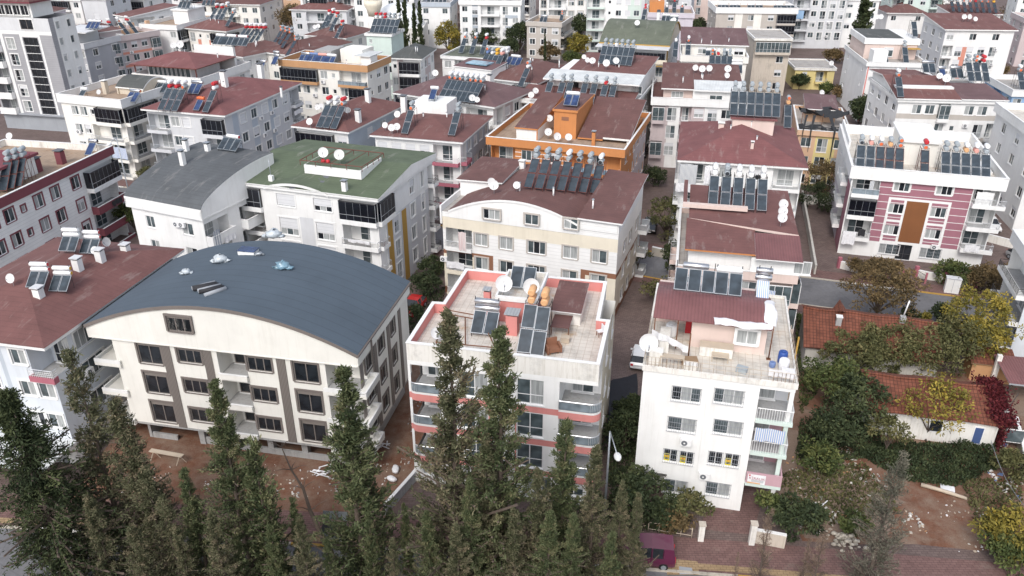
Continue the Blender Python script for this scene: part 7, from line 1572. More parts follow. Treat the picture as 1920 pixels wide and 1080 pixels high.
broad(1762, 605, 2.0, 1.2, 1.0, 'lf_dark', 'dark shrub at the kerb left of the yellow tree', 24, 80, 'bush', 'leafy_bush'); broad(1700, 612, 1.9, 1.1, .9, 'lf_dark', 'dark shrub behind the ridge of the first cottage', 22, 80, 'bush', 'leafy_bush'); broad(1727, 610, 1.5, .9, .7, 'lf_yellow', 'small yellow shrub on the kerb behind the first cottage', 18, 70, 'bush', 'leafy_bush')
broad(255, 440, 4.8, 1.7, 2.0, 'lf_green', 'green tree between the maroon banded block and the small white block', 44, 90); broad(222, 330, 4.2, 1.5, 1.6, 'lf_dark', 'dark tree behind the maroon banded block', 34, 80); broad(285, 345, 3.0, 1.4, 1.2, 'lf_olive', 'olive shrub behind the small grey curved roof', 26, 80, 'bush', 'leafy_bush')
broad(800, 555, 2.6, 1.6, 1.0, 'lf_dark', 'dark shrubs beside the parked red car', 34, 80, 'bush', 'leafy_bush'); broad(775, 610, 2.0, 1.4, .8, 'lf_dark', 'dark shrub between the cream block and the pink terrace', 28, 80, 'bush', 'leafy_bush'); broad(810, 520, 2.6, 1.4, 1.1, 'lf_dark', 'dark shrub at the left wall of the wide arched block', 28, 80, 'bush', 'leafy_bush')
broad(168, 175, 8, 3.0, 3.4, 'lf_dark', 'dark tall tree between the grey block and the rose banded block', 46, 90, leaf=(.4, .2))
FL = dict(leaf=(.45, .24), cr=.9)
broad(102, 68, 8, 3, 2.5, 'lf_yellow', 'palm like yellowing tree behind the grey tower', 36, 70, **FL); broad(506, 62, 11, 4.0, 3.8, 'lf_green', 'round deep green tree at the top behind the long back brown roof', 50, 90, **FL); broad(558, 92, 12, 4.2, 4.5, 'lf_brown', 'large brown tree behind the roof with orange tanks', 60, 90, hole=.25, **FL)
broad(842, 108, 9, 3.2, 4.0, 'lf_yellow', 'yellow green poplar like tree beyond the mosque dome', 54, 90, **FL); broad(905, 95, 5, 4.0, 2.2, 'lf_dark', 'dark hedge trees before the blue grey panelled block', 44, 90, **FL); broad(975, 103, 8.5, 3.2, 3.6, 'lf_dark', 'dark green round tree left of the beige villa', 50, 90, **FL); broad(955, 108, 4.5, 2.6, 1.8, 'lf_dark', 'low dark tree left of the round one', 34, 90, **FL)
broad(1088, 90, 9, 2.6, 3.6, 'lf_dark', 'dark tall tree right of the beige villa', 44, 90, **FL); broad(1080, 108, 6, 2.8, 2.4, 'lf_yellow', 'yellowing tree below the dark one right of the villa', 44, 90, **FL); broad(1045, 108, 6, 2.0, 2.4, 'lf_grey', 'grey green tree before the beige villa', 34, 90, **FL); broad(1030, 120, 4.6, 2.2, 1.8, 'lf_brown', 'brown tree before the beige villa', 34, 90, hole=.3, **FL); broad(1072, 128, 4, 2.2, 1.6, 'lf_green', 'green bush behind the terraces of the white block', 30, 90, **FL)
broad(1308, 62, 4, 2.6, 1.6, 'lf_dark', 'dark tree beside the long white parapet block', 30, 90, **FL); broad(1600, 190, 5, 2.4, 2.2, 'lf_dark', 'dark tree at the left of the taupe banded block', 40, 90, **FL); broad(1610, 232, 5, 2.2, 2.2, 'lf_dark', 'dark tree before the dotted pink trim block', 40, 90, **FL); broad(1640, 236, 3.6, 1.8, 1.6, 'lf_green', 'green bush at the foot of the taupe banded block', 30, 80, **FL); broad(1580, 190, 3.2, 2.0, 1.2, 'lf_brown', 'brown shrub right of the small yellow house', 28, 80, 'bush', 'leafy_bush', **FL); broad(1548, 183, 3.0, 1.6, 1.2, 'lf_green', 'green bush before the small yellow house', 26, 80, 'bush', 'leafy_bush', **FL); broad(1560, 118, 3, 2.4, 1.0, 'lf_brown', 'rusty brown pergola vine behind the small yellow house', 28, 80, 'bush', 'leafy_bush', **FL); broad(1497, 168, 3.4, 1.5, 1.4, 'lf_dark', 'dark shrub beside the old beige block', 24, 80, 'bush', 'leafy_bush', **FL)
broad(1742, 52, 9, 2.6, 2.8, 'lf_olive', 'palm like olive tree between the dotted trim and salmon striped blocks', 36, 80, **FL); broad(1885, 60, 9, 3.4, 3.0, 'lf_brown', 'thin brown tree at the top right corner', 40, 40, hole=.45, **FL); broad(1910, 52, 9, 3.0, 3.0, 'lf_brown', 'bare brown tree at the far right edge', 36, 40, hole=.45, **FL); broad(1768, 22, 8, 3.2, 2.8, 'lf_brown', 'brown tree left of the far right solar roof', 34, 50, hole=.35, **FL)
broad(1607, 108, 5.5, 1.2, 1.2, 'lf_olive', 'slim palm on the driveway beside the white block', 18, 60, **FL); broad(1868, 150, 3.4, 1.8, 1.4, 'lf_brown', 'brown bush behind the pale blue edge block', 26, 70, 'bush', 'leafy_bush', **FL); broad(1902, 262, 5.4, 2.4, 2.2, 'lf_grey', 'pale grey green tree below the pale blue edge block', 36, 80, **FL)
FCY = conifer_mesh(41, 14, 1.3, 110, 1.9, 8, 8, 'lf_dark', leaf=(.5, .22), shape=.6)
for i, (px, py, y, lab) in enumerate(((746, -4, 205, 'left cypress of the group behind the mosque dome'), (757, -10, 204, 'second cypress of the group behind the mosque dome'), (775, 8, 202, 'third cypress of the group behind the mosque dome'), (786, 4, 200, 'right cypress of the group behind the mosque dome'), (1627, -12, 200, 'tall dark cypress behind the white parking block'), (1022, 62, 208, 'thin cypress before the beige villa'))):
    x, z = xz_at(px, py, y); tree_at(x, y, FCY, lab, 'cypress', 'cypress_tree', max(z/14, .4)*(1.3 if px == 1627 else .55), i, 'cypresses far behind', z/14)
# undergrowth and creeper
rg = np.random.default_rng(77)
def cover(name, poly_px, n, hmax, mat, label, z=0, leaf=(.22, .12)):
    pp = [at(*p, 0) for p in poly_px]; xs = [p.x for p in pp]; ys = [p.y for p in pp]; P = []
    def inside(x, y):
        c = False; j = len(pp)-1
        for i in range(len(pp)):
            if (pp[i].y > y) != (pp[j].y > y) and x < (pp[j].x-pp[i].x)*(y-pp[i].y)/(pp[j].y-pp[i].y)+pp[i].x: c = not c
            j = i
        return c
    while len(P) < n:
        x, y = rg.uniform(min(xs), max(xs)), rg.uniform(min(ys), max(ys))
        if inside(x, y):
            hh = hmax*(.35+.65*abs(math.sin(x*1.3)*math.cos(y*1.1+x*.6)))
            P.append((x, y, rg.uniform(.02, 1)**1.0*hh))
    P = np.array(P); A = rg.normal(0, .6, (n, 3))+np.array([0, 0, .8]); T = .45+.25*np.sin(P[:, 0]*2.1)*np.cos(P[:, 1]*1.7)+rg.normal(0, .18, n)
    o = ob(name, leaves_mesh(name, P, A, rg.uniform(.6, 1.4, n)*leaf[0], leaf[1], T, mat, 5)); return tag(o, label, 'undergrowth', None, 'stuff')
cover('undergrowth', ((1640, 835), (1860, 835), (1870, 880), (1790, 915), (1700, 905), (1600, 850)), 9000, .7, 'lf_dark', 'dark green undergrowth in front of the white cottage wall')
cover('undergrowth', ((1500, 790), (1640, 790), (1660, 850), (1540, 880), (1492, 860)), 5000, .6, 'lf_dark', 'dark weeds between the white block and the vacant lot'); cover('weeds', ((1490, 590), (1530, 590), (1560, 700), (1500, 780)), 3500, .5, 'lf_green', 'green weeds left of the first cottage')
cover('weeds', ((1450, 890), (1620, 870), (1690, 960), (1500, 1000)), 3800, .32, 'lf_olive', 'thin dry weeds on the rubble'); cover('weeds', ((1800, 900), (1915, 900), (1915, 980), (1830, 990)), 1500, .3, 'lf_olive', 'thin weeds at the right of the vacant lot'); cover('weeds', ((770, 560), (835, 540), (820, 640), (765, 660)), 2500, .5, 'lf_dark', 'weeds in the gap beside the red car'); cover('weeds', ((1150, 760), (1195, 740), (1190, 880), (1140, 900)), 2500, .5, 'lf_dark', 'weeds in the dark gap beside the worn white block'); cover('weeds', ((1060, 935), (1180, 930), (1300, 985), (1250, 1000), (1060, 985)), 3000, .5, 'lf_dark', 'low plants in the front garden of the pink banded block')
# ---------------------------------------------------------------- ground, streets, walls
def gmat(name, c, kind):
    m = bpy.data.materials.new(name); t, b = nt(m); MATS[name] = m; L = t.links.new; b.inputs['Roughness'].default_value = .9
    v = coords(t, obj=False); n1 = noise(t, v, .25, 6, .7); n2 = noise(t, v, 2.2, 5, .7); n3 = noise(t, v, 12, 3, .6)
    x = ramp(t, n1, [(.3, mul(c, .72)), (.5, c), (.7, mul(c, 1.18))]); x = mixc(t, x, ramp(t, n2, [(.3, (.78, .76, .74)), (.6, (1, 1, 1))]), .8)
    if kind == 'brick':
        br = N(t, 'ShaderNodeTexBrick'); br.inputs['Scale'].default_value = 1; br.inputs['Brick Width'].default_value = .42; br.inputs['Row Height'].default_value = .21; br.inputs['Mortar Size'].default_value = .018
        br.inputs['Color1'].default_value = (1, 1, 1, 1); br.inputs['Color2'].default_value = (.78, .76, .76, 1); br.inputs['Mortar'].default_value = (.5, .46, .44, 1); L(v, br.inputs['Vector']); x = mixc(t, x, br.outputs['Color'], .9)
        n4 = noise(t, v, .6, 5, .7); x = mixc(t, x, (.20, .165, .14), ramp(t, n4, [(.58, (0, 0, 0)), (.75, (.7, .7, .7))]), 'MIX')
    elif kind == 'soil':
        n4 = noise(t, v, .45, 6, .75); x = mixc(t, x, (.25, .18, .135), ramp(t, n4, [(.40, (0, 0, 0)), (.66, (.92, .92, .92))]), 'MIX'); n5 = noise(t, v, 7, 4, .7); x = mixc(t, x, (.36, .31, .26), ramp(t, n5, [(.63, (0, 0, 0)), (.72, (.7, .7, .7))]), 'MIX'); x = mixc(t, x, ramp(t, n3, [(.3, (.7, .68, .66)), (.6, (1, 1, 1))]), .8); bump(t, b, n2, .5, .08)
    elif kind == 'asphalt':
        vo = N(t, 'ShaderNodeTexVoronoi'); vo.feature = 'DISTANCE_TO_EDGE'; vo.inputs['Scale'].default_value = .18; L(v, vo.inputs['Vector']); x = mixc(t, x, ramp(t, vo.outputs['Distance'], [(0, (.7, .7, .7)), (.012, (1, 1, 1))]), .6); x = mixc(t, x, ramp(t, n3, [(.3, (.86, .86, .86)), (.7, (1, 1, 1))]), .8)
    L(x, b.inputs['Base Color'])
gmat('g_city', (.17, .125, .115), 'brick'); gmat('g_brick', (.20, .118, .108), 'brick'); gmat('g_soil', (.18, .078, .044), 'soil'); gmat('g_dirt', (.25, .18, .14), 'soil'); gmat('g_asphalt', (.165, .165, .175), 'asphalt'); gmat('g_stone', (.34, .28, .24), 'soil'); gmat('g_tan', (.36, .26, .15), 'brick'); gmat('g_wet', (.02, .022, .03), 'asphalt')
m = MB(); m.face([(-600, -80, 0), (600, -80, 0), (600, 700, 0), (-600, 700, 0)], 'g_city'); tag(m.build('ground'), 'brown brick paved city ground', None, None, 'structure')
def strip(name, line, off0, off1, z, mat, label):
    """flat strip between two offsets (to the right of the line is negative)"""
    m = MB(); P = [Vector(p) for p in line]
    def o(i, d):
        a = P[max(0, i-1)]; b_ = P[min(len(P)-1, i+1)]; e = (b_-a).normalized(); return P[i]+Vector((-e.y, e.x))*d
    for i in range(len(P)-1): m.face([(*o(i, off0), z), (*o(i+1, off0), z), (*o(i+1, off1), z), (*o(i, off1), z)], mat)
    return tag(m.build(name), label, None, None, 'structure')
def kerb(line, off, w, z0, z1, label, cols=('stone', 'white', 'ochre')):
    m = MB(); P = [Vector(p) for p in line]; k = 0
    for i in range(len(P)-1):
        a, b_ = P[i], P[i+1]; e = (b_-a); L = e.length; e.normalize(); nn = Vector((-e.y, e.x)); q = int(L/2.0)
        for j in range(q):
            s0, s1 = a+e*(L*j/q+.01)+nn*off, a+e*(L*(j+1)/q-.01)+nn*off; s2, s3 = s1+nn*w, s0+nn*w
            c = 'stone' if len(cols) == 1 else 'ochre' if (k//3) % 5 == 2 else 'oldwhite' if (k//3) % 3 == 0 else 'stone'
            m.prism([tuple(s0), tuple(s1), tuple(s2), tuple(s3)], z0, z1, c); k += 1
    return tag(m.build('kerb'), label, None, None, 'structure')
ST = [(-170, 150), (-60, 117), (-10, 101.5), (16, 93.6), (33.8, 85.8), (60, 77.4), (120, 58)]     # far kerb of the cross street, left to right
strip('road', ST, -7.2, 0, .008, 'g_asphalt', 'grey asphalt cross street'); kerb(ST, 0, .2, 0, .13, 'painted far kerb of the cross street'); kerb(ST, -7.4, .2, 0, .13, 'near kerb of the cross street')
strip('pavement', ST, .2, 2.6, .06, 'g_brick', 'red brick pavement beyond the cross street'); strip('pavement', ST, -9.0, -7.4, .05, 'g_brick', 'red brick pavement before the cross street')
FS = [(-90, 48.3), (-35, 43.9), (-9.3, 41.9), (15.3, 39.4), (40, 36.6), (90, 31)]
strip('road', FS, -9.5, 0, .008, 'g_asphalt', 'grey asphalt front street'); kerb(FS, 0, .2, 0, .13, 'painted kerb of the front street'); strip('pavement', FS, .2, 3.4, .05, 'g_brick', 'rose brick pavement along the front street'); strip('pavement_edge', FS, .45, 1.0, .056, 'g_tan', 'tan tile strip beside the front kerb')
def patch(name, px, z, mat, label, jag=0, world=False):
    P = [Vector(p) if world else at(*p, 0).to_2d() for p in px]; Q = []
    rr = random.Random(len(px)*7+int(P[0].x))
    for i in range(len(P)):
        a, b_ = P[i], P[(i+1) % len(P)]; n = 6 if jag else 1
        for j in range(n):
            q = a+(b_-a)*(j/n); Q.append((q.x+rr.uniform(-jag, jag), q.y+rr.uniform(-jag, jag), z))
    m = MB(); m.face(Q, mat); return tag(m.build(name), label, None, None, 'structure')
patch('soil', ((-34, 46.8), (-12, 45.2), (-9.6, 45.9), (-4.4, 57), (-1.6, 66), (-12, 68), (-30, 70), (-34, 60)), .012, 'g_soil', 'red building site soil round the cream block', .25, True)
patch('soil', ((20.5, 43), (45, 40.8), (52, 46), (50, 64), (30, 66), (21, 62)), .012, 'g_soil', 'dark red soil of the vacant lot', .3, True)
patch('dirt', ((20.6, 43.4), (27, 42.8), (29.5, 47), (27, 52), (24, 56), (21, 56)), .016, 'g_dirt', 'pale stony ground on the left of the vacant lot', .5, True)
patch('forecourt', ((1308, 992), (1410, 1003), (1440, 905), (1385, 900), (1385, 958), (1330, 950)), .02, 'g_brick', 'brick forecourt of the white block')
patch('yard', ((44, 58), (56, 55), (57, 66), (46, 67)), .016, 'g_dirt', 'sandy yard beside the carport', .3, True)
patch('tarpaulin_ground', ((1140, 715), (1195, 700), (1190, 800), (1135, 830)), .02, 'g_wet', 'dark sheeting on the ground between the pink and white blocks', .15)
patch('drain_cover', ((1273, 1063), (1297, 1066), (1300, 1078), (1274, 1078)), .062, 'mgrey', 'metal drain cover set in the front pavement')
patch('tan_tiles', ((1255, 1048), (1308, 1054), (1311, 1079), (1250, 1079)), .059, 'g_tan', 'tan tile border round the drain cover')
def wall_line(name, pts, h, t, mat, label, cat='wall', cap='white', px=True, posts=None):
    P = [at(*p, 0).to_2d() if px else Vector(p) for p in pts]; r = empty(name, (P[0].x, P[0].y, 0)); m = MB(); c = MB(); o0 = P[0]
    for i in range(len(P)-1):
        a, b_ = P[i]-o0, P[i+1]-o0; e = (b_-a).normalized(); n_ = Vector((-e.y, e.x))*t/2
        m.prism([tuple(a-n_), tuple(b_-n_), tuple(b_+n_), tuple(a+n_)], 0, h, mat)
        n2 = n_*1.3; c.prism([tuple(a-n2), tuple(b_-n2), tuple(b_+n2), tuple(a+n2)], h+.003, h+.07, cap)
    m.build('wall', r); c.build('coping', r)
    if posts:
        for p in P: q = p-o0; k = MB(); k.box(q.x-.2, q.x+.2, q.y-.2, q.y+.2, 0, h+.5, posts); k.build('post', r)
    return tag(r, label, cat)
wall_line('boundary_wall', ((874, 778), (808, 862), (775, 905), (722, 965)), .9, .2, 'concrete', 'low concrete wall between the red building site and the brick lane')
wall_line('garden_wall', ((1572, 502), (1612, 513), (1660, 520)), .9, .2, 'oldwhite', 'white garden wall with rose posts left of the striped block gate', posts='rose'); wall_line('garden_wall', ((1716, 519), (1770, 530), (1826, 545)), .9, .2, 'oldwhite', 'white garden wall with rose posts right of the striped block gate', posts='rose')
wall_line('lane_wall', ((1502, 372), (1513, 430), (1527, 515)), 1.2, .2, 'oldwall', 'old grey wall along the lane left of the mauve striped block', cap='oldwall'); wall_line('yard_wall', ((1504, 382), (1570, 386)), 1.3, .25, 'oldwhite', 'pale stone wall below the brown leaved tree'); wall_line('yard_wall', ((1848, 452), (1915, 470)), 1.0, .2, 'oldwhite', 'white yard wall right of the mauve striped block')
wall_line('yard_wall', ((1222, 478), (1262, 487)), 1.1, .25, 'stone', 'stone wall of the planted bed in the lane'); wall_line('gate_wall', ((1412, 1017), (1470, 1028)), 1.2, .2, 'oldbeige', 'stained pale wall right of the white block gateway'); wall_line('lot_wall', ((1900, 800), (1912, 850), (1919, 900)), 1.0, .2, 'stone', 'broken stone wall at the right edge of the vacant lot')
for px, py, h in ((1313, 1013, 1.5), (1408, 1020, 1.9)):
    p = at(px, py); m = MB(); m.box(-.2, .2, -.2, .2, 0, h, 'oldwhite'); m.box(-.25, .25, -.25, .25, h, h+.08, 'oldbeige'); tag(m.build('gate_pillar', None, (p.x, p.y, 0), -.1), 'white gate pillar left of the white block gateway' if px < 1350 else 'taller white gate pillar right of the white block gateway', 'pillar')
p0, p1 = at(1215, 997), at(1296, 1010); r = empty('fence', (p0.x, p0.y, 0)); d = (p1-p0); g = MB()
for z in (.3, .9): g.bar((0, 0, z), (d.x, d.y, z), .03, 'woodpale')
g.build('rail', r)
for k in range(5): m = MB(); m.bar((d.x*k/4, d.y*k/4, 0), (d.x*k/4, d.y*k/4, 1.0), .04, 'woodpale', 6); m.build('post', r)
tag(r, 'low pale rail fence behind the plum van', 'fence')
# black gate of the striped block
p = at(1690, 526); r = empty('garden_gate', (p.x, p.y, 0), math.radians(-20)); m = MB(); m.box(-.1, .1, -.1, .1, 0, 1.4, 'rose'); m.build('post', r); m = MB(); m.box(2.4, 2.6, -.1, .1, 0, 1.4, 'rose'); m.build('post', r)
for s_, x in ((1, .12), (-1, 2.38)):
    m = MB(); a = s_*.9
    for k in range(7): q = k/6*1.05; m.bar((x+s_*q*.6, q*.8, .1), (x+s_*q*.6, q*.8, 1.1), .02, 'iron')
    for z in (.12, 1.1): m.bar((x, 0, z), (x+s_*.63, .84, z), .025, 'iron')
    m.build('leaf', r)
tag(r, 'open black iron gate between rose posts before the mauve striped block', 'gate')
p = at(1782, 548); m = MB(); m.box(-.75, .75, -.4, .4, .0, 1.75, 'white'); m.box(-.8, .8, -.45, .45, 1.75, 1.83, 'lgrey'); m.box(-.02, .02, -.41, -.4, .1, 1.7, 'grey'); tag(m.build('utility_cabinet', None, (p.x, p.y, .06), -.35), 'white utility cabinet on the pavement right of the black iron gate', 'cabinet')
# ---------------------------------------------------------------- tiled cottages
def cottage(name, rl, rr_, el, zr, ze, label, wall, back=2.5, wins=()):
    a, b_, c = at(*rl, zr), at(*rr_, zr), at(*el, ze); u = (b_-a).to_2d().normalized(); v = Vector((-u.y, u.x)); W = (b_-a).to_2d().length; f = -(c-a).to_2d().dot(v)
    r = empty(name, (a.x, a.y, 0), math.atan2(u.y, u.x)); o = .3
    m = MB(); m.box(o, W-o, -f+.35, back-.2, 0, ze-.05, wall)
    for x in (o+.002, W-o-.002): m.face([(x, -f+.35, ze-.05), (x, back-.2, ze-.05), (x, 0, zr-.15)], wall)
    m.build('wall', r)
    m = MB(); n = 14
    def zz_(x): return .06*math.sin(x*1.3+W)
    for i in range(n):
        x0, x1 = W*i/n, W*(i+1)/n
        for (ya, za, yb, zb) in ((-f, ze, 0, zr), (0, zr, back, zr-(zr-ze)*back/f)):
            m.face([(x0, ya, za+zz_(x0)), (x1, ya, za+zz_(x1)), (x1, yb, zb+zz_(x1+2)), (x0, yb, zb+zz_(x0+2))], 'clay')
        m.face([(x0, -f, ze+zz_(x0)-.1), (x1, -f, ze+zz_(x1)-.1), (x1, -f, ze+zz_(x1)), (x0, -f, ze+zz_(x0))], 'clay')
    m.tube([(W*i/n, 0, zr+.05+zz_(W*i/n+2)) for i in range(n+1)], [.12]*(n+1), 'clay', 6)
    for x in (0, W): m.face([(x, -f, ze-.1), (x, 0, zr-.1), (x, 0, zr+zz_(x+2)), (x, -f, ze+zz_(x))], 'wood')
    m.build('roof', r)
    for x, z, w, h, mt in wins:
        m = MB(); m.box(x-w/2, x+w/2, -f+.3, -f+.345, z, z+h, 'frame'); m.box(x-w/2+.08, x+w/2-.08, -f+.285, -f+.298, z+.08, z+h-.08, mt); m.build('window' if mt != 'door_blue' else 'door', r)
    return tag(r, label, 'house'), W, f
h1, W1, f1 = cottage('tiled_cottage', (1506, 577), (1757, 606), (1524, 652), 4.4, 2.8, 'long cottage with weathered clay tile roof beside the street, half hidden by olive trees', 'oldwall', 2.0)
h2, W2, f2 = cottage('tiled_cottage', (1619, 700), (1868, 728), (1626, 768), 3.9, 2.6, 'white walled cottage with patched clay tile roof and red creeper at its right end', 'oldwhite', 1.6, ((2.0, 1.0, 1.0, 1.2, 'gl_dark'), (8.9, .3, .8, 1.7, 'door_blue'), (11.6, .9, 1.5, 1.3, 'gl_mid'), (5.6, 1.0, 1.1, 1.2, 'gl_dark')))
for hh, x, y, z, s_ in ((h1, 3.2, -1.6, 3.6, 1.1), ): m = MB(); m.box(x-.25, x+.25, y-.25, y+.25, z-.5, z+s_, 'concrete'); m.box(x-.3, x+.3, y-.3, y+.3, z+s_, z+s_+.08, 'white'); m.build('chimney', hh)
m = MB(); m.box(8.8, 9.3, -.6, -.1, 3.8, 4.9, 'concrete'); m.bar((9.05, -.35, 4.9), (9.25, -.35, 6.6), .07, 'frame', 8); m.build('stove_pipe', h1)
m = MB(); m.face([(2.6, .5, 4.0), (4.4, .5, 4.0), (3.5, -.8, 4.9)], 'clay'); m.face([(2.6, .5, 4.0), (3.5, -.8, 4.9), (3.5, 1.8, 4.9)], 'clay'); m.face([(4.4, .5, 4.0), (3.5, 1.8, 4.9), (3.5, -.8, 4.9)], 'clay'); m.build('roof_gablet', h1)
m = MB(); m.box(10.6, 10.95, -2.6, -2.3, 2.9, 3.4, 'concrete'); m.bar((10.8, -2.4, 3.2), (11.6, -1.6, 4.6), .03, 'iron'); m.build('flue', h2)
# red creeper over the right end
Mw = h2.matrix_world if False else Matrix.Rotation(h2.rotation_euler.z, 3, 'Z'); P = []
for k in range(4500):
    q = rg.random(); x = W2-.1+rg.normal(0, .45)-1.2*max(0, (q-.55))*rg.random()*2; y = -f2+q*(f2+1.2)+rg.normal(0, .2); zt = 2.6+(y+f2)/f2*1.3 if y < 0 else 3.9
    z = zt+abs(rg.normal(.12, .16)) if rg.random() < .6 else rg.uniform(.2, zt); x = x if z > zt else W2-.15+abs(rg.normal(0, .25))
    P.append((x, y, z))
P = np.array(P); o = ob('creeper', leaves_mesh('creeper', P, rg.normal(0, .7, (len(P), 3))+np.array([.2, -.2, .2]), .24, .15, rg.normal(.5, .22, len(P)), 'lf_red', 3), None, h2.location, h2.rotation_euler.z); tag(o, 'dark red creeper spilling over the right end of the white walled cottage', 'creeper')
# brick shed and carport
a = at(1815, 712); r = empty('brick_shed', (a.x, a.y, 0), math.radians(-14)); m = MB(); m.box(0, 3.6, 0, 2.2, 0, 2.0, 'tan'); m.build('wall', r); m = MB(); m.face([(-.2, -.2, 2.0), (3.8, -.2, 2.0), (3.8, 2.4, 2.5), (-.2, 2.4, 2.5)], 'clay'); m.face([(-.2, -.2, 1.9), (3.8, -.2, 1.9), (3.8, 2.4, 2.4), (-.2, 2.4, 2.4)], 'wood'); m.build('roof', r); m = MB(); m.box(1.7, 2.1, -.5, -.1, 0, 3.2, 'oldwhite'); m.build('chimney', r); tag(r, 'small brick shed with pale chimney behind the red creeper', 'shed')
a = at(1863, 664, 2.7); r = empty('carport', (a.x, a.y, 0), math.radians(-12)); m = MB(); m.face([(0, 0, 2.7), (7, 0, 2.7), (7, -4.6, 2.45), (0, -4.6, 2.45)], 'sheet_red'); m.face([(0, 0, 2.64), (7, 0, 2.64), (7, -4.6, 2.39), (0, -4.6, 2.39)], 'sheet_grey'); m.box(0, 7, -4.62, -4.6, 2.3, 2.45, 'mgrey'); m.build('roof', r)
for x in (.2, 6.8):
    for y in (-.2, -4.4): m = MB(); m.box(x-.06, x+.06, y-.06, y+.06, 0, 2.4, 'iron'); m.build('post', r)
tag(r, 'open carport with brown sheet roof at the right edge', 'carport')
# ---------------------------------------------------------------- mosque
p = at(752, 103); r = empty('mosque', (p.x, p.y, 0)); m = MB(); m.box(-7, 7, -7, 7, 0, 8, 'oldwhite'); m.build('hall', r); m = MB(); m.ball((0, 0, 8.0), 6.8, 'tank_white', 24, 16, (1, 1, .82)); m.build('dome', r); tag(r, 'pale mosque dome behind the mint stair tower', 'mosque')
x, z = xz_at(700, 10, 215); r = empty('minaret', (x, 215, 0)); m = MB(); m.tube([(0, 0, 0), (0, 0, z-.5)], [1.5, 1.4], 'creamw', 16); m.tube([(0, 0, z+1.2), (0, 0, z+9)], [1.3, 1.2], 'creamw', 16); m.build('shaft', r); m = MB(); m.tube([(0, 0, z-2.6), (0, 0, z-1), (0, 0, z), (0, 0, z+1.2)], [1.45, 1.8, 2.3, 2.35], 'yellow' if 0 else 'band', 16); m.build('balcony', r); tag(r, 'cream minaret with rounded balcony beyond the plum brown roof', 'minaret')
# ---------------------------------------------------------------- vehicles
def car(px, py, yaw, paint, label, kind='hatch', cat='car', world=None):
    p = world or at(px, py); name = 'parked_van' if kind == 'van' else 'parked_car'; r = empty(name, (p[0], p[1], .01), yaw)
    if kind == 'van': S_ = [(-2.0, .45, .75, .78, .80, .6), (-1.95, .3, .95, .97, .84, .7), (-1.55, .28, 1.0, 1.03, .85, .72), (-1.0, .28, 1.02, 1.1, .86, .72), (-.45, .28, 1.05, 1.76, .86, .70), (.4, .28, 1.06, 1.84, .86, .72), (1.2, .28, 1.06, 1.84, .86, .73), (1.85, .3, 1.05, 1.80, .85, .72), (2.0, .35, 1.0, 1.05, .83, .8)]
    else: S_ = [(-2.0, .42, .62, .64, .72, .6), (-1.92, .26, .72, .74, .82, .7), (-1.3, .24, .82, .84, .85, .72), (-.75, .24, .88, .92, .86, .74), (-.1, .24, .90, 1.42, .86, .62), (.6, .24, .92, 1.46, .86, .64), (1.3, .26, .94, 1.38, .85, .62), (1.85, .28, .92, .98, .82, .72), (2.02, .4, .78, .80, .76, .66)]
    body, gl = MB(), MB(); L_ = []
    for (x, zb, zm, zt, w, wt) in S_: L_.append([(x, -w*.92, zb), (x, -w, (zb+zm)/2), (x, -w*.97, zm), (x, -wt, zt), (x, wt, zt), (x, w*.97, zm), (x, w, (zb+zm)/2), (x, w*.92, zb)])
    for i in range(len(L_)-1):
        a, b_ = L_[i], L_[i+1]; cab = S_[i][3]-S_[i][2] > .25 or S_[i+1][3]-S_[i+1][2] > .25
        for j in range(7):
            q = [a[j], b_[j], b_[j+1], a[j+1]]; both = S_[i][3]-S_[i][2] > .25 and S_[i+1][3]-S_[i+1][2] > .25
            if cab and j in (2, 4): gl.face(q, 'gl_dark' if not (kind == 'van' and i > 5) else paint, True); 
            elif cab and j == 3 and not both: gl.face(q, 'gl_dark', True)
            else: body.face(q, paint, True)
        body.face([a[0], a[7], b_[7], b_[0]], 'black')
        if both if cab else False:
            for s_ in (2, 4): k = a[3] if s_ == 2 else a[4]; l = a[2] if s_ == 2 else a[5]; body.bar(k, l, .05, paint)
    for a in (L_[0], L_[-1]): body.face(a, paint)
    body.build('body', r); gl.build('windows', r)
    for x in (-1.25, 1.25):
        for y in (-.78, .78):
            s_ = 1 if y > 0 else -1; w_ = ob('wheel', cached(('tyre',), lambda: (lambda m: (m.tube([(0, -.1, 0), (0, -.08, 0), (0, .08, 0), (0, .1, 0)], [.27, .31, .31, .27], 'tyre', 16), m.mesh('wheel'))[1])(MB())), r, (x, y, .31))
            ob('rim', cached(('rim',), lambda: (lambda m: (m.tube([(0, -.112, 0), (0, .112, 0)], [.19, .19], 'galv', 12), m.mesh('rim'))[1])(MB())), w_)
    for y in (-.6, .6):
        m = MB(); m.box(-2.02, -1.9, y-.16, y+.16, .58, .7, 'frame'); m.build('headlight', r); m = MB(); m.box(1.93, 2.04, y-.12, y+.12, .66, .86 if kind != 'van' else 1.0, 'sign_red'); m.build('tail_light', r)
    m = MB(); m.box(-2.05, -2.0, -.26, .26, .36, .47, 'frame'); m.build('number_plate', r); m = MB(); m.box(2.03, 2.06, -.26, .26, .46, .57, 'frame'); m.build('number_plate', r)
    for y in (-.95, .95): m = MB(); m.box(-.62, -.48, y-.1, y+.1, .92, 1.04, paint); m.build('mirror', r)
    return tag(r, label, cat, 'parked cars' if kind != 'van' else None)
D = math.radians
car(775, 583, D(72), 'car_red', 'bright red hatchback parked between the cream block and the wide arched block'); car(1218, 430, D(78), 'car_black', 'shiny black hatchback parked in the lane beside the olive tree'); car(1200, 678, D(-105), 'car_white', 'white hatchback parked behind the worn white block'); car(100, 862, D(195), 'car_silver', 'silver car parked under the sheet canopy of the pale blue block')
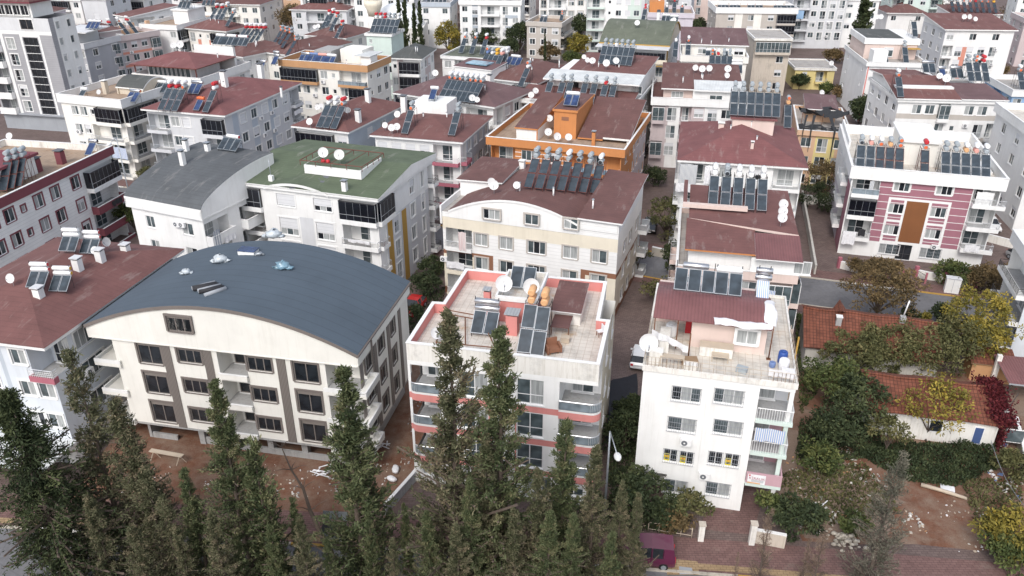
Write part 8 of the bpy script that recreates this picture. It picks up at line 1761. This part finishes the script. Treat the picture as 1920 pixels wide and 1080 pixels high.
car(1208, 1050, D(-7), 'car_plum', 'plum red van parked on the brick pavement before the white block', 'van', 'van'); car(1855, 428, D(80), 'car_white', 'white car parked right of the mauve striped block'); car(1915, 492, D(100), 'car_silver', 'silver car half hidden at the right edge below the white yard wall'); car(1203, 292, D(75), 'car_black', 'black car parked beside the lilac striped block'); car(1210, 268, D(75), 'car_silver', 'silver car parked behind the black one beside the lilac striped block')
car(632, 350, D(75), 'car_black', 'dark car parked beside the red brown roof with rose balconies') if 0 else None
# ---------------------------------------------------------------- street furniture and clutter on the ground
def lamp(x, y, h, label, arm=(.35, -1.6), drop=-.9):
    r = empty('street_lamp', (x, y, 0)); m = MB(); m.tube([(0, 0, 0), (0, 0, h*.5), (0, 0, h)], [.1, .08, .06], 'galv', 8); m.build('pole', r); m = MB(); m.bar((0, 0, h), (arm[0], arm[1], h+drop*.4), .04, 'galv', 6); m.build('arm', r)
    m = MB(); m.ball((arm[0]*1.15, arm[1]*1.15, h+drop*.4-.08), .34, 'lamp_glass', 12, 8, (.75, 1.35, .5)); m.build('lamp_head', r); return tag(r, label, 'street lamp', 'street lamps')
x, z = xz_at(1144, 809, 45.0); lamp(x, 45.0, z, 'grey street lamp with white oval head between the pink and white blocks', (.25, -1.9))
x, z = xz_at(218, 258, 96); lamp(x, 96, z, 'thin street lamp behind the maroon banded block', (-.3, -1.2)); x, z = xz_at(985, 20, 236); lamp(x, 236, z, 'distant street lamp beside the blue grey panelled block')
p = at(628, 1012); r = empty('waste_container', (p.x, p.y, .05), -.08); m = MB(); m.prism([(-.85, -.5), (.85, -.5), (.85, .5), (-.85, .5)], .2, 1.1, 'galv', top='black'); m.build('bin', r); m = MB(); m.face([(-.88, .52, 1.12), (.88, .52, 1.12), (.88, .75, 1.9), (-.88, .75, 1.9)], 'galv'); m.face([(-.88, .56, 1.12), (.88, .56, 1.12), (.88, .79, 1.9), (-.88, .79, 1.9)], 'galv'); m.build('lid', r)
for i in (-1, 1):
    for j in (-1, 1): m = MB(); m.tube([(i*.7-.04, j*.4, .1), (i*.7+.04, j*.4, .1)], [.1, .1], 'tyre', 10); m.build('wheel', r)
tag(r, 'grey metal waste container with open lid at the kerb', 'waste container')
def scraps(px, py, n, label, L=1.1, sp=.7, mat='cloth_white', name='scrap_pile', cat='scrap pile'):
    p = at(px, py); m = MB(); rr = random.Random(px)
    for i in range(n):
        a = rr.uniform(-.6, .6)+(.0 if i % 3 else 1.2); l = L*rr.uniform(.5, 1.2); x, y, z = rr.uniform(-sp, sp), rr.uniform(-sp*.6, sp*.6), .05+.03*i
        c, s_ = math.cos(a)*l/2, math.sin(a)*l/2; m.bar((x-c, y-s_, z), (x+c, y+s_, z+rr.uniform(-.03, .1)), .05, mat)
    return tag(m.build(name, None, (p.x, p.y, .02)), label, cat)
scraps(605, 888, 12, 'heap of white window frame offcuts before the cream block'); scraps(712, 836, 12, 'heap of white offcuts at the right corner of the cream block'); scraps(1530, 955, 9, 'white broken boards on the rubble left in the vacant lot', 1.0); scraps(1520, 975, 6, 'white plastic scraps below the broken boards', .7, .5)
for i, (px, py, s_, lab) in enumerate(((742, 884, 1.0, 'upper white sack lying against the concrete boundary wall'), (735, 902, .9, 'lower white sack lying against the concrete boundary wall'))):
    p = at(px, py); m = MB(); m.ball((0, 0, .22), .4*s_, 'cloth_white', 10, 7, (.75, 1.3, .55)); m.v = [(a+.04*math.sin(b_*9), b_+.04*math.sin(a*11), max(0, c+.03*math.sin(a*13+b_*7))) for a, b_, c in m.v]; tag(m.build('sack', None, (p.x, p.y, .02), .2+i), lab, 'sack')
p = at(316, 866); m = MB(); m.box(-1.5, 1.5, -.2, .2, .85, .92, 'woodpale')
for x in (-1.2, 1.2): m.bar((x-.25, -.3, 0), (x, 0, .85), .04, 'woodpale'); m.bar((x+.25, .3, 0), (x, 0, .85), .04, 'woodpale')
tag(m.build('trestle', None, (p.x, p.y, .02), -.25), 'pale wooden trestle on the red soil before the cream block', 'trestle')
a, b_ = at(1726, 912), at(1812, 938); m = MB(); m.tube([(0, 0, .16), ((b_-a).x*.5, (b_-a).y*.5, .2), ((b_-a).x, (b_-a).y, .14)], [.16, .15, .12], 'woodpale', 8); tag(m.build('log', None, (a.x, a.y, .02)), 'long pale log lying across the red soil', 'log')
p = at(1776, 917); m = MB(); m.box(-.5, .5, -.32, .32, .05, .12, 'cloth_white'); m.box(-.5, .5, -.04, .04, .0, .05, 'wood'); tag(m.build('board', None, (p.x, p.y, .02), -.4), 'white board lying behind the pale log', 'board')
p = at(1588, 1017); m = MB(); rr = random.Random(3)
for i in range(60): m.ball((rr.gauss(0, .6), rr.gauss(0, .4), .1+abs(rr.gauss(0, .15))), rr.uniform(.08, .22), 'stone', 6, 4, (1.2, .9, .7))
tag(m.build('stone_heap', None, (p.x, p.y, .02)), 'heap of pale rubble stones beside the pavement', 'stone heap', None, 'stuff')
def litter(name, poly, n, label, mats, smax=.14):
    m = MB(); P = [Vector(p) for p in poly]; xs = [p.x for p in P]; ys = [p.y for p in P]; rr = random.Random(n)
    C_ = [(rr.uniform(min(xs), max(xs)), rr.uniform(min(ys), max(ys)), rr.uniform(.25, 1.1)) for _ in range(max(4, n//26))]
    for i in range(n):
        cx, cy, cr = rr.choice(C_); x, y = min(max(rr.gauss(cx, cr), min(xs)), max(xs)), min(max(rr.gauss(cy, cr), min(ys)), max(ys)); s_ = smax*rr.uniform(.2, 1)**2.2; a = rr.uniform(0, PI); c, d_ = math.cos(a)*s_, math.sin(a)*s_; k = rr.uniform(.3, .9); h = s_*rr.uniform(.3, .9)
        m.prism([(x-c, y-d_), (x+d_*k, y-c*k), (x+c*.9, y+d_*.9), (x-d_*k, y+c*k)], .0, .02+h, rr.choice(mats))
    return tag(m.build(name), label, 'rubble', None, 'stuff')
litter('rubble', ((21, 43.6), (27, 43.6), (30, 53.5), (21, 53.5)), 520, 'scattered pale stones and scraps on the left of the vacant lot', ['stone', 'oldwall', 'oldwall', 'oldwhite', 'tan', 'woodpale', 'concrete'], .19); litter('rubble', ((28, 41.8), (45, 42), (46, 52), (30, 52)), 220, 'white scraps scattered over the red soil', ['cloth_white', 'stone', 'oldwall', 'woodpale'], .15); litter('rubble', ((38, 47), (46, 47), (46, 55), (38, 55)), 200, 'rubbish scattered at the right of the vacant lot', ['cloth_white', 'stone', 'oldwhite', 'tank_blue'], .22)
litter('rubble', ((-30, 46.6), (-10, 46.6), (-10, 51.2), (-30, 51.2)), 420, 'building rubble scattered before the cream block', ['stone', 'oldwall', 'oldwhite', 'woodpale', 'concrete'], .13); litter('rubble', ((-9, 50), (-5.5, 50), (-5.5, 64), (-9, 64)), 180, 'building rubble in the gap right of the cream block', ['stone', 'oldwhite', 'concrete'], .12)
m = MB(); p0, p1 = at(1858, 826, 3.0), at(1922, 950, 5.0)
n = 12; m.tube([p0+(p1-p0)*(k/n)-Vector((0, 0, .5*math.sin(PI*k/n))) for k in range(n+1)], [.018]*(n+1), 'galv', 5); tag(m.build('cable'), 'overhead cable running from the cottage to the right edge', 'cable')
# ---------------------------------------------------------------- light
w = bpy.data.worlds.new('World'); sc.world = w; w.use_nodes = True
t = w.node_tree; bg = t.nodes['Background']; sk = t.nodes.new('ShaderNodeTexSky'); sk.sky_type = 'NISHITA'; sk.sun_disc = False
SUN_EL, SUN_AZ = math.radians(46), math.radians(200)     # azimuth clockwise from +Y (north)
sk.sun_elevation = SUN_EL; sk.sun_rotation = SUN_AZ; sk.altitude = 60; sk.air_density = 1.0; sk.dust_density = 3.0; sk.ozone_density = 1.0
hs = t.nodes.new('ShaderNodeHueSaturation'); hs.inputs['Saturation'].default_value = .5; t.links.new(sk.outputs[0], hs.inputs['Color']); t.links.new(hs.outputs[0], bg.inputs[0]); bg.inputs[1].default_value = .15
sl = bpy.data.lights.new('sun', 'SUN'); sl.energy = .85; sl.angle = math.radians(14); sl.color = (1, .97, .92)
so = bpy.data.objects.new('sun', sl); col.objects.link(so)
d = Vector((math.sin(SUN_AZ)*math.cos(SUN_EL), math.cos(SUN_AZ)*math.cos(SUN_EL), math.sin(SUN_EL)))
so.rotation_euler = d.to_track_quat('Z', 'Y').to_euler(); so.location = d*200
sc.view_settings.view_transform = 'Standard'; sc.view_settings.look = 'None'; sc.view_settings.gamma = 1; sc.view_settings.exposure = .67
sc.render.use_persistent_data = False
